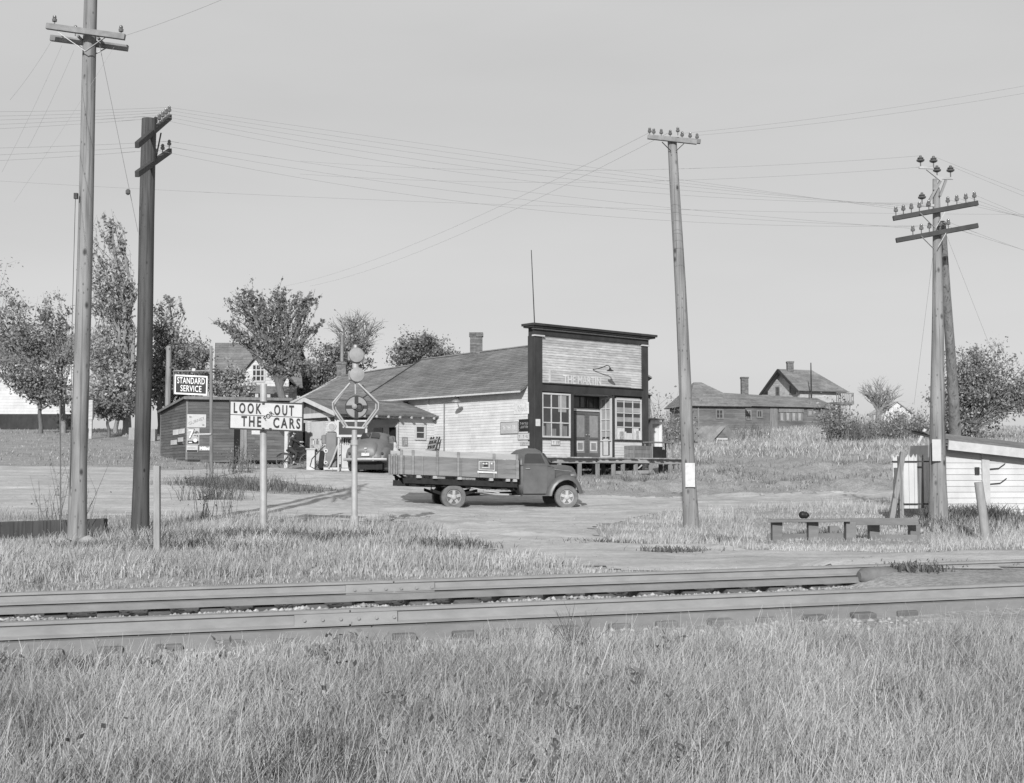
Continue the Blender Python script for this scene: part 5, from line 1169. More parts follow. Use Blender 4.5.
mb=MB(); mb.bar(cpnt(c_,0.05,zcr+.03),cpnt(c_,T+.25,zcr+.03),.14,.05); mb.build('ridge_cap',M['steel'],cr)
mb=MB(); k=.3
while k<T: mb.bar(cpnt(L0-ov-.03,k,zce-dz-.10),cpnt(L0+.3,k,zce+.02),.06,.09); k+=.62
mb.build('rafter_tails',M['trimwhite'],cr)
mb=MB(); mb.obox(cpnt(L0,.1,zce-.25),SNv*(T-.1),SUv*.10,Z*.20); mb.obox(cpnt(L1-.1,.1,zce-.25),SNv*(T-.1),SUv*.10,Z*.20); mb.build('canopy_beam',M['trimwhite'],store)
mb=MB(); mb.obox(cpnt(L0,T-.12,zce-.25),SUv*(L1-L0),SNv*.10,Z*.20); mb.build('canopy_beam',M['trimwhite'],store)
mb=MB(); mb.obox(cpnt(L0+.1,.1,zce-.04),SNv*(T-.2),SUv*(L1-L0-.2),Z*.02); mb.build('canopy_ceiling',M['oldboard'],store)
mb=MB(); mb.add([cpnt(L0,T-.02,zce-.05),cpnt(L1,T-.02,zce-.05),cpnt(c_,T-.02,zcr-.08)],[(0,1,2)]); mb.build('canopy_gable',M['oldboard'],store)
for L in (L0+.05,L1-.05):
    p=cpnt(L,T-.07,0); gz_=g(p.x,p.y); mb=MB(); mb.bar(V((p.x,p.y,gz_-.1)),V((p.x,p.y,zce-.2)),.15,.15); mb.bar(V((p.x,p.y,zce-1.0)),cpnt(L+(.7 if L==L0+.05 else -.7),T-.07,zce-.22),.07,.07); mb.build('canopy_post',M['trimwhite'],store,bevel=.01)
# little office under the canopy: its wall below the eave faces the camera
OA=plan(A,SU,L0+.03); NSU=(-SU[0],-SU[1]); to_=along(398.5,OA,SN); gmin=g(*plan(OA,SN,to_))-.5
mb=MB(); clap(mb,OA,SN,NSU,gmin,zce-.2,lambda z:(0,to_),.118); mb.build('office_wall',M['siding'],store)
mb=MB(); mb.obox(p3(OA,SN,0,NSU,-.10,gmin),SNv*to_,V((-NSU[0],-NSU[1],0))*.02,Z*(zce-.3-gmin)); mb.build('office_core',M['trimwhite'],store)
zo=lambda py,px: zat(py,OA[1]+SN[1]*along(px,OA,SN))
rectwin(store,OA,SN,NSU,along(425,OA,SN),along(414,OA,SN),zo(440,420),zo(425,420),1,2,e=.02,fw=.09)
OE=plan(OA,SN,to_); mb=MB(); clap(mb,OE,SU,SN,gmin,zce-.2,lambda z:(0,3.4),.118); mb.build('office_end_wall',M['siding'],store)
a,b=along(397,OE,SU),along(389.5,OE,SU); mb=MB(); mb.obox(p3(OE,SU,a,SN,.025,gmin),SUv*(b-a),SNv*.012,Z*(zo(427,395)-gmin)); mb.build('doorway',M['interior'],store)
mb=MB(); mb.obox(p3(OE,SU,a-.12,SN,.022,gmin),SUv*.11,SNv*.05,Z*(zo(427,395)-gmin)); mb.build('door_frame',M['trimwhite'],store)
a,b=along(383,OE,SU),along(374,OE,SU); mb=MB(); mb.obox(p3(OE,SU,a,SN,.025,zo(440,395)),SUv*(b-a),SNv*.02,Z*(zo(427,395)-zo(440,395))); mb.build('window',M['pane'],store)
# --- loading platform along the front
PD=2.5; pz=zA(457.5); pe=wu(662)-.2
pf=thing('loading_platform',p3(A,FU,2,FN,PD,g(*plan(A,FU,2,FN,PD))),'low wooden loading platform on posts along the store front','platform')
mb=MB(); k=-2.3
while k<pe-1.2:
    w_=.19; mb.tone=random.uniform(.75,1.15); mb.obox(p3(A,FU,k,FN,.10,pz-.05-.006*random.random()),U*(w_-.012),Nn*(PD+random.uniform(-.05,.12)),Z*.05); k+=w_
mb.build('planks',M['deck'],pf)
mb=MB(); mb.obox(p3(A,FU,-2.3,FN,PD-.12,pz-.25),U*(pe+1.1),Nn*.10,Z*.19); mb.build('edge_beam',M['deck'],pf,bevel=.01)
mb=MB(); mb.obox(p3(A,FU,.1,FN,.12,pz-.25),U*(pe-1.3),Nn*.10,Z*.19); mb.build('back_beam',M['deck'],pf)
for t_ in (-2.1,-.8,.3,1.3,2.2,2.75,3.5,4.4,5.6,6.6,pe-1.3):
    for e in (PD-.08,1.3):
        p=p3(A,FU,t_,FN,e,0); gz_=g(p.x,p.y)-.2; mb=MB(); mb.bar(V((p.x,p.y,gz_)),V((p.x,p.y,pz-.25)),.17,.17); mb.build('leg',M['oldboard'],pf)
mb=MB(); mb.bar(p3(A,FU,2.3,FN,PD-.02,pz-.62),p3(A,FU,4.5,FN,PD-.02,pz-.58),.05,.14); mb.build('brace_plank',M['deck'],pf)
mb=MB(); mb.bar(p3(A,FU,1.2,FN,PD+.03,pz-.14),p3(A,FU,4.2,FN,PD+.03,pz-.14),.04,.16); mb.build('splintered_edge',M['bedlight'],pf)
b=p3(A,FU,wu(638)-2.2,FN,1.3,pz); 
bx=thing('wooden_crate',b,'wide low wooden crate standing on the platform below the right shop window','crate')
for k in range(3): mb=MB(); mb.tone=random.uniform(.85,1.1); mb.obox(b+Z*(.01+k*.17),U*1.15,Nn*.5,Z*.162); mb.build('side_boards',M['oldboard'],bx)
for t_ in (.02,1.05): mb=MB(); mb.obox(b+U*t_+Nn*.502+Z*.01,U*.08,Nn*.022,Z*.5); mb.build('batten',M['oldboard'],bx)
b=p3(A,FU,wu(652)-1.85,FN,1.2,pz); tb_=thing('wooden_bench',b,'rough wooden table at the right end of the platform','table')
mb=MB(); mb.obox(b+Z*.66,U*1.5,Nn*.55,Z*.05); mb.build('table_top',M['oldboard'],tb_)
for x,y in ((.08,.05),(.08,.47),(1.38,.05),(1.38,.47)): mb=MB(); mb.bar(b+U*x+Nn*y,b+U*x+Nn*y+Z*.66,.06,.06); mb.build('leg',M['oldboard'],tb_)
mb=MB(); mb.obox(b+U*.25+Nn*.1,U*.55,Nn*.3,Z*.5); mb.obox(b+U*.85+Nn*.1,U*.2,Nn*.3,Z*.38); o=mb.build('dark_box',M['chassis']); origin_to(o,b+U*.5+Nn*.2); tag(o,'dark box stored under the rough table at the platform end','box')
# --- notices and signs on the walls
def onwall(name,label,O,u,n,t0,t1,z0,z1,m,e=.03,cat='sign',border=None):
    UU=V((u[0],u[1],0)); NN=V((n[0],n[1],0)); t=thing(name,p3(O,u,(t0+t1)/2,n,e,z0),label,cat)
    mb=MB(); mb.obox(p3(O,u,t0,n,e,z0),UU*(t1-t0),NN*.012,Z*(z1-z0)); mb.build('panel',m,t)
    if border:
        q=MB(); w_=.03
        for a,b,c,d in ((t0,t1,z0,z0+w_),(t0,t1,z1-w_,z1),(t0,t0+w_,z0+w_,z1-w_),(t1-w_,t1,z0+w_,z1-w_)): q.obox(p3(O,u,a,n,e+.01,c),UU*(b-a),NN*.006,Z*(d-c))
        q.build('border',border,t)
    return t
def smudge(t,O,u,n,t0,t1,z0,z1,m,rows=1,e=.046,dens=.7):
    UU=V((u[0],u[1],0)); NN=V((n[0],n[1],0)); mb=MB(); h=(z1-z0)/rows
    for r in range(rows):
        x=t0
        while x<t1-.04:
            w_=random.uniform(.05,.10)
            if random.random()<dens: 
                mb.obox(p3(O,u,x,n,e,z0+r*h+h*.15),UU*(w_*.35),NN*.004,Z*h*.7); mb.obox(p3(O,u,x+w_*.35,n,e,z0+r*h+h*random.choice((.15,.4,.65))),UU*(w_*.45),NN*.004,Z*h*.2)
            x+=w_*1.15
    mb.build('worn_lettering',m,t)
def sw(px0,px1,py0,py1): a,b=wl(px1),wl(px0); dd=d_((a+b)/2); return a,b,zat(py1,dd),zat(py0,dd)
a,b,c,d=sw(501,519,421.8,434); t=onwall('wall_sign','faded framed sign board on the side wall, leftmost of the cluster by the store corner',A,SU,SN,a,b,c,d,M['facadesign'],border=M['steel']); smudge(t,A,SU,SN,a+.2,b-.15,c+.14,d-.12,M['paper'],1)
a,b,c,d=sw(519.6,529.6,419.2,431.2); t=onwall('wall_sign','small black sign with two pale lines on the side wall beside the store corner',A,SU,SN,a,b,c,d,M['signdark']); smudge(t,A,SU,SN,a+.05,b-.05,c+.1,d-.1,M['screen'],2,dens=.95)
a,b,c,d=sw(518.5,530,433,440); t=onwall('wall_sign','narrow white sign with dark border below the small black sign on the side wall',A,SU,SN,a,b,c,d,M['signwhite'],border=M['screen']); smudge(t,A,SU,SN,a+.08,b-.06,c+.06,d-.05,M['screen'],1)
a,b,c,d=sw(520.5,530,441.5,445.5); t=onwall('wall_sign','faint grey strip sign, lowest of those by the store corner',A,SU,SN,a,b,c,d,M['facadesign']); smudge(t,A,SU,SN,a+.05,b-.05,c+.03,d-.03,M['screen'],1)
a,b,c,d=sw(514.5,529.5,402.5,414); t=onwall('painted_patch','pale grey faded painted rectangle high on the side wall near the corner',A,SU,SN,a,b,c,d,M['paper'],e=.02,cat='painted sign'); smudge(t,A,SU,SN,a+.1,b-.1,c+.1,d-.1,M['facadesign'],3,.034)
a,b=along(407,OA,SN),along(401.5,OA,SN); c,d=zo(446,404),zo(437,404); t=onwall('tin_sign','small patterned sign between the dark doorway and the little window',OA,SN,NSU,a,b,c,d,M['screen']); smudge(t,OA,SN,NSU,a+.05,b-.05,c+.05,d-.05,M['signwhite'],3)
a0=wu(534.2); t=onwall('notice','small white notice pinned to the dark left pilaster of the store front',A,FU,FN,a0,a0+.25,zA(426),zA(419),M['paper'],e=.092,cat='notice')
a0=wu(550.5); t=onwall('tin_sign','small dark-edged sign below the left shop window',A,FU,FN,a0,wu(559.5),zA(445),zA(439),M['paper'],e=.03,border=M['screen']); smudge(t,A,FU,FN,a0+.06,wu(559.5)-.05,zA(444.3),zA(440),M['screen'],1)
# framed dark board hung below the canopy
mb=MB(); dd=53.4; t=thing('hanging_board',P(351,436,dd),'dark board in a white frame standing between the pumps, behind the crossing signal','sign board')
mb.obox(P(337.5,436.5,dd),V((xat(366,dd)-xat(337.5,dd),0,0)),V((0,.04,0)),Z*(zat(420,dd)-zat(436.5,dd))); mb.build('panel',M['pane'],t)
mb=MB(); x0,x1=xat(336.5,dd),xat(367,dd); z0,z1=zat(437,dd),zat(420,dd)
for a,b,c,d in ((x0,x1,z0,z0+.09),(x0,x1,z1-.07,z1),(x0,x0+.08,z0+.09,z1-.07),(x1-.08,x1,z0+.09,z1-.07)): mb.obox(V((a,dd-.02,c)),V((b-a,0,0)),V((0,.016,0)),Z*(d-c))
mb.build('frame',M['trimwhite'],t)
for px in (338,364): 
    mb=MB(); gz_=g(xat(px,dd),dd); mb.tube([V((xat(px,dd),dd+.06,gz_)),V((xat(px,dd),dd+.06,z1))],.035,8); mb.build('post',M['trimwhite'],t)
# ladder-like chair against the side wall
a=q(433,451,.7); t=thing('stepladder',V((a.x,a.y,g(a.x,a.y))),'wooden folding chairs and ladder leaning on the white side wall behind the truck bed','ladder')
for dx in (0,.18,.42,.60): mb=MB(); mb.bar(a+SUv*(-dx)-Z*.9,a+SUv*(-dx-.14)-SNv*.5+Z*.62,.05,.06); mb.build('rail',M['iron'],t)
for k in range(4): mb=MB(); mb.bar(a+SUv*.02-SNv*(.12+k*.1)+Z*(-.2+k*.22),a-SUv*.72-SNv*(.12+k*.1)+Z*(-.15+k*.22),.04,.07); mb.build('rung',M['screen'],t)

# --- white outhouse and sheds behind the store front's right edge
def hut(name,label,cat,px0,px1,d,py0,py1,dep,m,roofm,mono=True):
    x0,x1=xat(px0,d),xat(px1,d); z0,z1=zat(py1,d),zat(py0,d); t=thing(name,((x0+x1)/2,d,z0),label,cat)
    mb=MB(); vboards(mb,(x0,d),(1,0),(0,-1),0,x1-x0,lambda t_:z0-.3,lambda t_:z1,.2,th=.03); mb.obox(V((x0,d+.01,z0-.3)),V((x1-x0,0,0)),V((0,dep,0)),Z*(z1-z0+.28)); mb.build('wall',m,t)
    mb=MB(); mb.obox(V((x0-.1,d-.15,z1+.0)),V((x1-x0+.2,0,0)),V((0,dep+.3,-.25)),Z*.06); mb.build('roof',roofm,t); return t,(x0,x1,z0,z1)
t,(x0,x1,z0,z1)=hut('outhouse','narrow white board outhouse just right of the store front','outhouse',651,662.5,66,419.5,452,1.3,M['siding'],M['shinglelight'])
mb=MB(); mb.obox(V((x0+.1,65.95,z1-.42)),V((.32,0,0)),V((0,.02,0)),Z*.2); mb.build('vent',M['screen'],t)
mb=MB(); mb.obox(V((xat(644,70),70,zat(450,70))),V((xat(651,70)-xat(644,70),0,0)),V((0,4,0)),Z*(zat(395,70)-zat(450,70)));
t=thing('back_shed',(xat(647,70),70,zat(450,70)),'dark shed with stepped eaves peeping out behind the store front','shed'); mb.build('wall',M['darkhouse'],t)
mb=MB(); mb.prism([V((xat(640,70),69.6,zat(370,70))),V((xat(652,70),69.6,zat(377.5,70))),V((xat(652,70),69.6,zat(379,70))),V((xat(640,70),69.6,zat(372,70)))],(0,5,0)); mb.prism([V((xat(640,70),69.6,zat(390,70))),V((xat(652,70),69.6,zat(394.5,70))),V((xat(652,70),69.6,zat(396,70))),V((xat(640,70),69.6,zat(392,70)))],(0,5,0)); mb.build('roof',M['shingle'],t)

# --- dark shed at left with posters
dS=62.0; SA=(xat(185.5,dS),dS); ang=R(16); su=(math.cos(ang),math.sin(ang)); sn=(su[1],-su[0]); lu=(-.44,.898); ln=(-.898,-.44)
Ws=along(289,SA,su); zb,zt=zat(460,dS),zat(397.5,dS); SL=along(160,SA,lu) if True else 5
SL=min(max(SL,3.0),9.0); zt2=zat(411,SA[1]+lu[1]*SL)
sh=thing('board_shed',(SA[0],SA[1],zb),'dark board-sided shed with a lean-to roof and posters on its walls, at left','shed')
ww=along(233.5,SA,su)
mb=MB(); clap(mb,SA,su,sn,zb-.1,zt,lambda z:(0,ww),.14,tv=.18); clap(mb,SA,su,sn,zb-.0,zt-.05,lambda z:(ww+.5,ww+.55+1.9),.14,tv=.18); mb.build('front_wall',M['shed'],sh)
mb=MB(); clap(mb,SA,lu,ln,zb-.1,zt2,lambda z:(0,SL),.14,tv=.18); clap(mb,SA,lu,ln,zt2,zt,lambda z:(0,SL*(zt-z)/(zt-zt2)),.14,tv=.18); mb.build('side_wall',M['shed'],sh)
mb=MB(); vboards(mb,SA,su,sn,ww+2.45,Ws,lambda t_:zb-.05,lambda t_:zt-.1,.18,tv=.25); mb.build('plank_door',M['oldboard'],sh)
mb=MB(); vboards(mb,SA,su,sn,ww+.28,ww+.6,lambda t_:zb-.05,lambda t_:zt-1.0,.17,e=.02,tv=.25); mb.build('plank_strip',M['oldboard'],sh)
mb=MB(); mb.obox(p3(SA,su,.05,sn,-.05,zb-.1),V((su[0],su[1],0))*(Ws-.1),V((lu[0],lu[1],0))*(SL-.3),Z*(zt2-zb)); mb.build('inner_dark',M['interior'],sh)
mb=MB(); mb.obox(p3(SA,su,.0,sn,-.03,zb),V((su[0],su[1],0))*Ws,V((-sn[0],-sn[1],0))*.02,Z*(zt-zb-.06)); mb.build('wall_backing',M['interior'],sh)
a_=p3(SA,su,-.12,sn,.22,zt+.05); b_=p3(SA,su,Ws+.1,sn,.22,zt+.05); c__=V((SA[0]+su[0]*Ws+lu[0]*SL,SA[1]+su[1]*Ws+lu[1]*SL,zt2+.02)); d__=V((SA[0]-.16+lu[0]*SL,SA[1]+lu[1]*SL,zt2+.02))
mb=MB(); roofplane(mb,d__,c__,b_,a_,14); rf=mb.build('roof',M['shingle'],sh)
mb=MB(); mb.bar(a_-Z*.08,b_-Z*.08,.04,.12); mb.bar(a_-Z*.07,d__-Z*.07,.05,.10); mb.build('roof_edge',M['oldboard'],rf)
mb=MB(); mb.obox(p3(SA,su,-.02,sn,.0,zb-.1),V((su[0],su[1],0))*.10,V((sn[0],sn[1],0))*.04,Z*(zt-zb+.05)); mb.build('corner_board',M['oldboard'],sh)
mb=MB(); mb.obox(p3(SA,lu,SL-.1,ln,.0,zb),V((lu[0],lu[1],0))*.10,V((ln[0],ln[1],0))*.04,Z*(zt2-zb)); mb.build('corner_board',M['oldboard'],sh)
sx=lambda px: along(px,SA,su); sz=lambda py,px=200: zat(py,SA[1]+su[1]*sx(px))
tw=lambda label,px0,px1,py0,py1,m,**k: onwall('poster',label,SA,su,sn,sx(px0),sx(px1),sz(py1,px0),sz(py0,px0),m,cat='poster',**k)
t=tw('white rectangular poster with slanting grey letters, topmost on the dark shed',186.2,205.2,414.2,427.3,M['signwhite'])
uu=V((su[0],su[1],0)); 
txt('lettering','GURNEY',.20,p3(SA,su,(sx(187)+sx(204.5))/2,sn,.046,sz(421)),(uu*.93+Z*.36),(Z*.93-uu*.36),M['screen'],t,width=.78)
for px,py in ((189,417),(202,425)): 
    mb=MB(); mb.box(p3(SA,su,sx(px),sn,.046,sz(py)),.12,.012,.07); mb.build('mark',M['screen'],t)
t=tw('grey soft drink poster with a big 7up on the dark shed, below the white poster',186.2,198.8,427.8,444.8,M['facadesign'])
mb=MB(); mb.obox(p3(SA,su,sx(187),sn,.043,sz(443.8)),uu*(sx(198)-sx(187)),V((sn[0],sn[1],0))*.004,Z*.14); mb.build('dark_panel',M['black'],t)
txt('lettering','7',.62,p3(SA,su,sx(190.6),sn,.048,sz(434.3)),uu,Z,M['black'],t,width=.28,bold=.02); txt('lettering','7',.58,p3(SA,su,sx(190.2),sn,.056,sz(434.3)),uu,Z,M['letter'],t,width=.25,bold=.008)
txt('lettering','up',.34,p3(SA,su,sx(195),sn,.048,sz(433)),(uu*.93+Z*.36),(Z*.93-uu*.36),M['black'],t,width=.24,bold=.01)
mb=MB(); mb.lathe(p3(SA,su,sx(194.6),sn,.048,sz(440.5)),V((sn[0],sn[1],0)),[(0,.085),(.006,.085)],16); mb.build('spot',M['letter'],t)
mb=MB(); mb.obox(p3(SA,su,sx(188),sn,.049,sz(443.0)),uu*.16,V((sn[0],sn[1],0))*.004,Z*.05); mb.build('mark',M['letter'],t)
t=tw('white paper sign with a black foot below the soft drink poster',186.0,197.4,445.2,452.2,M['signwhite']); mb=MB(); mb.obox(p3(SA,su,sx(186.4),sn,.043,sz(452.0)),uu*(sx(197)-sx(186.4)),V((sn[0],sn[1],0))*.004,Z*.09); mb.build('dark_foot',M['black'],t)
mb=MB(); mb.obox(p3(SA,su,sx(187),sn,.044,sz(448.3)),uu*.36,V((sn[0],sn[1],0))*.004,Z*.03); mb.build('mark',M['screen'],t)
t=tw('long pale sign with white letters, right of the black-footed paper on the dark shed',198.6,210,446.2,450.8,M['screen']); txt('lettering','Milled',.2,p3(SA,su,(sx(199)+sx(209.5))/2,sn,.046,sz(448.4)),uu,Z,M['letter'],t,width=.46,bold=.012)
lx=lambda px: along(px,SA,lu); lz=lambda py,px: zat(py,SA[1]+lu[1]*lx(px))
for lab,px0,px1,py0,py1,m in (('pale strip poster high on the left wall of the dark shed, away from its corner',173,178.5,430,435.2,'paper'),('pale strip poster on the left wall of the dark shed, touching the corner',179,184.6,429.2,434,'paper'),('white square poster low on the left wall of the dark shed',171,177,440.3,445,'signwhite'),('white poster with a dark foot on the left wall of the dark shed',178,183.3,437.8,444.5,'signwhite')):
    t=onwall('poster',lab,SA,lu,ln,lx(px1),lx(px0),lz(py1,px0),lz(py0,px0),M[m],cat='poster')
    if 'foot' in lab: mb=MB(); mb.obox(p3(SA,lu,lx(px1),ln,.043,lz(py1,px0)),V((lu[0],lu[1],0))*(lx(px0)-lx(px1)),V((ln[0],ln[1],0))*.004,Z*.12); mb.build('dark_foot',M['black'],t)
a,b=sx(251),sx(261); t=onwall('poster','small pale sign hanging at the top of the plank door end of the dark shed',SA,su,sn,a,b,sz(434.5,255),sz(430.5,255),M['paper'],cat='poster')
b=GP(275,61); mb=MB(); mb.prism([P(279,431,61.5),P(292,431,61.5),P(291,433,61.5),P(283,436,61.5)],(0,.3,0)); o=mb.build('tin_hood',M['iron']); origin_to(o,P(285,434,61.5)); tag(o,'dark tin hood sticking out below the right end of the warning board','hood')
# sill timbers on the ground at the shed
for px0,px1,py,l in ((186,210,460,'long dark timber sill lying under the left half of the dark shed'),(240,283,464.5,'pale plank lying on the ground before the plank door of the dark shed')):
    a=P(px0,py+1,dS-.4); c=P(px1,py+1.6,dS+.8); mb=MB(); mb.bar(a,c,.2,.14); o=mb.build('ground_timber',M['darkpole' if px0<200 else 'oldboard']); origin_to(o,a); tag(o,l,'timber')

# ================================================================== HOUSES ON THE HILL
def wallrect(mb,O,u,n,t0,t1,z0,z1,pitch=.16,tv=.16): clap(mb,O,u,n,z0,z1,lambda z:(t0,t1),pitch,tv=tv)
# long dark house: hip-roofed block at left, long low wing to the right; front faces the camera, turned a little
def hx(px,d): return xat(px,d)
dH=112.0
ld=thing('long_house',(hx(740,dH),dH,zat(424,dH)),'long weathered dark house with a hip-roofed end and a low wing, on the grassy hill','house')
zg_=zat(427,dH); ze_=zat(405.3,dH)
# hip block: corner at px 697 nearest; left face to 669, right face to 747
C0=(hx(698,dH),dH); au=(math.cos(R(14)),math.sin(R(14))); an=(au[1],-au[0]); bu=(-math.sin(R(14)),math.cos(R(14))); bn=(-au[0],-au[1])
W1=along(746,C0,au); D1=5.0
C0L=plan(C0,au,-.6); 
mb=MB(); wallrect(mb,C0L,au,an,0,W1+.6,zg_-.8,ze_); mb.build('front_wall',M['darkhouse'],ld)
mb=MB(); wallrect(mb,C0L,bu,bn,0,D1,zg_-.8,ze_); wallrect(mb,plan(C0,au,W1),bu,au,0,D1,zg_-.8,ze_); mb.build('end_wall',M['darkhouse'],ld)
mb=MB(); mb.obox(p3(C0,au,0,an,.01,zg_-.6),V((au[0],au[1],0))*.14,V((an[0],an[1],0))*.06,Z*(ze_-zg_+.6)); mb.build('corner_board',M['oldboard'],ld)
# roof of the hip block
zr=zat(382.5,dH+3); ov=.4
def q3(a,b,z): return p3(C0L,au,a,bu,b,z)
e=[q3(-ov,-ov,ze_-.05),q3(W1+.6+ov,-ov,ze_-.05),q3(W1+.6+ov,D1+ov,ze_-.05),q3(-ov,D1+ov,ze_-.05)]
r0=q3(1.3,D1/2,zr); r1_=q3(W1*.45,D1/2,zr)
mb=MB(); roofplane(mb,e[0],e[1],r1_,r0,16); roofplane(mb,e[3],e[0],r0,r0+V((.01,0,0)),16); roofplane(mb,e[1],e[2],r1_+V((.01,0,0)),r1_,16); roofplane(mb,e[2],e[3],r0,r1_,16); mb.build('hip_roof',M['shinglelight'],ld)
# wing
C1=plan(C0,au,W1-.3,bu,1.2); W2=along(832,C1,au); zw=ze_+.15; D2=6.0
mb=MB(); wallrect(mb,C1,au,an,0,W2,zg_-.9,zw); mb.build('wing_wall',M['darkhouse'],ld)
mb=MB(); wallrect(mb,plan(C1,au,W2),bu,au,0,D2,zg_-.9,zw+.2); mb.build('end_wall',M['darkhouse'],ld)
zr2=zat(392.5,C1[1]+4)
a_=p3(C1,au,-.2,bu,-ov,zw-.05); b_=p3(C1,au,W2+.4,bu,-ov,zw-.12); c2=p3(C1,au,W2+.2,bu,D2/2,zr2-.45); d2=p3(C1,au,-2.5,bu,D2/2,zr2)
mb=MB(); roofplane(mb,a_,b_,c2,d2,14); roofplane(mb,p3(C1,au,W2+.4,bu,D2+ov,zw-.12),p3(C1,au,-2,bu,D2+ov,zw-.05),d2,c2,14); mb.build('wing_roof',M['shinglelight'],ld)
tq=along(745.5,plan(C1,bu,D2/2),au); cc=plan(plan(C1,bu,D2/2),au,tq); chimney(ld,(cc[0],cc[1],zr2-.6),.62,zat(377,cc[1])-zr2+.6)
hw=lambda O,px0,px1,py0,py1,cols,rows,pm=None: rectwin(ld,O,au,an,along(px0,O,au),along(px1,O,au),zat(py1,O[1]+au[1]*along(px0,O,au)),zat(py0,O[1]+au[1]*along(px0,O,au)),cols,rows,fm=M['oldboard'],pm=pm,fw=.12,mw=.06)
hw(C0,716,724,409,419,2,2); hw(C1,746.5,752,410,420,2,1); hw(C1,757,763,410,418,2,1)
for k in range(4): hw(C1,780+k*6,785+k*6,411,421.5,1,1,M['panelight'])
mb=MB(); t0=along(779,C1,au); t1=along(804,C1,au); mb.obox(p3(C1,au,t0,an,.03,zat(411,113)),V((au[0],au[1],0))*(t1-t0),V((an[0],an[1],0))*.1,Z*.3); mb.build('window_hood',M['oldboard'],ld)
def hdoor(O,px0,px1,m,name):
    t0=along(px0,O,au); t1=along(px1,O,au); mb=MB(); mb.obox(p3(O,au,t0,an,.03,zg_-.2),V((au[0],au[1],0))*(t1-t0),V((an[0],an[1],0))*.04,Z*(zat(407,O[1])-zg_+.2)); mb.build(name,m,ld)
hdoor(C1,770.5,778,M['oldboard'],'door')
for px0,px1 in ((808,814),(821,828)): hw(C1,px0,px1,409,416,1,1,M['screen'])
# two-storey white house behind
d3=128.0; O3=(hx(801,d3),d3); ag=R(22); au3=(math.cos(ag),math.sin(ag)); an3=(au3[1],-au3[0]); bu3=(-au3[1],au3[0]); bn3=(-au3[0],-au3[1])
th=thing('two_storey_house',(O3[0],O3[1],zat(420,d3)),'tall pale two-storey house with a balcony porch, behind the long house','house')
W3=along(842,O3,au3); D3=along(769,O3,bu3) if along(769,O3,bu3)>0 else 5
D3=min(max(D3,4),9); z0=zat(424,d3); z1=zat(387,d3); zr3=zat(369.5,d3+3)
mb=MB(); wallrect(mb,O3,au3,an3,0,W3,z0,z1,.2,.06); mb.build('front_wall',M['facade'],th)
mb=MB(); wallrect(mb,O3,bu3,bn3,0,D3,z0,z1,.2,.08); clap(mb,O3,bu3,bn3,z1,zr3-.05,lambda z:(D3/2*(z-z1)/(zr3-z1),D3-D3/2*(z-z1)/(zr3-z1)),.2); mb.build('gable_wall',M['facade'],th)
mb=MB(); wallrect(mb,plan(O3,au3,W3),bu3,au3,0,D3,z0,z1,.2); mb.build('end_wall',M['facade'],th)
q3_=lambda a,b,z: p3(O3,au3,a,bu3,b,z); dz_=(zr3-z1)*.55/(D3/2)
mb=MB(); roofplane(mb,q3_(-.6,-.55,z1-dz_),q3_(W3+.6,-.55,z1-dz_),q3_(W3+.6-2.0,D3/2,zr3),q3_(-.6,D3/2,zr3),14); roofplane(mb,q3_(W3+.6,D3+.55,z1-dz_),q3_(-.6,D3+.55,z1-dz_),q3_(-.6,D3/2,zr3),q3_(W3-1.4,D3/2,zr3),14); roofplane(mb,q3_(W3+.6,-.55,z1-dz_),q3_(W3+.6,D3+.55,z1-dz_),q3_(W3-1.39,D3/2,zr3),q3_(W3-1.4,D3/2,zr3),14); r=mb.build('roof',M['shinglelight'],th)
mb=MB(); mb.bar(q3_(-.63,-.55,z1-dz_-.1),q3_(-.63,D3/2,zr3-.1),.1,.25); mb.bar(q3_(-.63,D3+.55,z1-dz_-.1),q3_(-.63,D3/2,zr3-.1),.1,.25); mb.build('verge_board',M['trimdark'],r)
cc=plan(plan(O3,au3,-.0),bu3,D3/2); chimney(th,(hx(791.5,cc[1]),cc[1],zr3-.6),.62,zat(361.5,cc[1])-zr3+.6)
for px0,px1,O,u,n in ((777,781,O3,bu3,bn3),(791,797,O3,bu3,bn3)):
    a=along(px1,O,u); b=along(px0,O,u); a,b=min(a,b),max(a,b); rectwin(th,O,u,n,max(a,.3),min(b,D3-.2),zat(395,d3+2),zat(385.5,d3+2),1,2,fm=M['oldboard'],fw=.1)
mb=MB(); mb.tube([V((hx(812.5,d3-2),d3-2,zat(400,d3))),V((hx(812.5,d3-2),d3-2,zat(364.5,d3)))],[.09,.05],6); mb.build('mast',M['iron'],th)
# porch with balcony at the right end
pb=plan(O3,au3,W3*.6); pw=W3*.4+.1; zf=zat(402.5,d3)
mb=MB(); mb.obox(p3(pb,au3,0,an3,0,zf-.2),V((au3[0],au3[1],0))*pw,V((an3[0],an3[1],0))*2.0,Z*.22); mb.build('porch_roof',M['shingle'],th)
mb=MB()
for k in range(9): mb.obox(p3(pb,au3,k*pw/8.3,an3,1.9,zf),V((au3[0],au3[1],0))*.06,V((an3[0],an3[1],0))*.05,Z*.85)
mb.obox(p3(pb,au3,0,an3,1.88,zf+.85),V((au3[0],au3[1],0))*pw,V((an3[0],an3[1],0))*.1,Z*.09); mb.build('balustrade',M['oldboard'],th)
for k in (0,.5,1): mb=MB(); p=p3(pb,au3,.1+(pw-.3)*k,an3,1.75,z0-.4); mb.bar(p,V((p.x,p.y,zf-.2)),.16,.16); mb.build('porch_post',M['facade'],th)
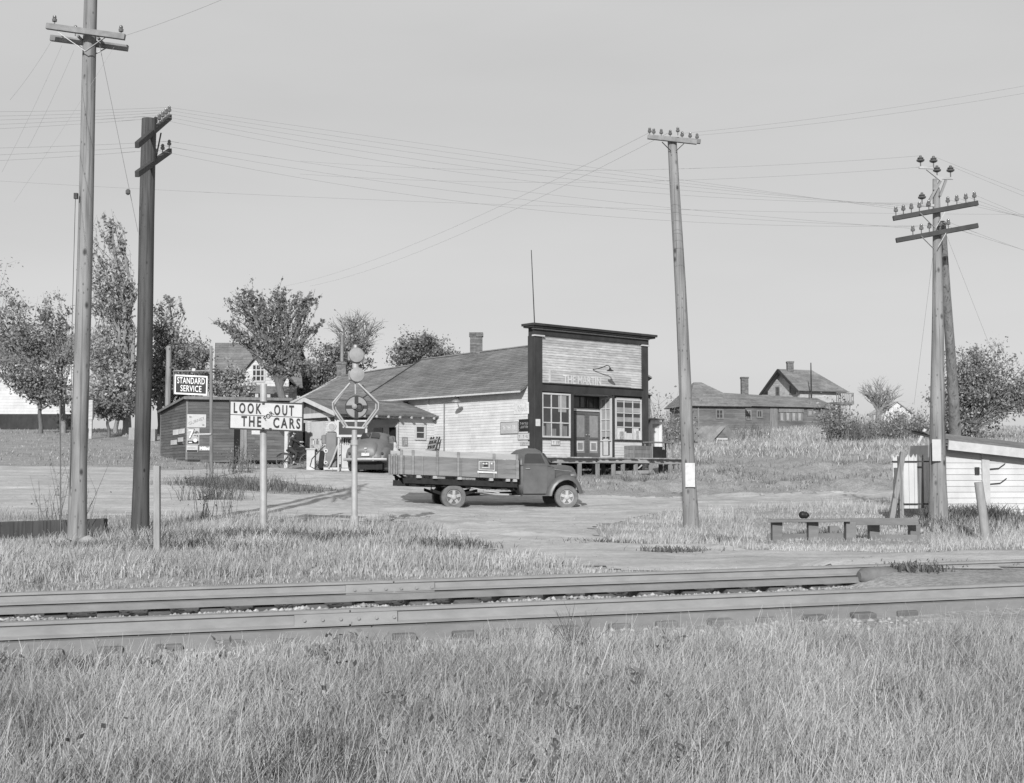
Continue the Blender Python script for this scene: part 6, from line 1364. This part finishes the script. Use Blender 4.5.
# small dark shed in front of the long house
dK=92.0; OK_=(hx(714,dK),dK); ks=thing('small_shed',(OK_[0],dK,zat(445,dK)),'small low dark gabled shed, half sunk in the grass below the long house','shed')
ak=R(12); uk=(math.cos(ak),math.sin(ak)); nk=(uk[1],-uk[0]); bk_=(-uk[1],uk[0])
wk=along(736,OK_,uk); zk0=zat(447,dK); zk1=zat(439,dK); zk2=zat(426.5,dK)
mb=MB(); clap(mb,OK_,uk,nk,zk0-.3,zk1,lambda z:(0,wk),.15); clap(mb,OK_,uk,nk,zk1,zk2,lambda z:(wk/2*(z-zk1)/(zk2-zk1),wk-wk/2*(z-zk1)/(zk2-zk1)),.15); mb.build('gable_wall',M['darkhouse'],ks)
lk=V((-1,.12,0)).normalized(); LK=2.4
P0=lambda t,z,l: p3(OK_,uk,t,nk,.15,z)+lk*l
mb=MB(); roofplane(mb,P0(-.3,zk1-.2,-.1),P0(wk/2,zk2+.08,-.1),P0(wk/2,zk2+.08,LK),P0(-.3,zk1-.2,LK),6); roofplane(mb,P0(wk/2,zk2+.08,-.1),P0(wk+.3,zk1-.2,-.1),P0(wk+.3,zk1-.2,LK),P0(wk/2,zk2+.08,LK),6); mb.build('roof',M['shinglelight'],ks)
mb=MB(); mb.add([P0(0,zk0-.3,0),P0(0,zk1,0),P0(0,zk1,LK),P0(0,zk0-.3,LK)],[(0,1,2,3)]); mb.build('side_wall',M['darkhouse'],ks)
mb=MB(); mb.obox(p3(OK_,uk,wk*.12,nk,.03,zk1-.05),V((uk[0],uk[1],0))*wk*.5,V((nk[0],nk[1],0))*.05,Z*.12); mb.build('lintel',M['trimwhite'],ks)
# distant pale house between the bare tree and the right pole
d4=175.0; fh=thing('far_house',(hx(900,d4),d4,zat(426,d4)),'distant small pale house with a dark chimney, beyond the small bare tree','house')
x0,x1=hx(884,d4),hx(912,d4); zb4,ze4,zr4=zat(428,d4),zat(412,d4),zat(401.5,d4)
mb=MB(); clap(mb,(x0,d4),(1,0),(0,-1),zb4,ze4,lambda z:(0,x1-x0),.3); clap(mb,(x0,d4),(1,0),(0,-1),ze4,zr4,lambda z:((x1-x0)/2*(z-ze4)/(zr4-ze4),(x1-x0)-(x1-x0)/2*(z-ze4)/(zr4-ze4)),.3); mb.build('gable_wall',M['siding'],fh)
mb=MB(); roofplane(mb,V((x0-.3,d4-.3,ze4-.2)),V((x0-.3,d4+7,ze4-.2)),V(((x0+x1)/2,d4+7,zr4)),V(((x0+x1)/2,d4-.3,zr4)),5); roofplane(mb,V((x1+.3,d4-.3,ze4-.2)),V((x1+.3,d4+7,ze4-.2)),V(((x0+x1)/2,d4+7,zr4)),V(((x0+x1)/2,d4-.3,zr4)),5); mb.build('roof',M['facadesign'],fh)
mb=MB(); mb.box((hx(902,d4),d4-.4,zat(420,d4)),.8,.8,zat(414,d4)-zat(424,d4)); mb.build('chimney',M['brick'],fh)

# --- white shed at far right and the plank screen
dW=30.5; WA=(hx(944.5,dW),dW); aw=R(12); uw=(math.cos(aw),math.sin(aw)); nw=(uw[1],-uw[0])
ws=thing('white_shed',(WA[0],dW,zat(509,dW)),'white clapboard shed with a dark roof at far right, behind the stout pole','shed')
tc_=along(985,WA,uw); zb=zat(509,dW)-.15; zl=zat(444.5,dW); zrr=zat(449.0,dW+.3); LW=tc_+3.2
mb=MB(); sl=(zrr-zl)/tc_
def rngw(z): 
    return (0, LW) if z<=zl+sl*LW else (0,max(.02,min(LW,(zl-z)/-sl)))
clap(mb,WA,uw,nw,zb,zl-.02,rngw,.135,tv=.05,lap=.022); mb.build('front_wall',M['siding'],ws)
mb=MB(); mb.obox(p3(WA,uw,.0,nw,-.06,zb),V((uw[0],uw[1],0))*LW,V((nw[0],nw[1],0))*.05,Z*(zl+sl*LW-zb)); mb.obox(p3(WA,uw,.0,nw,-.1,zb),V((-nw[0],-nw[1],0))*1.5,V((uw[0],uw[1],0))*.05,Z*(zl-zb)); mb.build('wall_core',M['trimwhite'],ws)
mb=MB(); mb.obox(p3(WA,uw,tc_-.10,nw,.015,zb),V((uw[0],uw[1],0))*.19,V((nw[0],nw[1],0))*.045,Z*(zrr-zb)); mb.build('corner_board',M['trimwhite'],ws)
f0=p3(WA,uw,-.06,nw,.30,zl+.09); f1=p3(WA,uw,LW,nw,.30,zl+.10+sl*(LW+.25)); bk0=Z*.30+V((-nw[0],-nw[1],0))*1.9
mb=MB(); roofplane(mb,f0,f1,f1+bk0,f0+bk0,12); rf=mb.build('roof',M['shingle'],ws)
mb=MB(); mb.bar(f0-Z*.11,f1-Z*.11,.04,.21); mb.build('fascia',M['trimwhite'],rf)
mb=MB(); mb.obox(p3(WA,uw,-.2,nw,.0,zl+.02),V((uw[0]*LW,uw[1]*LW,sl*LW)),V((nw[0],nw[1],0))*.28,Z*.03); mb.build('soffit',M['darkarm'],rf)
tq=along(976,WA,uw); mb=MB(); mb.obox(p3(WA,uw,tq-.045,nw,.02,zat(474.5,dW)),V((uw[0],uw[1],0))*.11,V((nw[0],nw[1],0))*.03,Z*.17); mb.build('vent',M['trimdark'],ws)
for py,px in ((469,990),(484,991)): 
    mb=MB(); t0=along(px-2,WA,uw); z=zat(py,dW); mb.tube([p3(WA,uw,t0,nw,.05,z),p3(WA,uw,t0+.25,nw,.05,z+.02),p3(WA,uw,t0+.42,nw,.05,z+.13)],.012,5); mb.build('wire_hook',M['iron'],ws)
# screen of sharp-topped white boards
SCR=(hx(892.5,29.8),29.8); us=(math.cos(R(6)),math.sin(R(6))); ns=(us[1],-us[0])
pkf=thing('board_screen',(SCR[0],SCR[1],zat(509,29.8)),'board screen with saw-toothed top, white at left and grey at right, beside the stout pole','fence')
zb_=zat(508.5,29.8); ztp=zat(454,29.8)
def sawboards(px0,px1,m,e=0,w=.125,top=ztp):
    t0,t1=along(px0,SCR,us),along(px1,SCR,us); k=t0
    while k<t1-.02:
        w_=min(w,t1-k); mb=MB(); 
        poly=[p3(SCR,us,k+.004,ns,e,zb_),p3(SCR,us,k+w_-.004,ns,e,zb_),p3(SCR,us,k+w_-.004,ns,e,top),p3(SCR,us,k+w_*.45,ns,e,top-.09),p3(SCR,us,k+.004,ns,e,top-.015)]
        mb.prism(poly,(ns[0]*.022,ns[1]*.022,0)); mb.build('board',m,pkf); k+=w_
sawboards(892.5,917,M['siding']); sawboards(917.6,928,M['oldboard'],-.25); sawboards(928.5,931.5,M['siding'],-.05,.15,ztp-.25); sawboards(931.6,941,M['siding'],-.3)
for zz in (zat(461.5,29.8),zat(504,29.8)): mb=MB(); mb.bar(p3(SCR,us,-.02,ns,.04,zz),p3(SCR,us,along(931,SCR,us),ns,.04,zz),.03,.03); mb.build('iron_rail',M['iron'],pkf)

# --- frame house behind the trees at left and the white building at the far left edge
d5=92.0; lh=thing('frame_house',(hx(235,d5),d5,zat(436,d5)),'frame house with steep dark roof and pale dormer gable, behind the dark shed','house')
zb5,ze5,zr5=zat(440,d5),zat(381,d5),zat(343,d5+4); x0,x1=hx(222,d5),hx(296,d5)
mb=MB(); clap(mb,(x0,d5),(1,0),(0,-1),zb5,ze5,lambda z:(0,x1-x0),.2,tv=.08); mb.build('front_wall',M['siding'],lh)
mb=MB(); clap(mb,(x0,d5),(-.25,.968),(-.968,-.25),zb5,ze5,lambda z:(0,8),.2); clap(mb,(x0,d5),(-.25,.968),(-.968,-.25),ze5,zr5,lambda z:(4*(z-ze5)/(zr5-ze5),8-4*(z-ze5)/(zr5-ze5)),.2); mb.build('gable_wall',M['siding'],lh)
s5=V((-.25,.968,0)); e0=V((x0-.5,d5-.6,ze5-.5)); e1=V((x1+.5,d5-.6,ze5-.5)); r0=V((x0-.5,d5,zr5))+s5*4; r1_=V((x1+.5,d5,zr5))+s5*4
mb=MB(); roofplane(mb,e0,e1,r1_,r0,18); roofplane(mb,V((x1+.5,d5+8.3,ze5-.5)),V((x0-2.5,d5+8.3,ze5-.5)),r0,r1_,18); rf=mb.build('roof',M['shingle'],lh)
mb=MB(); mb.bar(e0+V((-.03,0,-.12)),r0+V((-.03,0,-.12)),.06,.28); mb.build('verge_board',M['trimwhite'],rf)
xd0,xd1=hx(236,d5-1),hx(288,d5-1); xm=(xd0+xd1)/2; za,zt_=zat(380,d5-1),zat(349,d5-1); zb6=zat(392,d5-1)
mb=MB(); clap(mb,(xd0,d5-1),(1,0),(0,-1),zb6,za,lambda z:(0,xd1-xd0),.2,tv=.08); clap(mb,(xd0,d5-1),(1,0),(0,-1),za,zt_,lambda z:((xd1-xd0)/2*(z-za)/(zt_-za),(xd1-xd0)-(xd1-xd0)/2*(z-za)/(zt_-za)),.2,tv=.08); mb.build('dormer_wall',M['siding'],lh)
mb=MB(); roofplane(mb,V((xd0-.4,d5-1.3,za-.3)),V((xd0-.4,d5+3,za-.3)),V((xm,d5+3,zt_+.1)),V((xm,d5-1.3,zt_+.1)),8); roofplane(mb,V((xd1+.4,d5-1.3,za-.3)),V((xd1+.4,d5+3,za-.3)),V((xm,d5+3,zt_+.1)),V((xm,d5-1.3,zt_+.1)),8); mb.build('dormer_roof',M['shingle'],lh)
rectwin(lh,(xd0,d5-1),(1,0),(0,-1),hx(250.5,d5-1)-xd0,hx(264,d5-1)-xd0,zat(382,d5-1),zat(364,d5-1),3,3,fw=.1,mw=.07)
mb=MB(); roofplane(mb,V((hx(216,d5-3),d5-3.2,zat(391,d5-3))),V((hx(292,d5-3),d5-3.2,zat(394,d5-3))),V((hx(292,d5-3),d5-.3,zat(385,d5))),V((hx(226,d5-3),d5-.3,zat(384,d5))),6); mb.build('porch_roof',M['shingle'],lh)
for px in (256,268,286): mb=MB(); mb.bar(V((hx(px,d5-3),d5-3,zb5)),V((hx(px,d5-3),d5-3,zat(393.5,d5-3))),.22,.22); mb.build('porch_post',M['trimwhite'],lh)
d6=100.0; wb=thing('white_building',(hx(20,d6),d6,zat(430,d6)),'white building at the far left edge behind the trees','building')
x0,x1=hx(-60,d6),hx(70,d6); mb=MB(); clap(mb,(x0,d6),(1,0),(0,-1),zat(414,d6),zat(360,d6),lambda z:(0,x1-x0),.22,tv=.05); mb.build('wall',M['siding'],wb)
mb=MB(); mb.obox(V((x0,d6-.02,zat(430,d6))),V((x1-x0,0,0)),V((0,.3,0)),Z*(zat(414,d6)-zat(430,d6))); mb.build('foundation',M['trimdark'],wb)
mb=MB(); roofplane(mb,V((x0-.4,d6-.5,zat(361,d6))),V((x1+.4,d6-.5,zat(361,d6))),V((x1+.4,d6+5,zat(335,d6+5))),V((x0-.4,d6+5,zat(335,d6+5))),10); mb.build('roof',M['shingle'],wb)
b=GP(90.5,80); mb=MB(); mb.box(b+Z*1.75,.26,.26,1.2); mb.box(b+Z*.6,.18,.18,1.2); o=mb.build('marker_post',M['facade'],bevel=.02)
origin_to(o,b); tag(o,'narrow upright white box on a post beside the pale pole, under the left trees','box')
for px0,px1,d,l in ((128.5,136,80,'pale barrel-like box beside the trunk of the tall tree behind the dark pole'),(149,155,79,'white box between the dark pole and the dark shed')):
    b=GP((px0+px1)/2,d); mb=MB(); wv=hx(px1,d)-hx(px0,d); mb.obox(b+V((-wv/2,0,0)),V((wv,0,0)),V((0,.5,0)),Z*.75); o=mb.build('white_box',M['stakew'],bevel=.02); origin_to(o,b); tag(o,l,'box')

# ================================================================== TREES
def leafmesh(name,pts,size,parent,m,tone):
    n=len(pts); a=rng.normal(size=(n,3)); a/=np.linalg.norm(a,axis=1,keepdims=True); b=np.cross(a,rng.normal(size=(n,3))); b/=np.linalg.norm(b,axis=1,keepdims=True)
    s=size*rng.uniform(.35,1.6,n)[:,None]; a=a*s; b=b*s*.62
    v=np.stack([pts-a*.5,pts+b*.5,pts+a*.5,pts-b*.5],1).reshape(-1,3); f=np.arange(4*n).reshape(-1,4)
    off=np.array(parent.location); o=fastmesh(name,v-off,f,tone,m); o.parent=parent; return o
def limb(mb,a,b,r0,r1,wig=.08,n=5):
    a=V(a); b=V(b); L=(b-a).length; pts=[]; rad=[]
    for k in range(n+1):
        f=k/n; p=a.lerp(b,f)+V((random.gauss(0,1),random.gauss(0,1),random.gauss(0,.5)))*wig*L*(.0 if k in (0,n) else .5)+Z*(math.sin(math.pi*f)*.04*L); pts.append(p); rad.append(r0+(r1-r0)*f)
    mb.tube(pts,rad,6,False); return pts
def tree(label,base,d,blobs,n,size,m='leaf',trunk=.2,twigs=46,spread=.32,depth=.8,lean=0,bark='bark',name='leafy_tree',cat='tree',bare=0.,up=.5,tone=(.9,.3),grp=None):
    """blobs: (px,py,rx,ry) crown lobes in the plane at depth d; each becomes a volume of real depth"""
    b=GP(base,d); t=thing(name,b,label,cat,grp); s=d/F
    C=[]; 
    for px,py,rx,ry in blobs: 
        c=P(px,py,d); c.y+=random.uniform(-.3,.3)*rx*s; C.append((c,rx*s,rx*s*depth,ry*s))
    lowest=min(c.z-rz for c,_,_,rz in C); h0=max(b.z+ .35*(lowest-b.z)+.4, b.z+.5)
    fork=V((b.x+lean,b.y,min(lowest+.15*(max(c.z for c,*_ in C)-lowest),b.z+6)))
    mb=MB(); 
    tp=[]; 
    for k in range(6): f=k/5; tp.append(b.lerp(fork,f)+V((math.sin(f*5+b.x)*.06,0,0)))
    tp[0]=b-Z*.2; mb.tube(tp,[trunk*1.35,trunk*1.05,trunk,trunk*.95,trunk*.88,trunk*.8],9)
    tips=[]; tot=sum(rx*rz for _,rx,_,rz in C)
    for c,rx,ry,rz in C:
        st=fork.lerp(b,random.uniform(0,.25)); start=V((c.x*.75+fork.x*.25,c.y,c.z-rz*.35)) if c.z-rz*.35>fork.z else c
        main=limb(mb,st,start,trunk*.55,trunk*.28)
        k_=max(6,int(1.5*twigs*rx*rz/tot))
        for i in range(k_):
            th=random.uniform(0,6.283); u_=random.uniform(-1,1); w=math.sqrt(1-u_*u_); r_=random.uniform(.55,1.0)**.6
            tip=V((c.x+rx*w*math.cos(th)*r_, c.y+ry*w*math.sin(th)*r_, c.z+rz*(u_*(1-up*.5)+up*.25*1)*r_))
            fr=main[random.randrange(2,len(main))] if random.random()<.8 else fork
            br=limb(mb,fr,tip,trunk*.16,trunk*.03,.12,4)
            tips.append((br,min(rx,rz)))
            for j in range(2):
                q0=br[random.randrange(1,4)]; q1=q0+(tip-q0)*random.uniform(.4,.8)+V((random.gauss(0,1),random.gauss(0,1),random.gauss(.2,.8)))*min(rx,rz)*.3
                tips.append((limb(mb,q0,q1,trunk*.07,trunk*.02,.12,3),min(rx,rz)))
    mb.build('trunk',M[bark],t,smooth=True)
    if n:
        pts=[]; tn=[]; per=max(1,int(n*1.15/len(tips)))
        for br,rr in tips:
            if random.random()<bare: continue
            ct=random.gauss(tone[0],tone[1]*.6); k=int(per*random.uniform(.4,1.7))
            f=rng.random(k)**.65*(len(br)-1); i=np.minimum(f.astype(int),len(br)-2); fr=(f-i)[:,None]; bp=np.array([tuple(p) for p in br])
            pp=bp[i]*(1-fr)+bp[i+1]*fr+rng.normal(0,1,(k,3))*rr*spread*.72*np.array([.5,.5,.42]); pts.append(pp); tn.append(np.clip(rng.normal(ct,tone[1]*.6,k),.25,1.8))
        leafmesh('crown',np.concatenate(pts),size*.62,t,M[m],np.concatenate(tn))
    return t
tree('tall loose poplar rising above the other trees between the two left poles',126,84,[(106,226,12,28),(96,285,20,40),(122,300,16,42),(108,350,28,40),(122,245,8,14),(96,395,24,26),(125,385,18,30)],9500,.30,'leaflight',.26,110,.30,bark='barklight')
tree('leafy tree at the far left edge beside the pale pole',63,88,[(50,310,18,32),(62,350,20,36),(30,330,26,46),(0,320,30,60),(52,385,22,24)],6500,.30,'leaf',.17,70,.34,bark='barklight')
tree('ragged thin-topped tree behind the dark pole',160,90,[(165,322,18,34),(185,345,20,26),(158,370,20,38),(195,370,14,22),(172,300,8,16)],5500,.28,'leaf',.2,80,.30)
tree('spreading tree with long upswept branches over the frame house',292,80,[(262,312,34,26),(240,300,18,22),(288,300,20,26),(256,296,7,24),(281,290,6,24),(306,304,9,18),(243,300,8,20),(316,296,7,12),(232,335,18,18),(218,322,12,14),(285,345,28,26),(300,365,22,30),(318,325,12,10),(265,345,24,22),(275,368,20,18)],8200,.26,'leaf',.26,120,.25,lean=-.9,up=.9)
tree('broad leafy tree filling the gap left of the dark pole, low crown',116,90,[(100,350,24,34),(125,365,22,34),(95,400,26,24),(128,405,18,20)],6500,.28,'leaflight',.15,70,.36,tone=(.85,.35),bark='barklight')
tree('leafy tree filling the gap between the dark pole and the service sign',178,93,[(172,365,22,30),(190,378,20,26),(160,390,18,26),(205,365,14,22)],6500,.28,'leaflight',.15,70,.36,tone=(.8,.35))
tree('low full tree at the left frame edge in front of the white building',40,86,[(40,385,24,22),(15,370,28,34),(60,395,18,18)],4500,.28,'leaf',.14,50,.36,tone=(.9,.3))
tree('dark dense tree behind the gas station roof',322,96,[(325,360,22,30),(345,350,20,26),(365,355,18,24),(310,385,20,26)],7500,.28,'leaf',.2,60,.38,tone=(.75,.3))
tree('bare-topped tree with a fan of leafless twigs behind the stovepipe',356,100,[(355,318,22,16),(340,328,14,14),(375,325,14,14),(358,345,22,20)],900,.24,'leaf',.2,90,.3,bare=.6,up=.9)
tree('broad rounded tree behind the store roof, left of the chimney',425,104,[(425,352,30,22),(402,358,18,20),(448,358,16,16),(428,340,16,10)],8500,.28,'leaf',.2,70,.38,tone=(.8,.28))
tree('broad rounded tree at far right behind the white shed',965,82,[(965,385,34,36),(945,400,26,34),(985,395,28,38),(965,358,20,24),(990,365,28,28),(1010,385,32,48),(962,425,40,24),(1035,390,30,40)],13000,.26,'leaf',.22,120,.34,tone=(.95,.3))
tree('small gnarled bare tree between the brush and the far pale house',879,96,[(876,392,22,16),(866,392,10,14),(895,395,12,16),(888,405,16,12),(880,382,10,10)],350,.2,'leaf',.2,80,.3,bare=.75,name='bare_tree',bark='barklight',up=.8)
tree('low leafy growth at the left foot of the tall poplar',108,82,[(100,408,20,14),(118,412,16,12),(135,405,14,16)],3500,.26,'leaf',.1,30,.4,name='bush',cat='bush',tone=(.7,.3))
tree('leafy bush in front of the frame house porch',232,84,[(228,375,16,22),(245,390,14,14),(218,385,14,16)],3800,.24,'leaflight',.1,34,.36,name='bush',cat='bush')
tree('small tree crown leaning over the roof of the dark shed',200,82,[(198,355,12,24),(190,385,14,14)],2200,.26,'leaf',.12,28,.34)
# brush thickets on the hill: many thin upright stems
def brush(label,px0,px1,d0,d1,n,h,m='weed',leaf=0,name='brush_thicket',r=.018):
    b=GP((px0+px1)/2,(d0+d1)/2); t=thing(name,b,label,'bush'); mb=MB(); lv=[]
    for i in range(n):
        p=GP(random.uniform(px0,px1),random.uniform(d0,d1)); hh=h*random.uniform(.45,1.1); tp=p+V((random.gauss(0,.18)*hh,random.gauss(0,.15)*hh,hh)); mb.tone=random.uniform(.6,1.5)
        mb.tube([p,p.lerp(tp,.5)+V((random.gauss(0,.05)*hh,0,0)),tp],[r,r*.7,r*.25],4,False)
        for j in range(3):
            q=p.lerp(tp,random.uniform(.35,.9)); mb.tube([q,q+V((random.gauss(0,.22),random.gauss(0,.2),random.uniform(.1,.4)))*hh*.6],[r*.5,r*.2],3,False)
        for j in range(leaf): lv.append(p.lerp(tp,random.uniform(.3,1))+V((random.gauss(0,.18),random.gauss(0,.18),random.gauss(0,.12)))*hh)
    mb.build('stems',M[m],t)
    if lv: leafmesh('leaves',np.array([tuple(v) for v in lv]),.16 if h>1.8 else .055,t,M['leaf'],np.clip(rng.normal(.85,.3,len(lv)),.3,1.6))
    return t
brush('dark upright brush thicket at the right end of the long house',828,846,84,88,50,2.6,leaf=26)
brush('pale upright brush stems right of the dark thicket',846,872,84,90,150,1.7,m='weed',leaf=3)
brush('grey brush band below the small bare tree and far house',872,925,86,92,170,1.9,m='weed',leaf=7)
brush('low brush between the outhouse and the long house',664,690,88,100,70,2.2,leaf=16)
brush('low weeds in front of the long house windows',735,770,96,100,60,1.2,leaf=8)
for px,d,h,l in ((223,31,1.5,'tall bare weed stalks in the verge left of the warning board'),(205,30.5,1.3,'second clump of bare weed stalks nearer the dark pole'),(72,27,1.7,'bare weed stalks around the foot of the pale pole'),(52,27.2,1.6,'bare weed stalks at the far left edge')):
    brush(l,px-13,px+13,d-.5,d+.5,12,h,leaf=3 if px>200 else 1,name='weed_stalks',r=.007)
brush('bushy weeds with dry heads in front of the dark shed doors',228,252,52,54,40,1.1,leaf=14,name='weed_clump',r=.012)
brush('thin saplings rising behind the outhouse',656,672,76,80,14,3.6,leaf=14,name='saplings',r=.02)
p=GP(929,88); mb=MB(); mb.bar(P(918,443,80),P(925,429,80),.14,.14); o=mb.build('leaning_beam',M['trimwhite']); origin_to(o,P(918,443,80)); tag(o,'pale beam leaning in the brush left of the stout pole','beam')

# ================================================================== CAMERA, LIGHT, SKY
cam=bpy.data.cameras.new('camera'); co=bpy.data.objects.new('camera',cam); COL.objects.link(co)
cam.lens=36*F/1024; cam.sensor_width=36; cam.clip_end=3000; cam.clip_start=.05
co.location=(0,0,0); co.rotation_euler=(R(90)+PITCH,0,0); S.camera=co
ELEV=25.0; PHI=8.0                       # the sun stands behind the camera, a little to the left
w=bpy.data.worlds.new('World'); S.world=w; w.use_nodes=True; nt=w.node_tree; N=nt.nodes; L=nt.links
bg=N['Background']; sk=N.new('ShaderNodeTexSky'); sk.sky_type='NISHITA'; sk.sun_disc=False
sk.sun_elevation=R(ELEV); sk.sun_rotation=R(180+PHI); sk.air_density=1.0; sk.dust_density=1.5
bw=N.new('ShaderNodeRGBToBW'); L.new(sk.outputs[0],bw.inputs[0])
ma=N.new('ShaderNodeMath'); ma.operation='MULTIPLY_ADD'; ma.inputs[1].default_value=SKYK; ma.inputs[2].default_value=SKYC; L.new(bw.outputs[0],ma.inputs[0])
tcw=N.new('ShaderNodeTexCoord'); mpw=N.new('ShaderNodeMapping'); mpw.inputs['Scale'].default_value=(1.2,1.2,5); L.new(tcw.outputs['Generated'],mpw.inputs[0])
nzw=N.new('ShaderNodeTexNoise'); nzw.inputs['Scale'].default_value=1.6; nzw.inputs['Detail'].default_value=5; L.new(mpw.outputs[0],nzw.inputs[0])      # faint high haze
mrw=N.new('ShaderNodeMapRange'); mrw.inputs['From Min'].default_value=.3; mrw.inputs['From Max'].default_value=.7; mrw.inputs['To Min'].default_value=.95; mrw.inputs['To Max'].default_value=1.06; L.new(nzw.outputs['Fac'],mrw.inputs[0])
mw=N.new('ShaderNodeMath'); mw.operation='MULTIPLY'; L.new(ma.outputs[0],mw.inputs[0]); L.new(mrw.outputs[0],mw.inputs[1])
L.new(mw.outputs[0],bg.inputs['Color']); bg.inputs['Strength'].default_value=.12
sun=bpy.data.lights.new('sun','SUN'); sun.energy=SUNE; sun.angle=R(.5); sun.color=(1,1,1)
so=bpy.data.objects.new('sun',sun); COL.objects.link(so)
d=V((math.sin(R(PHI))*math.cos(R(ELEV)), math.cos(R(PHI))*math.cos(R(ELEV)), -math.sin(R(ELEV))))
so.rotation_euler=d.to_track_quat('-Z','Y').to_euler(); so.location=(-6,-40,25)
S.view_settings.view_transform='Standard'; S.view_settings.look='None'; S.view_settings.exposure=EXPO; S.view_settings.gamma=1
S.render.engine='CYCLES'
